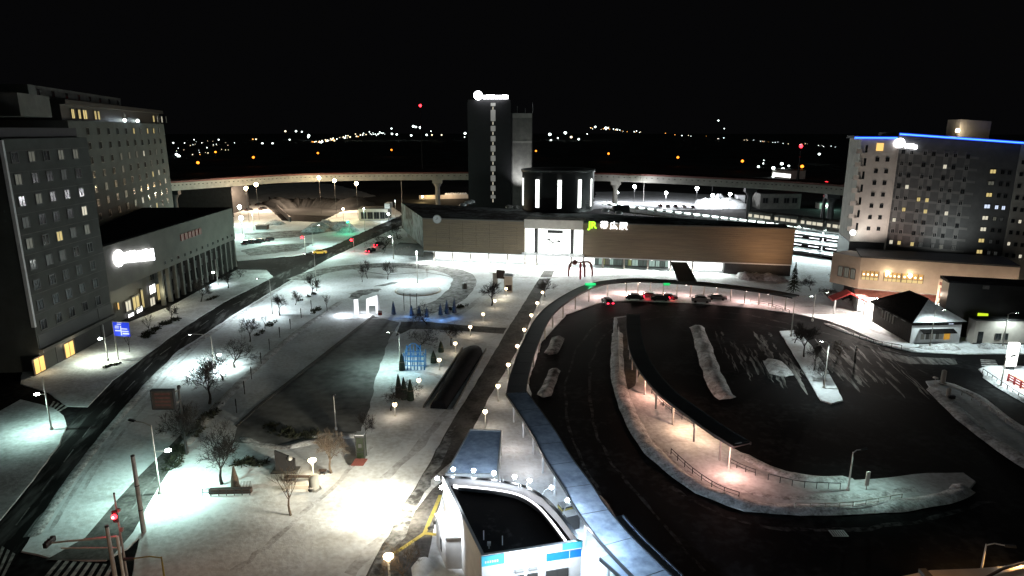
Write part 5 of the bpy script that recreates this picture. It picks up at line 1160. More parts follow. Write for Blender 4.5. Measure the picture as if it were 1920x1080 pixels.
SL = [
 (97, 806, 708, 'street lamp with a lit side lamp on the near snowy corner left of the avenue', None, (-1.0, -0.2, 0.68), 0, 1700, GW),
 (203, 676, 610, 'plain street lamp with a small lit side head just left of the blue road sign', None, (-0.9, 0, 0.6), 0, 2600, (0.9, 1.0, 0.8)),
 (409, 536, 487, 'slim street lamp on the hotel pavement before the colonnade', None, (-0.9, 0, 0.5), 0, 1100, WH),
 (402, 692, 631, 'street lamp with road arm and lit side head beyond the brown board', (-3.4, 0.3), (1.1, 0, 0.42), 2600, 3000, (0.8, 1.0, 0.95)),
 (301, 926, 799, 'tall pale street lamp with a long road arm nearest the red signal', (-2.2, 0.6), (1.4, 0.2, 0.62), 1600, 3400, GW),
 (511, 589, 526, 'street lamp with a long road arm among the small trees on the plaza edge', (-2.6, 0.5), None, 4200, 0, (0.85, 0.98, 1.0)),
 (594, 546, 478, 'street lamp with a left-pointing arm at the top of the plaza near the junction', (-2.4, 0.5), None, 3600, 0, WH),
 (587, 461, 424, 'street lamp beside the crossing signal at the far junction', (2.2, 0), None, 2200, 0, GW),
 (738, 486, 440, 'street lamp at the left end of the station forecourt', None, (-0.9, 0, 0.9), 0, 1500, WH),
 (1545, 728, 645, 'bare pole lamp at the near tip of the planted strip', (-0.9, 0.2), None, 1500, 0, WH),
 (1483, 631, 559, 'street lamp with an arm to the right at the far tip of the planted strip', (3.0, 0.3), None, 600, 0, WH),
 (1523, 602, 552, 'street lamp with an arm on the pink-lit pavement before the glaring shop', (2.4, 0.4), None, 400, 0, PINK),
 (1590, 920, 849, 'short lamp with a small arm near the rounded end of the bus island', (1.0, 0.1), None, 420, 0, GW),
 (1743, 652, 584, 'slim lamp in front of the hip-roofed shop', (1.2, 0), None, 1500, 0, WH),
 (1879, 652, 590, 'slim lamp in front of the white flat-roofed annex', (1.2, 0), None, 1300, 0, WH),
 (1832, 1110, 1022, 'orange-lit lamp post with a sloping arm in the bottom right corner', (1.3, -0.6), None, 1100, 0, SOD),
 (1876, 726, 672, 'lamp post beside the glowing white totem', (0.8, 0), None, 1400, 0, WH),
 (1366, 880, 838, 'low T-headed lamp in the pink light at the end of the bus canopy', (1.6, 0.5), None, 0, 0, PINK),
]
LK = 1.5
for x, y, yt, lab, arm, side, et, es, c in SL: street_lamp(x, y, yt, lab, arm, side, et * LK, es * LK, c)
street_lamp(630, 806, 744, 'square-headed unlit mast at the near edge of the grey square', None, None, 0)
street_lamp(751, 692, 625, 'white mast lighting the blue lattice from the left', (-1.5, -0.3), None, 2600, 0, (0.7, 1.0, 0.9))
street_lamp(783, 531, 474, 'white lamp mast rising from the round snow island', None, None, 7500, 0, WH, headlit=True)
street_lamp(312, 1110, 1046, 'yellow short lamp post leaning into the bottom edge', (-2.2, -0.6), None, 0, 0, tint='yellow')  # pole drawn in the tactile strip's yellow
street_lamp(754, 387, 336, 'tall thin floodlight mast beside the viaduct pier', None, None, 0, tint='pole')
street_lamp(742, 406, 376, 'thin lamp mast at the back left corner of the station', None, None, 600, 0, WH)
street_lamp(476, 432, 400, 'thin mast in the middle of the far snowy lot', None, None, 1600, 0, GW)
street_lamp(1206, 380, 343, 'thin mast at the back of the lit yard behind the station', None, None, 0)
street_lamp(684, 431, 392, 'slender mast with a round white lamp before the small white house', None, None, 1500, 0, GW, headlit=True)
# round glaring lamps in the far lots (no visible side detail)
def far_lamp(x, y, z, e, m, label, col, name='street_lamp', r=0.7, yb=None, grp='glaring lamps in the distance'):
    p = P(x, y, z); b = Vector((p.x, p.y, 0)); o = thing(name, b, label, 'lamp', grp)
    mb = MB(); mb.tube([b, p], 0.07, 6); mb.build('pole', M['iron'], o)
    mb = MB(); mb.ball(p, r, 10, 0.9); mb.build('lamp_head', M[m], o)
    if e: light('POINT', p - Vector((0, 1.0, 1.0)), e, col, o, 0.4)
for a_ in ((449, 388, 8, 3800, 'e_lamp', 'glaring white lamp at the hotel corner, upper of a pair', GW), (452, 409, 7, 6500, 'e_lamp', 'biggest glaring white lamp at the hotel corner, lower of a pair', GW),
    (461, 353, 15, 4500, 'e_sody', 'warm lamp on the pink snow slope nearest the hotel', (1.0, 0.75, 0.55)), (480, 346, 16, 2500, 'e_sody', 'smaller warm lamp beside the leftmost warm lamp on the slope', (1.0, 0.75, 0.5)),
    (598, 333, 17.5, 4800, 'e_sody', 'warm lamp under the viaduct, left of a row of three', (1.0, 0.8, 0.5)), (627, 339, 17, 4800, 'e_sody', 'warm lamp under the viaduct, middle of a row of three', (1.0, 0.8, 0.5)), (668, 344, 16, 3000, 'e_sody', 'warm lamp under the viaduct, right of a row of three', (1.0, 0.8, 0.5)),
    (643, 392, 6, 1500, 'e_sody', 'yellow lamp above the green signal', (0.9, 1.0, 0.5)), (728, 401, 3.5, 700, 'e_lamp', 'small white lamp on the corner of the white house', WH),
    (792, 369, 3, 900, 'e_sody', 'warm lamp low beside the viaduct pier', (1.0, 0.7, 0.3)),
    (1157, 361, 6, 14400, 'e_lamp', 'white yard lamp nearest the rotunda', (0.95, 0.95, 1.0)), (1190, 350, 13.5, 8000, 'e_lamp', 'tall white yard lamp second from the rotunda', (0.95, 0.95, 1.0)), (1249, 362, 6, 21600, 'e_lamp', 'largest white yard lamp in the middle of the lit yard', (0.95, 0.95, 1.0)),
    (1307, 353, 13, 4500, 'e_lamp', 'tall white yard lamp near the end of the lit yard', (0.95, 0.95, 1.0)), (1336, 366, 6, 12600, 'e_lamp', 'low white yard lamp beside the snow mountain', (0.95, 0.95, 1.0)), (1369, 364, 8, 3500, 'e_lamp', 'white yard lamp nearest the narrow white shed', (0.95, 0.95, 1.0)), (1337, 333, 16, 0, 'e_farw', 'small white light on the rim of the viaduct', WH)):
    far_lamp(*a_, r=0.85 if a_[3] > 2000 else 0.5)
orange = [((371, 305), 'lower left orange street light right of the rear hotel tower'), ((404, 285), 'faint orange street light above the hotel and left of the town'), ((475, 295), 'bright orange street light left of centre beyond the viaduct'), ((596, 287), 'small orange street light between two brighter ones, left of the tower'), ((734, 281), 'large orange street light left of the dark tower'), ((1005, 283), 'orange street light just right of the tower wing'), ((1141, 288), 'small orange street light above the rotunda'), ((1271, 295), 'orange street light above the middle of the lit yard'), ((1392, 302), 'orange street light left of the glaring depot'), ((1504, 312), 'orange street light right of the glaring depot')]
for (x, y), lab in orange: far_lamp(x, y, 10, 0, 'e_sod', lab, SOD, r=1.4, grp='orange street lights beyond the viaduct')
far_lamp(1536, 289, 12, 0, 'e_farw', 'pale green-white light above the viaduct left of the right-hand hotel', GW, r=1.3, grp='orange street lights beyond the viaduct')
# ================================================================== star-bright little lamps on the plaza
def star_lamp(x, y, yb, label, group, e=130):
    b = P(x, yb, 0.12); h = max(1.4, min(3.4, Hz(b, y)))
    o = thing('plaza_lamp', b, label, 'plaza lamp', group)
    mb = MB(); mb.tube([b, b + Vector((0, 0, h - 0.2))], 0.06, 8); mb.lathe(b, [(0.14, 0), (0.14, 0.15), (0.07, 0.2)], 8); mb.build('pole', M['pole'], o)
    mb = MB(); mb.ball(b + Vector((0, 0, h)), 0.33, 10); mb.build('globe', M['e_star'], o)
    mb = MB(); mb.lathe(b + Vector((0, 0, h + 0.3)), [(0.2, 0), (0.12, 0.1), (0.02, 0.16)], 10); mb.build('cap', M['iron'], o)
    light('POINT', b + Vector((0, -0.55, h)), e * (0.6 + 0.8 * ((x * 7 + y * 3) % 10) / 10), (1.0, 0.88 - 0.08 * ((x + y) % 3) / 2, 0.74 - 0.15 * ((x + y) % 3) / 2), o, 0.2)
od = ['first', 'second', 'third', 'fourth', 'fifth', 'sixth', 'seventh', 'eighth', 'ninth']
for i, (x, y) in enumerate(((1017, 549), (1007, 569), (996, 592), (983, 619), (970, 650), (953, 685), (934, 725), (910, 773))):
    star_lamp(x, y, y + 18 + i * 1.6, 'star-bright lamp, %s from the station in the row right of the dark walkway' % od[i], 'plaza lamps right of the walkway', 90)
for i, (x, y) in enumerate(((949, 542), (928, 565), (906, 590), (882, 614), (854, 645), (824, 676), (786, 714), (741, 760))):
    star_lamp(x, y, y + 12 + i * 1.2, 'star-bright lamp, %s from the station in the row left of the dark walkway' % od[i], 'plaza lamps left of the walkway', 60)
def trumpet(x, y, yb, label, e):
    b = P(x, yb, 0.12); h = Hz(b, y); o = thing('bowl_lamp', b, label, 'lamp', 'warm bowl lamps')
    mb = MB(); mb.lathe(b, [(0.12, 0), (0.09, h * 0.5), (0.1, h * 0.75), (0.3, h - 0.1)], 12); mb.build('stem', M['pole'], o)
    mb = MB(); mb.lathe(b + Vector((0, 0, h - 0.1)), [(0.3, 0), (0.45, 0.12), (0.45, 0.25), (0.1, 0.3)], 14); mb.build('bowl', M['e_lampw'], o)
    light('POINT', b + Vector((0, -0.6, h + 0.2)), e, (1.0, 0.8, 0.5), o, 0.25)
trumpet(588, 866, 897, 'warm glowing bowl lamp beside the stone marker and bare tree', 420)
trumpet(731, 1047, 1098, 'warm glowing bowl lamp at the bottom edge beside the twisted tree', 260)
light('POINT', P(640, 582, 1.2), 420, (0.88, 0.95, 1.0), None, 0.3)
# ================================================================== signals, poles, boards bottom left
def pole_obj(name, x, y, xt, yt, r, m, label, cat, group=None, bands=True):
    b = P(x, y, 0.1); h = Hz(b, yt); h = max(h, 2.0)
    o = thing(name, b, label, cat, group)
    mb = MB(); mb.tube([b, b + Vector((0, 0, h))], [r, r * 0.75], 12); mb.build('shaft', M[m], o)
    mb = MB(); mb.lathe(b + Vector((0, 0, h)), [(r * 0.8, 0), (r * 0.8, 0.1), (0.02, 0.14)], 12); mb.build('cap', M['iron'], o)
    return o, b, h
o, b, h = pole_obj('utility_pole', 270, 998, 236, 857, 0.24, 'pole_c', 'thick concrete pole standing between the side lane and the bright plaza', 'pole')
for z in (0.3, 0.62): mb = MB(); mb.lathe(b + Vector((0, 0, h * z)), [(0.25, 0), (0.25, 0.08)], 12); mb.build('band', M['iron'], o)
o, b, h = pole_obj('utility_pole', 222, 1120, 180, 990, 0.2, 'pole_c', 'concrete pole at the bottom edge left of the red signal post', 'pole')
# red signal
o, b, h = pole_obj('traffic_signal', 240, 1090, 196, 928, 0.1, 'pole_c', 'traffic signal post with a single glowing red lamp over the near crosswalk', 'traffic signal')
z = Hz(b, 968); p = b + Vector((-0.1, -0.28, z))
mb = MB(); mb.box(p + Vector((0, 0.12, 0)), (0.42, 0.2, 1.1)); hd = mb.build('signal_head', M['iron'], o)
mb = MB(); mb.ball(p + Vector((0, -0.03, 0.05)), 0.24, 12); mb.build('red_lamp', M['e_redbig'], hd)
mb = MB(); mb.ball(p + Vector((0, -0.17, 0.07)), 0.13, 10); mb.build('red_lamp_core', M['e_redhot'], hd)
light('POINT', p + Vector((0, -0.7, 0)), 45, (1, 0.05, 0.08), o, 0.15)
for zz in (h * 0.6, h * 0.82): mb = MB(); mb.box(b + Vector((0.15, 0, zz)), (0.3, 0.25, 0.3)); mb.build('junction_box', M['pole_c'], o)
# gantry arm signal
b = P(236, 1108, 0.1); h = Hz(b, 1008); o = thing('signal_gantry', b, 'cantilever signal gantry whose pale arm reaches left over the near crosswalk', 'signal gantry')
mb = MB(); mb.tube([b, b + Vector((0, 0, h))], 0.13, 10); mb.build('post', M['pole'], o)
e = P(93, 1018, h + 0.1); mb = MB(); mb.tube([b + Vector((0, 0, h)), e], [0.1, 0.07], 8); mb.build('arm', M['pole'], o)
mb = MB(); mb.tube([b + Vector((0, 0, h - 1.1)), b.lerp(e, 0.6) * 1.0 + Vector((0, 0, 0)) if False else (b + Vector((0, 0, h))).lerp(e, 0.85) - Vector((0, 0, 0.6))], 0.06, 8); mb.build('brace', M['pole'], o)
mb = MB(); mb.box(e + Vector((0, 0, 0.1)), (0.3, 1.2, 0.45)); hd = mb.build('signal_head', M['iron'], o)
mb = MB()
for k in (-0.35, 0, 0.35): mb.lathe(e + Vector((0.0, k, 0.34)), [(0.13, 0), (0.13, 0.06)], 10)
mb.build('hood', M['iron'], hd)
def signal(x, y, yb, m, col, label, e=260):
    b = P(x, yb, 0.05); z = Hz(b, y); o = thing('traffic_signal', b, label, 'traffic signal', 'far traffic signals')
    mb = MB(); mb.tube([b, b + Vector((0, 0, z + 0.6))], 0.1, 8); mb.build('post', M['pole_c'], o)
    mb = MB(); mb.box(b + Vector((-0.5, -0.1, z)), (1.5, 0.25, 0.5)); hd = mb.build('signal_head', M['iron'], o)
    mb = MB(); mb.ball(b + Vector((-0.6, -0.4, z)), 0.42, 10); mb.build('lamp', M[m], hd)
    light('POINT', b + Vector((-0.6, -1.4, z)), e, col, o, 0.2)
signal(656, 416, 438, 'e_grn', (0.05, 1.0, 0.45), 'green traffic signal at the far junction', 700)
signal(573, 445, 478, 'e_redbig', (1.0, 0.05, 0.1), 'red traffic signal left of the yellow taxi at the far junction', 160)
signal(664, 450, 472, 'e_redbig', (1.0, 0.05, 0.1), 'red traffic signal below the green one at the far junction', 160)
# blue direction sign
b = P(222, 674, 0.1); h = Hz(b, 603); o = thing('road_sign', b, 'blue direction sign with white arrows on a pole beside the avenue', 'road sign')
mb = MB(); mb.tube([b, b + Vector((0, 0, h))], 0.13, 10); mb.build('pole', M['pole'], o)
f = Fac(P(219, 674) , P(252, 676)); f = Fac(b + Vector((0.1, 0, 0)), b + Vector((3.4, -0.5, 0))); zc = (h + Hz(b, 629)) / 2; hh = (h - Hz(b, 629)) / 2
mb = MB(); f.box(mb, 0, 3.1, zc - hh, zc + hh, 0.15, 0.22); bd = mb.build('board', mat('lit_blue_sign_face', (0.02, 0.08, 0.75), None, 1, 0.4, emit=0.5, ecol=(0.01, 0.05, 1.0)), o)
mb = MB()
for s0, s1_, z0_, z1_ in ((1.35, 1.55, -0.85, 0.5), (0.3, 1.35, -0.3, -0.13), (1.55, 2.7, 0.0, 0.15), (1.55, 2.9, -0.35, -0.2), (1.7, 2.95, -0.7, -0.5), (0.35, 1.1, 0.35, 0.5), (0.8, 1.6, 0.65, 0.78), (0.9, 1.8, 0.9, 1.0), (0.3, 1.1, 0.12, 0.24)):
    f.box(mb, s0, s1_, zc + z0_ * hh, zc + z1_ * hh * 0.98, 0.22, 0.24)
mb.build('white_marking', M['e_w4'], bd)
mb = MB(); f.box(mb, 0, 3.1, zc + hh, zc + hh + 0.08, 0.1, 0.3); mb.build('rim', M['steel'], bd)
light('SPOT', f.pt(1.5, zc - hh - 0.4, 1.4), 120, (0.9, 0.95, 1), o, 0.1, 100, 0.7, f.pt(1.5, zc, 0.2))
# brown board on a bracket
b = P(350, 852, 0.1); h = Hz(b, 727); o = thing('notice_board', b, 'dark brown electronic board held out left on a bracket above the side lane', 'sign')
mb = MB(); mb.tube([b, b + Vector((0, 0, h))], [0.17, 0.13], 10); mb.build('pole', M['iron'], o)
p0, p1 = P(286, 741, h - 0.6), P(325, 741, h - 0.6)
f = Fac(p0, p1); zt_ = h - 0.0; zb_ = zt_ - 2.3
mb = MB(); f.box(mb, 0, f.L, zb_, zt_, -0.2, 0.2); bd = mb.build('board', M['brown'], o)
mb = MB(); f.box(mb, -0.1, f.L + 0.1, zt_ + 0.0, zt_ + 0.14, -0.3, 0.3); f.box(mb, -0.1, f.L + 0.1, zb_ - 0.1, zb_, -0.3, 0.3); f.box(mb, -0.12, 0.0, zb_, zt_, -0.3, 0.3); f.box(mb, f.L, f.L + 0.12, zb_, zt_, -0.25, 0.26); mb.build('frame', M['iron'], bd)
mb = MB()
for k in range(4): f.box(mb, 0.3, f.L - 0.3, zb_ + 0.35 + k * 0.48, zb_ + 0.6 + k * 0.48, 0.2, 0.22)
mb.build('text_row', M['rust'], bd)
for zz in (zt_ - 0.35, zb_ + 0.5): mb = MB(); mb.tube([b + Vector((0, 0, zz)), f.pt(f.L, zz, 0)], 0.07, 8); mb.build('bracket', M['pole_c'], o)
mb = MB(); mb.ball(b + Vector((0.1, 0, h)), 0.25); mb.build('finial', M['iron'], o)
# ================================================================== plaza furniture
def phone_booth():
    b = P(678, 858, 0.12); h = Hz(b, 818); o = thing('phone_booth', b, 'dark-framed glass phone booth standing on the snow under a leaning tree', 'phone booth')
    w = 1.0
    for i in (-1, 1):
        for j in (-1, 1): mb = MB(); mb.box(b + Vector((i * w / 2, j * w / 2, h / 2)), (0.1, 0.1, h)); mb.build('post', M['iron'], o)
    mb = MB(); mb.box(b + Vector((0, 0, h + 0.08)), (1.25, 1.25, 0.22)); mb.build('roof', M['dark'], o)
    mb = MB(); mb.box(b + Vector((0, 0, h + 0.24)), (1.1, 1.1, 0.1)); mb.build('snow_cap', M['snow'], o)
    g = mat('booth_glass', (0.015, 0.02, 0.012), (0.01, 0.012, 0.008), 1, 0.15, emit=0.03, ecol=(0.5, 0.7, 0.3), sample=False)
    for v, d_ in (((0, -w / 2), (w - 0.12, 0.03)), ((0, w / 2), (w - 0.12, 0.03)), ((-w / 2, 0), (0.03, w - 0.12)), ((w / 2, 0), (0.03, w - 0.12))):
        mb = MB(); mb.box(b + Vector((v[0], v[1], h / 2)), (d_[0], d_[1], h - 0.2)); mb.build('pane', g, o)
    mb = MB(); mb.box(b + Vector((0, -w / 2 - 0.05, h * 0.62)), (0.4, 0.06, 0.5)); mb.build('telephone', M['e_w5'], o)
    mb = MB(); mb.box(b + Vector((0, -w / 2 - 0.03, h * 0.35)), (w, 0.06, 0.08)); mb.build('rail', M['iron'], o)
phone_booth()
p = P(673, 874, 0.12); o = thing('notice_stand', p, 'low slanted red notice stand next to the phone booth', 'sign'); 
mb = MB(); mb.add([p + Vector(q) for q in ((-0.9, -0.3, 0.3), (0.6, -0.3, 0.3), (1.0, 0.4, 0.8), (-0.5, 0.4, 0.8), (-0.9, -0.3, 0.2), (0.6, -0.3, 0.2), (1.0, 0.4, 0.7), (-0.5, 0.4, 0.7))], [(0, 1, 2, 3), (7, 6, 5, 4), (0, 4, 5, 1), (1, 5, 6, 2), (2, 6, 7, 3), (3, 7, 4, 0)]); mb.build('plate', M['rust'], o)
for s in (-0.5, 0.5): mb = MB(); mb.tube([p + Vector((s, 0.2, 0)), p + Vector((s, 0.2, 0.5))], 0.04, 6); mb.build('leg', M['iron'], o)
def bench(x, y, w, label, m='brown', back=True, rz=0.0, name='bench'):
    b = P(x, y, 0.12); o = thing(name, b, label, 'bench', None, rz)
    Rm = Matrix.Rotation(rz, 3, 'Z'); T = lambda q: b + Rm @ Vector(q)
    for k in range(3): mb = MB(); mb.box(T((0, -0.2 + 0.2 * k, 0.45)), (w, 0.16, 0.05), rz); mb.build('seat_slat', M[m], o)
    for s in (-w / 2 + 0.2, w / 2 - 0.2): mb = MB(); mb.box(T((s, 0, 0.2)), (0.08, 0.5, 0.42), rz); mb.build('leg', M['iron'], o)
    if back:
        for k in range(2): mb = MB(); mb.box(T((0, 0.34, 0.65 + 0.22 * k)), (w, 0.05, 0.14), rz); mb.build('backrest_slat', M[m], o)
# railing corral with planter and stone in front of the big near tree
b = P(425, 932, 0.12); o = thing('tree_corral', b, 'low dark railing around a planter at the foot of the big near tree', 'railing')
f = Fac(P(381, 932), P(469, 930))
for s in [f.L * i / 6 for i in range(7)]: mb = MB(); mb.tube([f.pt(s, 0.1), f.pt(s, 1.0)], 0.05, 6); mb.build('post', M['iron'], o)
mb = MB(); mb.tube([f.pt(0, 1.0), f.pt(f.L, 1.0)], 0.05, 6); mb.tube([f.pt(0, 0.55), f.pt(f.L, 0.55)], 0.04, 6); mb.build('rail', M['iron'], o)
mb = MB(); f.box(mb, 0.5, f.L, 0.1, 0.65, -0.9, -0.3); mb.build('planter', M['brown'], o)
for i in range(12): mb = MB(); s = f.L * 0.63 + f.L * 0.35 * i / 11; mb.tube([f.pt(s, 0.65, -0.8), f.pt(s, 1.4, -0.8)], 0.025, 5); mb.build('grille_bar', M['iron'], o)
mb = MB(); mb.lathe(f.pt(f.L * 0.58, 0.12, -1.6), [(0.55, 0), (0.4, 1.2), (0.12, 2.6), (0.02, 2.8)], 8); mb.build('wrapped_shrub', M['bark_l'], o)
b = P(445, 878, 0.12); mb = bushes(MB(), [(445, 872), (470, 868), (500, 870)], 16, 0.8, 40, 0.1); tag(mb.build('shrub_bed', M['hedge'], None, b), 'broad black shrub clump on the plaza behind the dark railing', 'shrub')
b = P(535, 880, 0.12); o = thing('sculpture', b, 'dark leaning stone sculpture like a sail on the plaza', 'sculpture')
f = Fac(P(516, 884), P(556, 884)); mb = MB(); vs = [f.pt(0.2, 0.1, 0.4), f.pt(f.L * 0.9, 0.1, 0.4), f.pt(f.L * 0.95, 1.6, 0), f.pt(0.0, 2.6, -0.2), f.pt(0.2, 0.1, -0.6), f.pt(f.L * 0.9, 0.1, -0.6), f.pt(f.L * 0.95, 1.6, -0.3), f.pt(0, 2.6, -0.5)]
mb.add(vs, [(0, 1, 2, 3), (7, 6, 5, 4), (0, 4, 5, 1), (1, 5, 6, 2), (2, 6, 7, 3), (3, 7, 4, 0)]); mb.build('stone', M['iron'], o); mb = MB(); mb.box(f.pt(f.L / 2, 0.15, 0), (f.L + 0.5, 1.6, 0.2)); mb.build('plinth', M['conc_d'], o)
mb = MB(); mb.ball(f.pt(f.L * 0.75, 1.75, 0), 0.3, 8); mb.build('snow_cap', M['snow'], o)
b = P(590, 917, 0.12); h = Hz(b, 893); o = thing('stone_marker', b, 'grey faceted stone marker beside the warm bowl lamp', 'stone marker')
mb = MB(); mb.lathe(b, [(0.55, 0), (0.62, h * 0.5), (0.5, h * 0.92), (0.05, h)], 6); mb.build('stone', M['conc'], o)
mb = MB(); mb.lathe(b, [(0.8, -0.02), (0.8, 0.12), (0.6, 0.14)], 6); mb.build('base', M['conc_d'], o)
for x, y, lab in ((562, 921, 'pale slatted bench in front of the bare tree on the brightest snow'), (560, 900, 'dark slatted bench behind the pale one near the bowl lamp')): bench(x, y, 3.2, lab, 'conc_w' if y > 910 else 'brown', False)
bench(605, 888, 0.9, 'tiny wooden frame seat beside the forked tree', 'brown', False, 0, 'stool')
# slim banner posts along the square's left edge
for i, (x, y) in enumerate(((444, 774), (459, 739), (472, 711), (490, 683), (506, 656), (525, 633), (545, 617), (565, 596), (584, 580))):
    b = P(x, y, 0.12); o = thing('post', b, 'slim dark post, %s from the near corner in the row along the square' % od[i], 'post', 'slim posts along the grey square')
    mb = MB(); mb.tube([b, b + Vector((0, 0, 2.2))], 0.07, 6); mb.build('shaft', M['iron'], o); mb = MB(); mb.box(b + Vector((0.0, 0, 1.6)), (0.16, 0.1, 1.0)); mb.build('sleeve', M['dark'], o)
# lit ice gate
b = P(690, 590, 0.12); f = Fac(P(664, 590), P(712, 588)); o = thing('ice_gate', b, 'brightly lit white ice gate with a slanted roof at the back of the square', 'ice sculpture')
mb = MB(); f.box(mb, 0.1, 1.0, 0.1, 3.4, -0.5, 0.3); mb.build('post', M['e_ice'], o)
mb = MB(); s0, s1_ = f.L * 0.5, f.L * 0.93; vs = [f.pt(s0, 2.0, 0.3), f.pt(s1_, 2.0, 0.3), f.pt(s1_, 4.0, 0.3), f.pt(s0, 3.3, 0.3)]; mb.add(vs + [v_ - f.n * 1.4 for v_ in vs], [(0, 1, 2, 3), (7, 6, 5, 4), (0, 4, 5, 1), (1, 5, 6, 2), (2, 6, 7, 3), (3, 7, 4, 0)]); mb.build('roof_block', M['e_ice'], o)
for s in (s0 + 0.2, s1_ - 0.2): mb = MB(); f.box(mb, s - 0.25, s + 0.25, 0.1, 1.99, -0.4, 0.2); mb.build('leg', M['e_ice'], o)
mb = MB(); f.box(mb, f.L * 0.94, f.L * 1.0, 0.1, 4.4, -0.4, 0.2); mb.build('side_post', M['white'], o)
mb = MB(); f.box(mb, 1.2, s0 - 0.2, 0.1, 0.7, -0.3, 0.1); mb.build('sill', M['snow'], o)
light('POINT', f.pt(f.L * 0.5, 1.5, 2.0), 260, (0.95, 0.97, 1), o, 0.3); light('POINT', f.pt(-2, 1.5, 2.0), 160, (0.85, 0.95, 1), o, 0.3)
b = P(713, 596, 0.12); o = thing('placard', b, 'small red and white placard beside the lit ice gate', 'sign'); mb = MB(); mb.box(b + Vector((0, 0, 1.1)), (0.9, 0.08, 1.0)); mb.build('board', M['red'], o); mb = MB(); mb.tube([b, b + Vector((0, 0.1, 1.2))], 0.05, 6); mb.build('post', M['white'], o)
mb = MB(); mb.box(b + Vector((0, -0.05, 1.35)), (0.7, 0.03, 0.2)); mb.build('notice', M['white'], o)
# blue light display: posts and cones wound with blue light
for i, (x, y, hh) in enumerate(((738, 589, 3.0), (772, 592, 2.4), (786, 590, 2.0), (800, 594, 2.2), (826, 590, 2.6), (838, 588, 3.2), (852, 586, 3.4))):
    b = P(x, y, 0.12); o = thing('blue_light_cone', b, 'blue-lit wrapped shrub cone, %s from the left behind the square' % od[i], 'light display', 'blue-lit cones behind the square')
    mb = MB(); mb.lathe(b, [(0.5, 0), (0.42, hh * 0.4), (0.05, hh)], 9); mb.build('wrap', mat('blue_washed_wrap_%d' % i, (0.06, 0.08, 0.12), None, 3, 0.8), o)
    mb = MB()
    mb.tube([b + Vector((math.cos(t * 5 * math.pi) * (0.56 - 0.5 * t), math.sin(t * 5 * math.pi) * (0.56 - 0.5 * t), hh * t)) for t in [k / 50 for k in range(50)]], 0.035, 4); mb.build('light_string', M['e_blue'], o)
for x, y, e in ((745, 588, 20), (765, 585, 30), (800, 590, 45), (828, 592, 60), (850, 588, 40)): light('POINT', P(x, y, 1.2), e, (0.15, 0.4, 1.0), None, 0.3)
for i, (x, y) in enumerate(((758, 583), (770, 584), (782, 583))):
    b = P(x, y, 0.12); o = thing('banner_pole', b, 'thin blue-washed banner pole, %s from the left behind the blue cones' % od[i], 'pole', 'banner poles behind the blue cones'); mb = MB(); mb.tube([b, b + Vector((0, 0, 4.0))], 0.07, 6); mb.build('shaft', M['iron'], o); mb = MB(); mb.lathe(b + Vector((0, 0, 4.0)), [(0.1, 0), (0.1, 0.12)], 6); mb.build('cap', M['steel'], o)
# blue lattice tower
b = P(776, 694, 0.12); o = thing('blue_lattice', b, 'glowing blue lattice frame with a rounded arch under a bare round tree', 'light display')
f = Fac(P(758, 695), P(796, 695))
for k in range(7):
    s = f.L * k / 6; hh = 3.2 if k in (0, 6) else 4.6
    mb = MB(); mb.tube([f.pt(s, 0.1), f.pt(s, hh)], 0.09, 6); mb.build('upright', M['e_blue'], o)
for z in (0.9, 1.8, 2.7):
    mb = MB(); mb.tube([f.pt(0, z, 0.05), f.pt(f.L, z, 0.05)], 0.07, 6); mb.tube([f.pt(0.3, z + 0.1, -1.8), f.pt(f.L - 0.3, z + 0.1, -1.8)], 0.07, 6); mb.build('rail', M['e_blue2'] if z < 2 else M['e_blue'], o)
mb = MB(); mb.tube([f.pt(f.L / 2 + f.L * 0.36 * math.cos(t), 2.9 + 2.0 * math.sin(t), 0.0) for t in [math.pi * i / 12 for i in range(13)]], 0.08, 6); mb.build('arch', M['e_blue'], o)
for k in (0, 2, 4, 6): mb = MB(); mb.tube([f.pt(f.L * k / 6, 0.1, -1.8), f.pt(f.L * k / 6, 3.2, -1.8)], 0.08, 6); mb.tube([f.pt(f.L * k / 6, 2.6, 0), f.pt(f.L * k / 6, 2.6, -1.8)], 0.06, 6); mb.build('rear_upright', M['e_blue'], o)
light('POINT', f.pt(f.L / 2, 3.0, 1.2), 80, (0.15, 0.5, 1.0), o, 0.3)
# evergreen cones
for i, (x, y, yt) in enumerate(((754, 694, 662), (813, 680, 658), (827, 660, 640), (1, 1, 1), (748, 745, 702), (758, 748, 708), (770, 750, 712))):
    if x < 10: continue
    b = P(x, y, 0.12); h = max(1.8, Hz(b, yt)); o = thing('wrapped_shrub', b, 'dark straw-wrapped cone shrub %s' % ['beside the white mast and blue lattice', 'right of the blue lattice', 'behind the lattice by the fifth star lamp', '', 'left of a trio by the seventh star lamp', 'middle of a trio by the seventh star lamp', 'right of a trio by the seventh star lamp'][i], 'shrub', 'wrapped cone shrubs')
    mb = MB(); mb.lathe(b, [(0.55, 0), (0.5, h * 0.35), (0.28, h * 0.75), (0.03, h)], 9); mb.build('wrap', M['fir'], o); mb = MB(); mb.lathe(b + Vector((0, 0, h * 0.45)), [(0.47, 0), (0.47, 0.12)], 9); mb.build('rope', M['bark_l'], o)
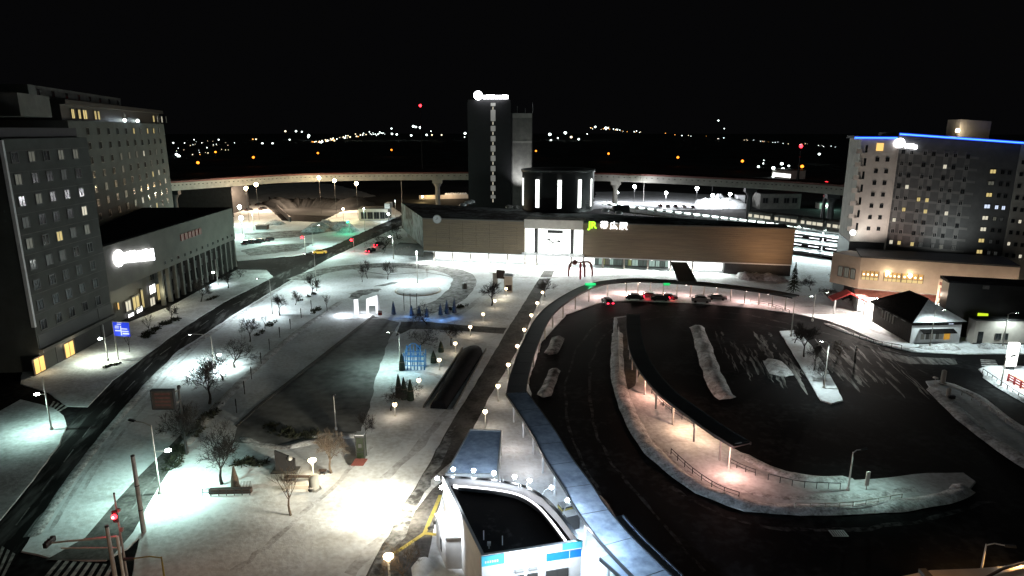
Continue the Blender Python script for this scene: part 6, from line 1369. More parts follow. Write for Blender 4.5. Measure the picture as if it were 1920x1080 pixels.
# red arch sculpture
b = P(1088, 520, 0.12); o = thing('arch_sculpture', b, 'spidery dark red arch sculpture before the station entrance', 'sculpture')
for x0, y0, x1, y1, yt in ((1066, 518, 1092, 497, 493), (1110, 518, 1088, 497, 493), (1088, 524, 1088, 497, 494), (1096, 519, 1090, 496, 492)):
    p = P(x0, y0, 0.12); t = P(1088, 521, 0.12) + Vector((0, 0, Hz(P(1088, 521), 492))); m_ = Vector((p.x, p.y, t.z * 0.82))
    pts_ = smooth([p, p.lerp(m_, 0.5), m_.lerp(t, 0.25) + Vector((0, 0, 0.3)), t], 4); n = len(pts_)
    mb = MB(); mb.tube(pts_, [0.18 + 0.18 * math.sin(math.pi * i / (n - 1)) for i in range(n)], 8); mb.build('leg', M['rust'] if y0 < 520 else M['red'], o)
mb = MB(); mb.ball(P(1077, 521, 0) + Vector((0, 0, 4.4)), 0.75, 10); mb.build('ball', M['rust'], o)
# info boards and kiosk near the station
b = P(933, 540, 0.12); f = Fac(P(924, 540), P(960, 542)); o = thing('info_board', b, 'brown topped information board with pale map panels before the station forecourt', 'sign')
mb = MB(); f.box(mb, f.L * 0.2, f.L * 0.62, 2.6, 4.8, -0.3, 0); mb.build('board', M['brown'], o)
mb = MB(); f.box(mb, 0, f.L * 0.2 - 0.05, 0.3, 4.0, -0.3, 0); mb.build('map_panel', M['conc_w'], o)
for s in (0.22, 0.6): mb = MB(); f.box(mb, f.L * s - 0.12, f.L * s + 0.12, 0.1, 2.59, -0.3, -0.05); mb.build('post', M['conc_w'], o)
b = P(953, 548, 0.12); f = Fac(P(946, 549), P(961, 549)); o = thing('ticket_kiosk', b, 'small cream kiosk with a brown lower front right of the information board', 'kiosk')
mb = MB(); f.box(mb, 0, f.L, 0.1, 4.2, -2.2, 0); mb.build('wall', M['conc_w'], o); mb = MB(); f.box(mb, 0.2, f.L - 0.2, 0.5, 2.0, 0, 0.06); mb.build('shutter', M['brown'], o); mb = MB(); f.box(mb, -0.2, f.L + 0.2, 4.21, 4.4, -2.4, 0.4); mb.build('roof', M['snow'], o)
light('POINT', P(940, 548, 2.0), 200, (1, 0.85, 0.6), None, 0.3)
b = P(871, 541, 0.12); o = thing('stone_bollard', b, 'squat dark drum at the end of the roundabout lane', 'bollard'); mb = MB(); mb.lathe(b, [(0.7, 0), (0.7, 1.2), (0.4, 1.4)], 12); mb.build('drum', M['conc_d'], o); mb = MB(); mb.lathe(b, [(0.45, 1.4), (0.3, 1.6), (0.05, 1.65)], 10); mb.build('snow_cap', M['snow'], o)
# round glazed shelter at the left end of the station
b = P(762, 480, 0.12); o = thing('glazed_shelter', b, 'low rounded glazed shelter with porthole lights at the left end of the station', 'shelter')
c0, c1 = P(742, 478, 0), P(795, 482, 0); vs = []; f = Fac(c0, c1)
for i in range(9):
    for j in range(7):
        q_ = math.pi / 2 * j / 6; vs.append(f.pt(f.L * i / 8, 0.1 + 3.6 * math.sin(q_), 0.5 - 3.5 * (1 - math.cos(q_)) ))
mb = MB(); mb.add(vs, [(i * 7 + j, (i + 1) * 7 + j, (i + 1) * 7 + j + 1, i * 7 + j + 1) for i in range(8) for j in range(6)], True); mb.build('shell', M['conc_d'], o)
for i in range(6): mb = MB(); mb.ball(f.pt(f.L * (0.05 + 0.09 * i), 1.6 + 0.28 * i, 0.25 - 0.08 * i), 0.22, 8); mb.build('porthole', M['e_w3'], o)
# guard rails
def rail(pts, n, label, m='pole', h=0.8, z=0.13, two=True):
    c = smooth([P(x, y, z) for x, y in pts], 4); o = thing('guard_rail', c[0], label, 'railing'); L = [0]
    for i in range(len(c) - 1): L.append(L[-1] + (c[i + 1] - c[i]).length)
    for k in range(n + 1):
        t = L[-1] * k / n; j = min(max(i for i in range(len(L)) if L[i] <= t + 1e-6), len(c) - 2); p = c[j].lerp(c[j + 1], (t - L[j]) / max(L[j + 1] - L[j], 1e-4))
        mb = MB(); mb.tube([p, p + Vector((0, 0, h))], 0.05, 6); mb.build('post', M[m], o)
    mb = MB(); mb.tube([p + Vector((0, 0, h)) for p in c], 0.05, 6)
    if two: mb.tube([p + Vector((0, 0, h * 0.5)) for p in c], 0.035, 6)
    mb.build('rail', M[m], o)
rail([(1258, 852), (1300, 890), (1345, 920), (1385, 935)], 7, 'dark guard rail along the outer curve of the bus island', 'iron')
rail([(1490, 955), (1560, 956), (1620, 950), (1690, 938)], 8, 'pale guard rail along the near edge of the bus island', 'pole')
rail([(1366, 870), (1390, 882), (1416, 892)], 3, 'short dark rail beside the T-headed lamp', 'iron')
rail([(1440, 900), (1500, 914), (1575, 918)], 6, 'rusty low rail along the inner edge of the bus island', 'iron', two=False)
rail([(1222, 738), (1250, 768), (1300, 800)], 5, 'dark rail under the bus canopy on the road side', 'iron')
rail([(1160, 620), (1160, 660), (1162, 700)], 6, 'pale rail along the dark upper left edge of the bus island', 'pole')
rail([(1406, 568), (1440, 574), (1480, 588)], 5, 'dark rail at the right end of the taxi stand kerb', 'iron')
rail([(1842, 700), (1880, 726), (1920, 752)], 8, 'row of low rails on the corner pavement by the glowing totem', 'iron', two=False)
rail([(1755, 725), (1800, 740), (1850, 768), (1900, 805)], 8, 'thin pale rail along the far side of the right traffic island', 'pole', two=False)
rail([(1600, 630), (1640, 645), (1690, 655)], 6, 'low dark rail along the kerb before the hip-roofed shop', 'iron', two=False)
# island details
b = P(1624, 918, 0.15); o = thing('bus_stop_sign', b, 'small pale bus stop post near the rounded end of the bus island', 'sign'); h = Hz(b, 886); mb = MB(); mb.box(b + Vector((0, 0, h * 0.6)), (0.42, 0.12, h * 0.75)); mb.build('panel', M['conc_w'], o); mb = MB(); mb.tube([b, b + Vector((0, 0, h))], 0.06, 6); mb.build('post', M['pole'], o)
b = P(1767, 720, 0.15); o = thing('bollard_column', b, 'grey column on the far tip of the right traffic island', 'column'); h = Hz(b, 697); mb = MB(); mb.lathe(b, [(0.35, 0), (0.35, h), (0.1, h + 0.15)], 10); mb.build('shaft', M['conc'], o); mb = MB(); mb.lathe(b, [(0.55, 0), (0.55, 0.25), (0.36, 0.3)], 10); mb.build('base', M['conc_d'], o)
b = P(1777, 746, 0.15); o = thing('bollard_column', b, 'shorter grey column with a dark plate behind the tip of the right traffic island', 'column'); mb = MB(); mb.lathe(b, [(0.3, 0), (0.3, 1.5), (0.1, 1.6)], 10); mb.build('shaft', M['conc'], o); mb = MB(); mb.box(b + Vector((0.3, -0.3, 0.3)), (1.0, 0.5, 0.5)); mb.build('plate', M['iron'], o)
b = P(1752, 722, 0.15); o = thing('round_sign', b, 'small round pale sign at the tip of the right traffic island', 'sign'); mb = MB(); mb.tube([b, b + Vector((0, 0, 1.2))], 0.04, 6); mb.build('post', M['pole'], o); mb = MB(); mb.lathe(b + Vector((0, 0, 1.2)), [(0.4, 0), (0.4, 0.08), (0.1, 0.12)], 12); mb.build('disc', M['conc_w'], o)
b = P(1604, 668, 0.02); o = thing('marker_post', b, 'striped dark marker post on the slush right of the planted strip', 'post'); mb = MB(); mb.tube([b, b + Vector((0, 0, 2.0))], 0.12, 8); mb.build('shaft', M['iron'], o); mb = MB(); mb.lathe(b + Vector((0, 0, 0.8)), [(0.14, 0), (0.14, 0.25)], 8); mb.lathe(b + Vector((0, 0, 1.4)), [(0.14, 0), (0.14, 0.25)], 8); mb.build('stripe', M['white'], o)
b = P(1572, 1000, 0.01); o = thing('drain_grate', b, 'wet drain grate glinting on the black asphalt below the bus island', 'drain'); mb = MB(); mb.box(b + Vector((0, 0, 0.01)), (1.6, 1.1, 0.02)); mb.build('frame', M['steel'], o)
mb = MB()
for k in range(6): mb.box(b + Vector((-0.6 + k * 0.24, 0, 0.03)), (0.08, 0.9, 0.02))
mb.build('bar', M['iron'], o)
# totem and orange-lit fence, right edge
b = P(1893, 692, 0.15); h = Hz(b, 644); o = thing('totem_sign', b, 'glowing white totem sign at the right edge', 'sign'); mb = MB(); mb.box(b + Vector((0, 0, h * 0.56)), (1.6, 0.6, h * 0.88)); mb.build('light_box', M['e_white'], o); mb = MB(); mb.box(b + Vector((0, 0, 0.3)), (1.2, 0.5, 0.6)); mb.build('base', M['iron'], o)
light('POINT', b + Vector((-1.2, -1.5, 3.0)), 1200, WH, o, 0.4)
f = Fac(P(1888, 716), P(1990, 775)); o = thing('lit_fence', P(1888, 716, 0.15), 'red wooden fence edged with orange light at the right border of the picture', 'fence')
for k in range(9): mb = MB(); f.box(mb, f.L * k / 8 - 0.1, f.L * k / 8 + 0.1, 0.15, 1.5, -0.2, 0); mb.build('post', M['red'], o)
for z in (0.5, 0.9, 1.3): mb = MB(); f.box(mb, 0, f.L, z, z + 0.18, 0.01, 0.08); mb.build('board', M['red'], o)
mb = MB(); mb.tube([f.pt(0, 1.6, 0), f.pt(f.L, 1.6, 0)], 0.06, 6); mb.build('light_string', glow('fence_light_string', (1.0, 0.45, 0.2), 2.5), o); light('POINT', f.pt(3, 2.0, -1.5), 200, (1.0, 0.5, 0.3), o, 0.3)
# roof just below the camera, bottom right, lit orange
q = [P(x, y, 4.0) for x, y in ((1675, 1084), (1745, 1069), (1830, 1066), (1990, 1052), (2100, 1120), (1700, 1140))]
o = thing('entrance_roof', q[2] - Vector((0, 0, 4)), 'flat orange-lit roof edge cut off by the bottom right corner', 'roof'); MB().slab([(p.x, p.y) for p in q], 3.6, 4.0).build('slab', M['conc_w'], o)
mb = MB(); mb.tube([P(1840, 1088, 4.3), P(1880, 1066, 4.3), P(1960, 1045, 4.3)], 0.12, 8); mb.build('pipe', M['brown'], o); mb = MB(); mb.box(P(1737, 1078, 4.2), (0.6, 1.2, 0.35)); mb.build('hatch', M['conc_d'], o)
light('POINT', P(1800, 1080, 7.0), 260, (1.0, 0.5, 0.2), o, 0.3)
# sodium glow on the near crosswalk from a lamp on the camera's own side
light('POINT', P(230, 1130, 7.5), 800, (1.0, 0.62, 0.4), None, 0.3)
light('POINT', P(420, 1140, 6.5), 520, (1.0, 0.72, 0.5), None, 0.3)
# ================================================================== bare trees
def grow(seed, H, spread, levels=4, kids=4, crook=0.25, tr=0.16, clear=0.35):
    """returns (trunk MB, crown MB) for a leafless tree of height H standing at the origin"""
    rnd = random.Random(seed); tm, cm = MB(), MB()
    def limb(p, d, L, r, lev):
        pts = [p]; rad = [r]; n = 4 if lev < 2 else 3
        for i in range(n):
            d = (d + Vector((rnd.gauss(0, crook), rnd.gauss(0, crook), rnd.gauss(0.06, crook * 0.6))) * 0.6).normalized(); p = p + d * L / n; pts.append(p); rad.append(max(r * (1 - 0.55 * (i + 1) / n), 0.011))
        (tm if lev == 0 else cm).tube(pts, rad, 7 if lev == 0 else (5 if lev == 1 else 3), lev == 0)
        if lev >= levels: return
        k = kids + rnd.randint(0, 1) + (2 if lev == 0 else 0)
        for j in range(k):
            t = rnd.uniform(0.3 if lev else 0.72, 1.0); i = min(int(t * n), n - 1); q = pts[i].lerp(pts[i + 1], t * n - i)
            a = 2 * math.pi * (j + rnd.random() * 0.7) / k; side = d.orthogonal().normalized(); side = Matrix.Rotation(a, 3, d) @ side
            nd = (d * rnd.uniform(0.55, 1.0) + side * spread * rnd.uniform(0.6, 1.1) + Vector((0, 0, 0.18))).normalized()
            limb(q, nd, L * rnd.uniform(0.5, 0.72) if lev else (H * (1 - clear)) * rnd.uniform(0.42, 0.62), max(rad[min(i + 1, n)] * rnd.uniform(0.5, 0.72), 0.017), lev + 1)
    limb(Vector((0, 0, 0)), Vector((0, 0, 1)), H * clear, tr, 0)
    return tm, cm
PROTO = {}
for i, (sd, H_, sp_, lv, kd, ck, tr_, cl_) in enumerate(((1, 6, 0.75, 4, 5, 0.2, 0.17, 0.34), (2, 6, 0.6, 4, 5, 0.25, 0.16, 0.3), (3, 6, 0.9, 4, 5, 0.3, 0.18, 0.3), (14, 6, 0.55, 3, 4, 0.2, 0.14, 0.36), (25, 6, 1.0, 4, 4, 0.42, 0.2, 0.26))):
    tm, cm = grow(sd, H_, sp_, lv, kd, ck, tr_, cl_)
    hmax = max(v[2] for v in cm.v)
    a = tm.build('trunk', M['bark']); b = cm.build('crown', M['bark'])
    PROTO[i] = (a.data, b.data, hmax); bpy.data.objects.remove(a); bpy.data.objects.remove(b)
def tree(x, y, yt, var, label, group='bare trees on the plaza', wide=1.0, pale=False, z=0.12):
    b = P(x, y, z); h = max(2.0, 0.9 * (Hz(b, yt) - z)); wide *= 0.88; t, c, hm = PROTO[var]
    o = thing('bare_tree', b, label, 'tree', group, rz=(x * 1.7 + y) % 6.28); k = h / hm
    for nm, me in (('trunk', t), ('crown', c)):
        p = bpy.data.objects.new(nm, me); COL.objects.link(p); p.parent = o; p.scale = (k * wide * 1.0, k * wide * 1.0, k)
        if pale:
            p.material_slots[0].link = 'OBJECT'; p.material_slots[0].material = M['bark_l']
TREES = [
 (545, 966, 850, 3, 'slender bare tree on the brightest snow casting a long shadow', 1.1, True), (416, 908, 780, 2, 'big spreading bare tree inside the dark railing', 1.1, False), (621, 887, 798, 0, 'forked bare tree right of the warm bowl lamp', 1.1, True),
 (347, 848, 742, 0, 'broad dark bare tree behind the brown board', 1.15, False), (393, 757, 662, 0, 'bare tree beside the side lane opposite the lamp with two heads', 1.2, False), (418, 712, 642, 2, 'dark bushy bare tree next in line beyond the two-headed lamp', 1.3, False),
 (440, 690, 628, 4, 'wide dim bare tree where the side lane ends', 1.3, False), (469, 641, 588, 0, 'round-crowned bare tree in the middle of the plaza edge', 1.1, False), (497, 616, 582, 3, 'thin small bare tree right of the round-crowned one', 1.0, False), (525, 592, 545, 0, 'bare tree beside the arm lamp on the plaza edge', 1.0, False),
 (554, 572, 537, 1, 'small bare tree between the arm lamp and the tall tree on the plaza edge', 1.1, False), (584, 553, 503, 1, 'tall bare tree at the top corner of the plaza edge', 1.1, False), (613, 584, 545, 3, 'spiky bare tree left of the lit ice gate', 1.1, False),
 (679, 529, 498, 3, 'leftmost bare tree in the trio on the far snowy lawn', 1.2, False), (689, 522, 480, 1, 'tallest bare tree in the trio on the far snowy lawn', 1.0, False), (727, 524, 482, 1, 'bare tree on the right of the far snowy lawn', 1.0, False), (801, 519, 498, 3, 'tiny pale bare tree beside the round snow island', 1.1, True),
 (717, 468, 424, 4, 'wide leafless tree over the red-lit cars', 1.7, False), (746, 448, 404, 2, 'leafless tree at the back left corner of the station', 1.2, False), (922, 573, 520, 0, 'round-crowned bare tree by the second star lamp left of the walkway', 1.3, False), (1022, 557, 515, 1, 'bare tree by the first star lamp right of the walkway', 1.3, False),
 (733, 770, 712, 2, 'bare tree beside the nearest star lamp left of the walkway', 1.2, False), (683, 818, 762, 1, 'leaning bare tree over the phone booth', 1.1, False), (846, 648, 602, 0, 'bare tree beside the fifth star lamp left of the walkway', 1.3, False), (785, 655, 606, 4, 'wide round bare tree above the blue lattice', 1.4, False), (800, 608, 572, 4, 'low bare tree behind the dark cross path', 1.5, False),
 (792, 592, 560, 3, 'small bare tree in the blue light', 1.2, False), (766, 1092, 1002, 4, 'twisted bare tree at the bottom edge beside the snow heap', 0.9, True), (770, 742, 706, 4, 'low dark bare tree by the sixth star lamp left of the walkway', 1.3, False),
]
for x, y, yt, v_, lab, w, pale in TREES: tree(x, y, yt, v_, lab, 'bare trees on the plaza', w, pale)
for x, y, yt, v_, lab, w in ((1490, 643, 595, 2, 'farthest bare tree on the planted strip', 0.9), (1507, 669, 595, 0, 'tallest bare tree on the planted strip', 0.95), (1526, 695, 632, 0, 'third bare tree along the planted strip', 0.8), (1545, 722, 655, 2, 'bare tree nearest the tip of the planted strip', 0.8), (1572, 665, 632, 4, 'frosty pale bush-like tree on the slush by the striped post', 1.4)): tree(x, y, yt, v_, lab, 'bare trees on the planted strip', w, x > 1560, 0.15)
for x, y, yt, v_, lab, w in ((377, 566, 512, 1, 'bare tree before the hotel colonnade', 1.2), (428, 540, 505, 0, 'bare tree at the far end of the hotel colonnade', 1.2), (280, 628, 578, 3, 'thin bare tree before the lit hotel entrance', 1.1), (243, 660, 612, 3, 'thin bare tree behind the blue road sign', 0.8), (450, 520, 498, 4, 'low bare bush on the corner past the hotel colonnade', 1.2), (320, 600, 560, 1, 'bare tree between the lit entrance and the colonnade', 1.2)): tree(x, y, yt, v_, lab, 'bare trees before the hotel', w)
for x, y, yt, v_, lab in ((1555, 560, 535, 4, 'brushy bare tree left of the glaring shop'), (1590, 566, 535, 4, 'red-lit bare bush at the porch of the glaring shop'), (1520, 545, 512, 2, 'dim bare tree behind the fir near the station end'), (1560, 530, 500, 2, 'dim bare tree below the stacked decks')): tree(x, y, yt, v_, lab, 'bare trees beside the glaring shop', 1.5)
def fir(x, y, yt, label):
    b = P(x, y, 0.12); h = Hz(b, yt); o = thing('fir_tree', b, label, 'tree'); rnd = random.Random(int(x))
    mb = MB(); mb.tube([b, b + Vector((0, 0, h))], [0.16, 0.02], 7); mb.build('trunk', M['bark'], o)
    mb = MB()
    for k in range(320):
        t = rnd.random() ** 0.8; z = h * (0.1 + 0.9 * t); r = (1 - t) * h * 0.27 + 0.1; a = rnd.random() * 6.283; d = Vector((math.cos(a), math.sin(a), -0.35)); q = Vector((-d.y, d.x, 0)) * 0.14
        s = b + Vector((0, 0, z)); e = s + d * r * rnd.uniform(0.7, 1.1); mid = s.lerp(e, 0.5) + Vector((0, 0, 0.1))
        mb.add([s, mid + q, e, mid - q], [(0, 1, 2, 3)])
    mb.build('crown', M['fir'], o)
fir(1487, 549, 492, 'dark fir tree at the right end of the station near the taxi canopy')
# ================================================================== vehicles
def car_proto():
    P_ = {}
    def body():
        prof = [(-2.2, 0.28), (-2.25, 0.62), (-2.1, 0.88), (-1.35, 0.95), (-0.75, 1.42), (0.85, 1.45), (1.65, 1.0), (2.15, 0.92), (2.22, 0.6), (2.2, 0.28)]
        mb = MB(); n = len(prof); vs = []
        for yy, k in ((-0.86, 1), (-0.74, 1.0), (0.74, 1.0), (0.86, 1)):
            for x, z in prof:
                zz = z if abs(yy) < 0.8 else min(z, 0.9) if z > 0.95 else z
                vs.append(Vector((x, yy if z < 1.0 or abs(yy) < 0.8 else yy * 0.8, zz)))
        for r in range(3):
            for i in range(n): j = (i + 1) % n; mb.add([vs[r * n + i], vs[r * n + j], vs[(r + 1) * n + j], vs[(r + 1) * n + i]], [(3, 2, 1, 0)])
        mb.add(vs[:n], [tuple(range(n))]); mb.add(vs[3 * n:], [tuple(range(n))[::-1]])
        return mb
    def glass():
        mb = MB()
        mb.add([(-1.3, -0.66, 0.99), (-1.3, 0.66, 0.99), (-0.8, 0.6, 1.4), (-0.8, -0.6, 1.4)], [(0, 3, 2, 1)])
        mb.add([(1.6, -0.66, 1.05), (1.6, 0.66, 1.05), (0.92, 0.6, 1.43), (0.92, -0.6, 1.43)], [(0, 1, 2, 3)])
        for s in (-1, 1): mb.add([(-1.1, s * 0.77, 1.0), (1.35, s * 0.77, 1.02), (0.8, s * 0.755, 1.36), (-0.7, s * 0.755, 1.36)], [(0, 1, 2, 3)] if s < 0 else [(3, 2, 1, 0)])
        for v in range(len(mb.v)): x, y, z = mb.v[v]; mb.v[v] = (x * 1.015, y * 1.015, z + 0.02)
        return mb
    P_['body'] = (body(), 'paint0'); P_['window'] = (glass(), 'glass')
    return P_
carp = {'silver': mat('silver_car_paint', (0.16, 0.165, 0.17), None, 0.5, 0.3, metal=0.4), 'white': mat('white_car_paint', (0.3, 0.3, 0.3), None, 0.5, 0.3), 'dark': mat('dark_car_paint', (0.03, 0.03, 0.035), None, 0.5, 0.25), 'yellow': mat('yellow_car_paint', (0.6, 0.32, 0.04), None, 0.5, 0.3), 'snowy': M['snow']}
M['paint0'] = carp['silver']; CARM = {}
for k, (mb, m) in car_proto().items(): o = mb.build(k, M[m]); CARM[k] = o.data; bpy.data.objects.remove(o)
def wheel_mb():
    mb = MB(); n = 14
    for r, z0, z1 in ((0.32, -0.11, 0.11),):
        vs = [Vector((r * math.cos(2 * math.pi * i / n), z, r * math.sin(2 * math.pi * i / n))) for z in (z0, z1) for i in range(n)]
        mb.add(vs, [(i, (i + 1) % n, n + (i + 1) % n, n + i) for i in range(n)], True); mb.add(vs[:n], [tuple(range(n))[::-1]]); mb.add(vs[n:], [tuple(range(n))])
    return mb
o = wheel_mb().build('wheel', M['rubber']); CARM['wheel'] = o.data; bpy.data.objects.remove(o)
for nm, m in (('tail_on', 'e_red'), ('tail_off', 'red'), ('head_on', 'e_head'), ('head_off', 'conc_w')):
    o = MB().box((0, 0, 0), (0.1, 0.4, 0.2)).build('lamp', M[m]); CARM[nm] = o.data; bpy.data.objects.remove(o)
def car(x, y, heading, paint, label, tail=False, head=False, group=None, z=0.02, glow_e=0, tall=1.0):
    b = P(x, y, z); o = thing('car', b, label, 'car', group, R(heading))
    def child(nm, me, loc, m=None, sc=None):
        p = bpy.data.objects.new(nm, me); COL.objects.link(p); p.parent = o; p.location = loc
        if sc: p.scale = sc
        if m: p.material_slots[0].link = 'OBJECT'; p.material_slots[0].material = m
        return p
    child('body', CARM['body'], (0, 0, 0), carp[paint], (1, 1, tall)); child('window', CARM['window'], (0, 0, 0), None, (1, 1, tall))
    for i in (-1, 1):
        for j in (-1, 1): child('wheel', CARM['wheel'], (i * 1.35, j * 0.8, 0.32))
    for j in (-1, 1):
        child('tail_light', CARM['tail_on' if tail else 'tail_off'], (-2.24, j * 0.6, 0.72 * tall)); child('headlight', CARM['head_on' if head else 'head_off'], (2.2, j * 0.6, 0.68 * tall))
    hd = Vector((math.cos(R(heading)), math.sin(R(heading)), 0))
    if tail: light('POINT', b - hd * 3.0 + Vector((0, 0, 0.7)), glow_e or 25, (1, 0.03, 0.05), None, 0.2)
    if head: light('SPOT', b + hd * 2.6 + Vector((0, 0, 0.7)), 160, (1, 0.95, 0.85), None, 0.15, 70, 0.6, b + hd * 12)
    return o
car(1139, 570, 100, 'dark', 'dark taxi with brightly glowing red tail lights at the head of the taxi rank', True, True, 'cars at the taxi stand', glow_e=40)
car(1190, 561, 172, 'dark', 'dark car with one red light in the taxi rank, left of the silver car', True, False, 'cars at the taxi stand')
car(1218, 558, 172, 'silver', 'snow-topped silver car in the middle of the taxi rank', False, False, 'cars at the taxi stand')
car(1252, 561, 172, 'dark', 'dark car with red lights in the taxi rank, right of the silver car', False, False, 'cars at the taxi stand')
car(1237, 563, 175, 'dark', 'low dark car showing a red tail light between two parked taxis', True, False, 'cars at the taxi stand')
car(1314, 567, 170, 'white', 'long pale minivan with a lit lamp in the taxi rank', False, False, 'cars at the taxi stand', tall=1.25)
car(1344, 562, 168, 'silver', 'grey car behind the pale minivan at the end of the taxi rank', False, False, 'cars at the taxi stand')
car(695, 473, 74, 'dark', 'car with glowing red tail lights waiting at the far junction', True, False, 'cars waiting on the avenue', glow_e=70)
car(710, 461, 74, 'dark', 'second waiting car with red tail lights, ahead of the first on the avenue', True, False, 'cars waiting on the avenue', glow_e=50)
car(600, 476, 196, 'yellow', 'yellow taxi with lit headlights turning at the far junction', False, True, 'cars waiting on the avenue')
for x, y, hd_, lab in ((486, 385, 60, 'dark parked car, upper of two on the mint snow lot'), (493, 393, 60, 'dark parked car, lower of two on the mint snow lot'), (463, 386, 60, 'parked car nearest the upper glaring lamp'), (467, 395, 60, 'parked car below the one nearest the upper glaring lamp')): car(x, y, hd_, 'dark', lab, group='cars parked in the far lots')
for x, y, lab in ((462, 458, 'parked car nearest the hotel in the dark row'), (475, 456, 'snow-roofed parked car second in the dark row'), (488, 455, 'parked car third from the hotel in the dark row'), (505, 452, 'parked car at the right end of the dark row')):
    c_ = car(x, y, 80, 'dark', lab, group='cars parked in the far lots')
for i, (x, y) in enumerate(((1238, 388), (1252, 388), (1266, 389), (1282, 390), (1298, 391))): car(x, y, 88, ('dark', 'silver', 'dark', 'white', 'dark')[i], '%s of five parked cars from the left at the near edge of the lit yard' % od[i], group='cars parked in the lit yard')
# ================================================================== far town: one mass of lights, plus nameable masts
rnd = random.Random(21)
tw = {'e_far': MB(), 'e_farw': MB(), 'e_faro': MB()}
def speck(x, y, r, m, z=None):
    if z is None:
        yy = max(y, 248.5); t = HC / max(0.0028, -(ray(x, yy).z)); Y = min(t, 2600)
    else: Y = z
    p = D(x, y, Y); p.z = max(p.z, 1.0); k = r * Y / F * 0.42
    tw[m].lathe(p, [(0.01, -k), (k, -k * 0.4), (k, k * 0.4), (0.01, k)], 6)
for x, y, r, m in ((474, 261, 3, 'e_faro'), (480, 261, 3, 'e_far'), (492, 269, 4, 'e_farw'), (511, 269, 4, 'e_farw'), (535, 246, 4, 'e_far'), (555, 246, 4, 'e_farw'), (566, 247, 3, 'e_farw'), (579, 254, 5, 'e_farw'), (578, 257, 4, 'e_farw'), (543, 262, 3, 'e_farw'), (604, 266, 4, 'e_farw'), (614, 264, 4, 'e_farw'),
    (735, 251, 4, 'e_farw'), (744, 252, 4, 'e_farw'), (734, 241, 3, 'e_farw'), (775, 237, 5, 'e_farw'), (780, 238, 4, 'e_farw'), (788, 239, 5, 'e_farw'), (771, 254, 4, 'e_farw'), (800, 253, 4, 'e_farw'), (810, 253, 3, 'e_far'), (828, 253, 3, 'e_far'), (808, 246, 2, 'e_farw'), (872, 250, 5, 'e_farw'), (871, 257, 2, 'e_farw'),
    (1031, 252, 6, 'e_farw'), (1060, 249, 6, 'e_farw'), (1071, 257, 5, 'e_far'), (1085, 261, 4, 'e_farw'), (1033, 263, 4, 'e_farw'), (1046, 259, 3, 'e_farw'), (1101, 251, 2, 'e_farw'), (1116, 238, 4, 'e_farw'), (1136, 240, 5, 'e_farw'), (1140, 240, 4, 'e_far'), (331, 290, 6, 'e_farw'), (335, 293, 7, 'e_farw'), (325, 268, 3, 'e_farw'), (346, 268, 2, 'e_farw'), (361, 290, 2, 'e_far'), (375, 290, 2, 'e_faro'), (390, 287, 2, 'e_far'), (404, 285, 2, 'e_faro'), (410, 262, 3, 'e_farw'), (364, 262, 2, 'e_farw'), (388, 277, 2, 'e_farw'), (1347, 226, 3, 'e_farw'), (1358, 241, 2, 'e_farw'), (1422, 313, 5, 'e_farw'), (1431, 307, 3, 'e_farw'), (1432, 301, 2, 'e_farw')): speck(x, y, r, m)
for k in range(46): x = 585 + (688 - 585) * rnd.random(); y = 268 - (x - 585) / 103 * 18 + rnd.uniform(-2.5, 3.5); speck(x, y, rnd.uniform(1.2, 3.2), rnd.choice(['e_far', 'e_faro', 'e_far', 'e_farw']))
for k in range(14): speck(692 + k * 2.2 + rnd.random(), 251 + rnd.uniform(-4, 3), rnd.uniform(1, 2.4), 'e_farw')
for k in range(60): x = 1105 + 470 * rnd.random() ** 1.2; speck(x, 240 + (x - 1105) * 0.076 + rnd.uniform(-1.5, 1.5), rnd.uniform(0.8, 2.4) * 0.75 * (1.3 - (x - 1105) / 700), rnd.choice(['e_far', 'e_farw', 'e_farw', 'e_faro']))
for k in range(24): speck(330 + 110 * rnd.random(), 262 + 25 * rnd.random(), rnd.uniform(0.7, 1.5), rnd.choice(['e_far', 'e_farw']))
for m, nm in (('e_far', 'town_lights'), ('e_farw', 'town_lights'), ('e_faro', 'town_lights')): tag(tw[m].build(nm, M[m]), kind='stuff')
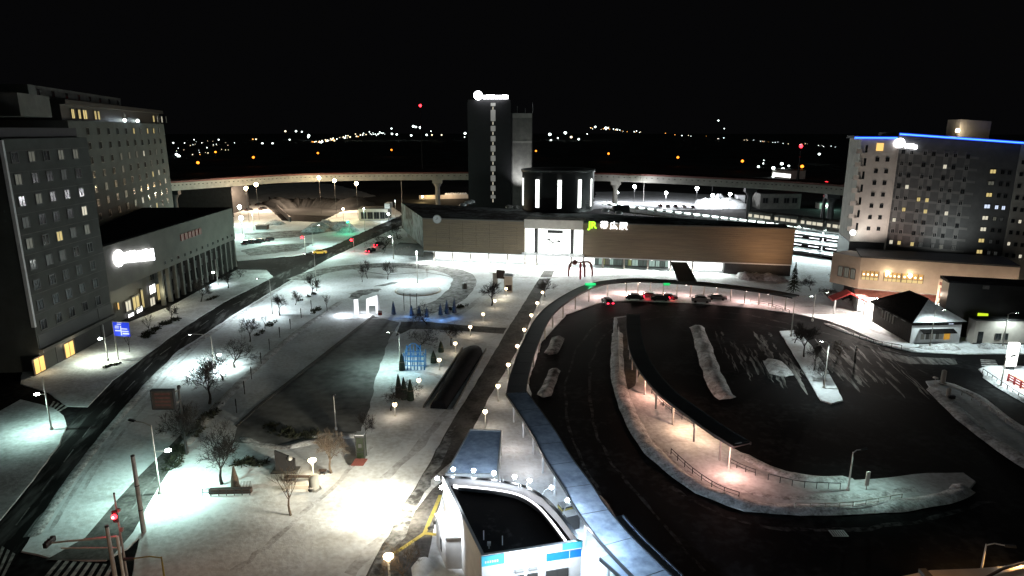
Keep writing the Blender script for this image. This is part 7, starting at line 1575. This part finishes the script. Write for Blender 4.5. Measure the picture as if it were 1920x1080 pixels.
# glaring depot beyond the viaduct on the right
b = P(1460, 328); f = Fac(P(1446, 332), P(1482, 336)); o = thing('depot', b, 'distant depot glaring white beyond the viaduct on the right', 'building')
mb = MB(); f.box(mb, 0, f.L, 0, 7, -14, 0); mb.build('wall', M['conc_w'], o); mb = MB(); f.box(mb, -0.5, f.L + 0.5, 7.02, 7.5, -14.5, 0.5); mb.build('roof', M['dark'], o)
for x, y, r in ((1450, 315, 1.5), (1457, 320, 1.6), (1463, 322, 1.7), (1468, 317, 1.6), (1476, 322, 1.6), (1466, 307, 1.4), (1479, 311, 0.9), (1450, 331, 1.2), (1462, 333, 1.3), (1474, 335, 1.2)): p = D(x, y, f.a.y - 3); MB().ball(p, r, 8, 0.8).build('floodlight', M['e_farw'], o)
mb = MB(); f.box(mb, 2, f.L, 1, 4, 0.02, 0.2); mb.build('lit_door', M['e_white'], o)
# masts
def mast(x, y, yb, label, m='e_redbig', Y=700):
    p = D(x, y, Y); b = Vector((p.x, p.y, 0)); o = thing('radio_mast', b, label, 'mast', 'red-tipped masts')
    mb = MB(); mb.tube([b, p], [1.2, 0.3], 6); mb.build('lattice', M['iron'], o); mb = MB(); mb.ball(p, 1.4, 8); mb.build('beacon', M[m], o)
    mb = MB(); mb.ball(Vector((p.x, p.y, p.z * 0.7)), 0.8, 8); mb.build('lower_beacon', M['red'], o)
mast(788, 198, 240, 'tall radio mast with a red beacon left of the dark tower')
mast(1502, 274, 290, 'short mast with a red beacon right of the glaring depot', Y=520)
mast(1549, 346, 350, 'red beacon post on the viaduct near the right-hand hotel', Y=290)
# orange-lit worksite under the viaduct pier
b = P(800, 374); o = thing('worksite_fence', P(790, 374), 'warm-lit low fence with round snow tops beside the viaduct pier', 'fence')
f = Fac(P(786, 374), P(878, 372)); mb = MB(); f.box(mb, 0, f.L, 0, 2.4, -0.3, 0); mb.build('panel', M['conc_w'], o)
for i in range(9): mb = MB(); mb.ball(f.pt(f.L * (0.55 + 0.05 * i), 2.6, -1), 0.9, 8); mb.build('snow_cap', M['snow'], o)
light('POINT', f.pt(f.L * 0.2, 4, 4), 1500, (1.0, 0.7, 0.3), o, 0.3); light('POINT', f.pt(f.L * 0.6, 5, 5), 1800, (1.0, 0.72, 0.45), o, 0.3)
# light on the snow slope from under the viaduct
for x, y in ((480, 362), (540, 360), (640, 362)): light('POINT', P(x, y, 9), 13000, (1.0, 0.72, 0.5), None, 0.5)
for x, y in ((500, 420), (560, 445), (620, 440), (530, 470)): light('POINT', P(x, y, 7), 3800, (0.72, 1.0, 0.86), None, 0.4)
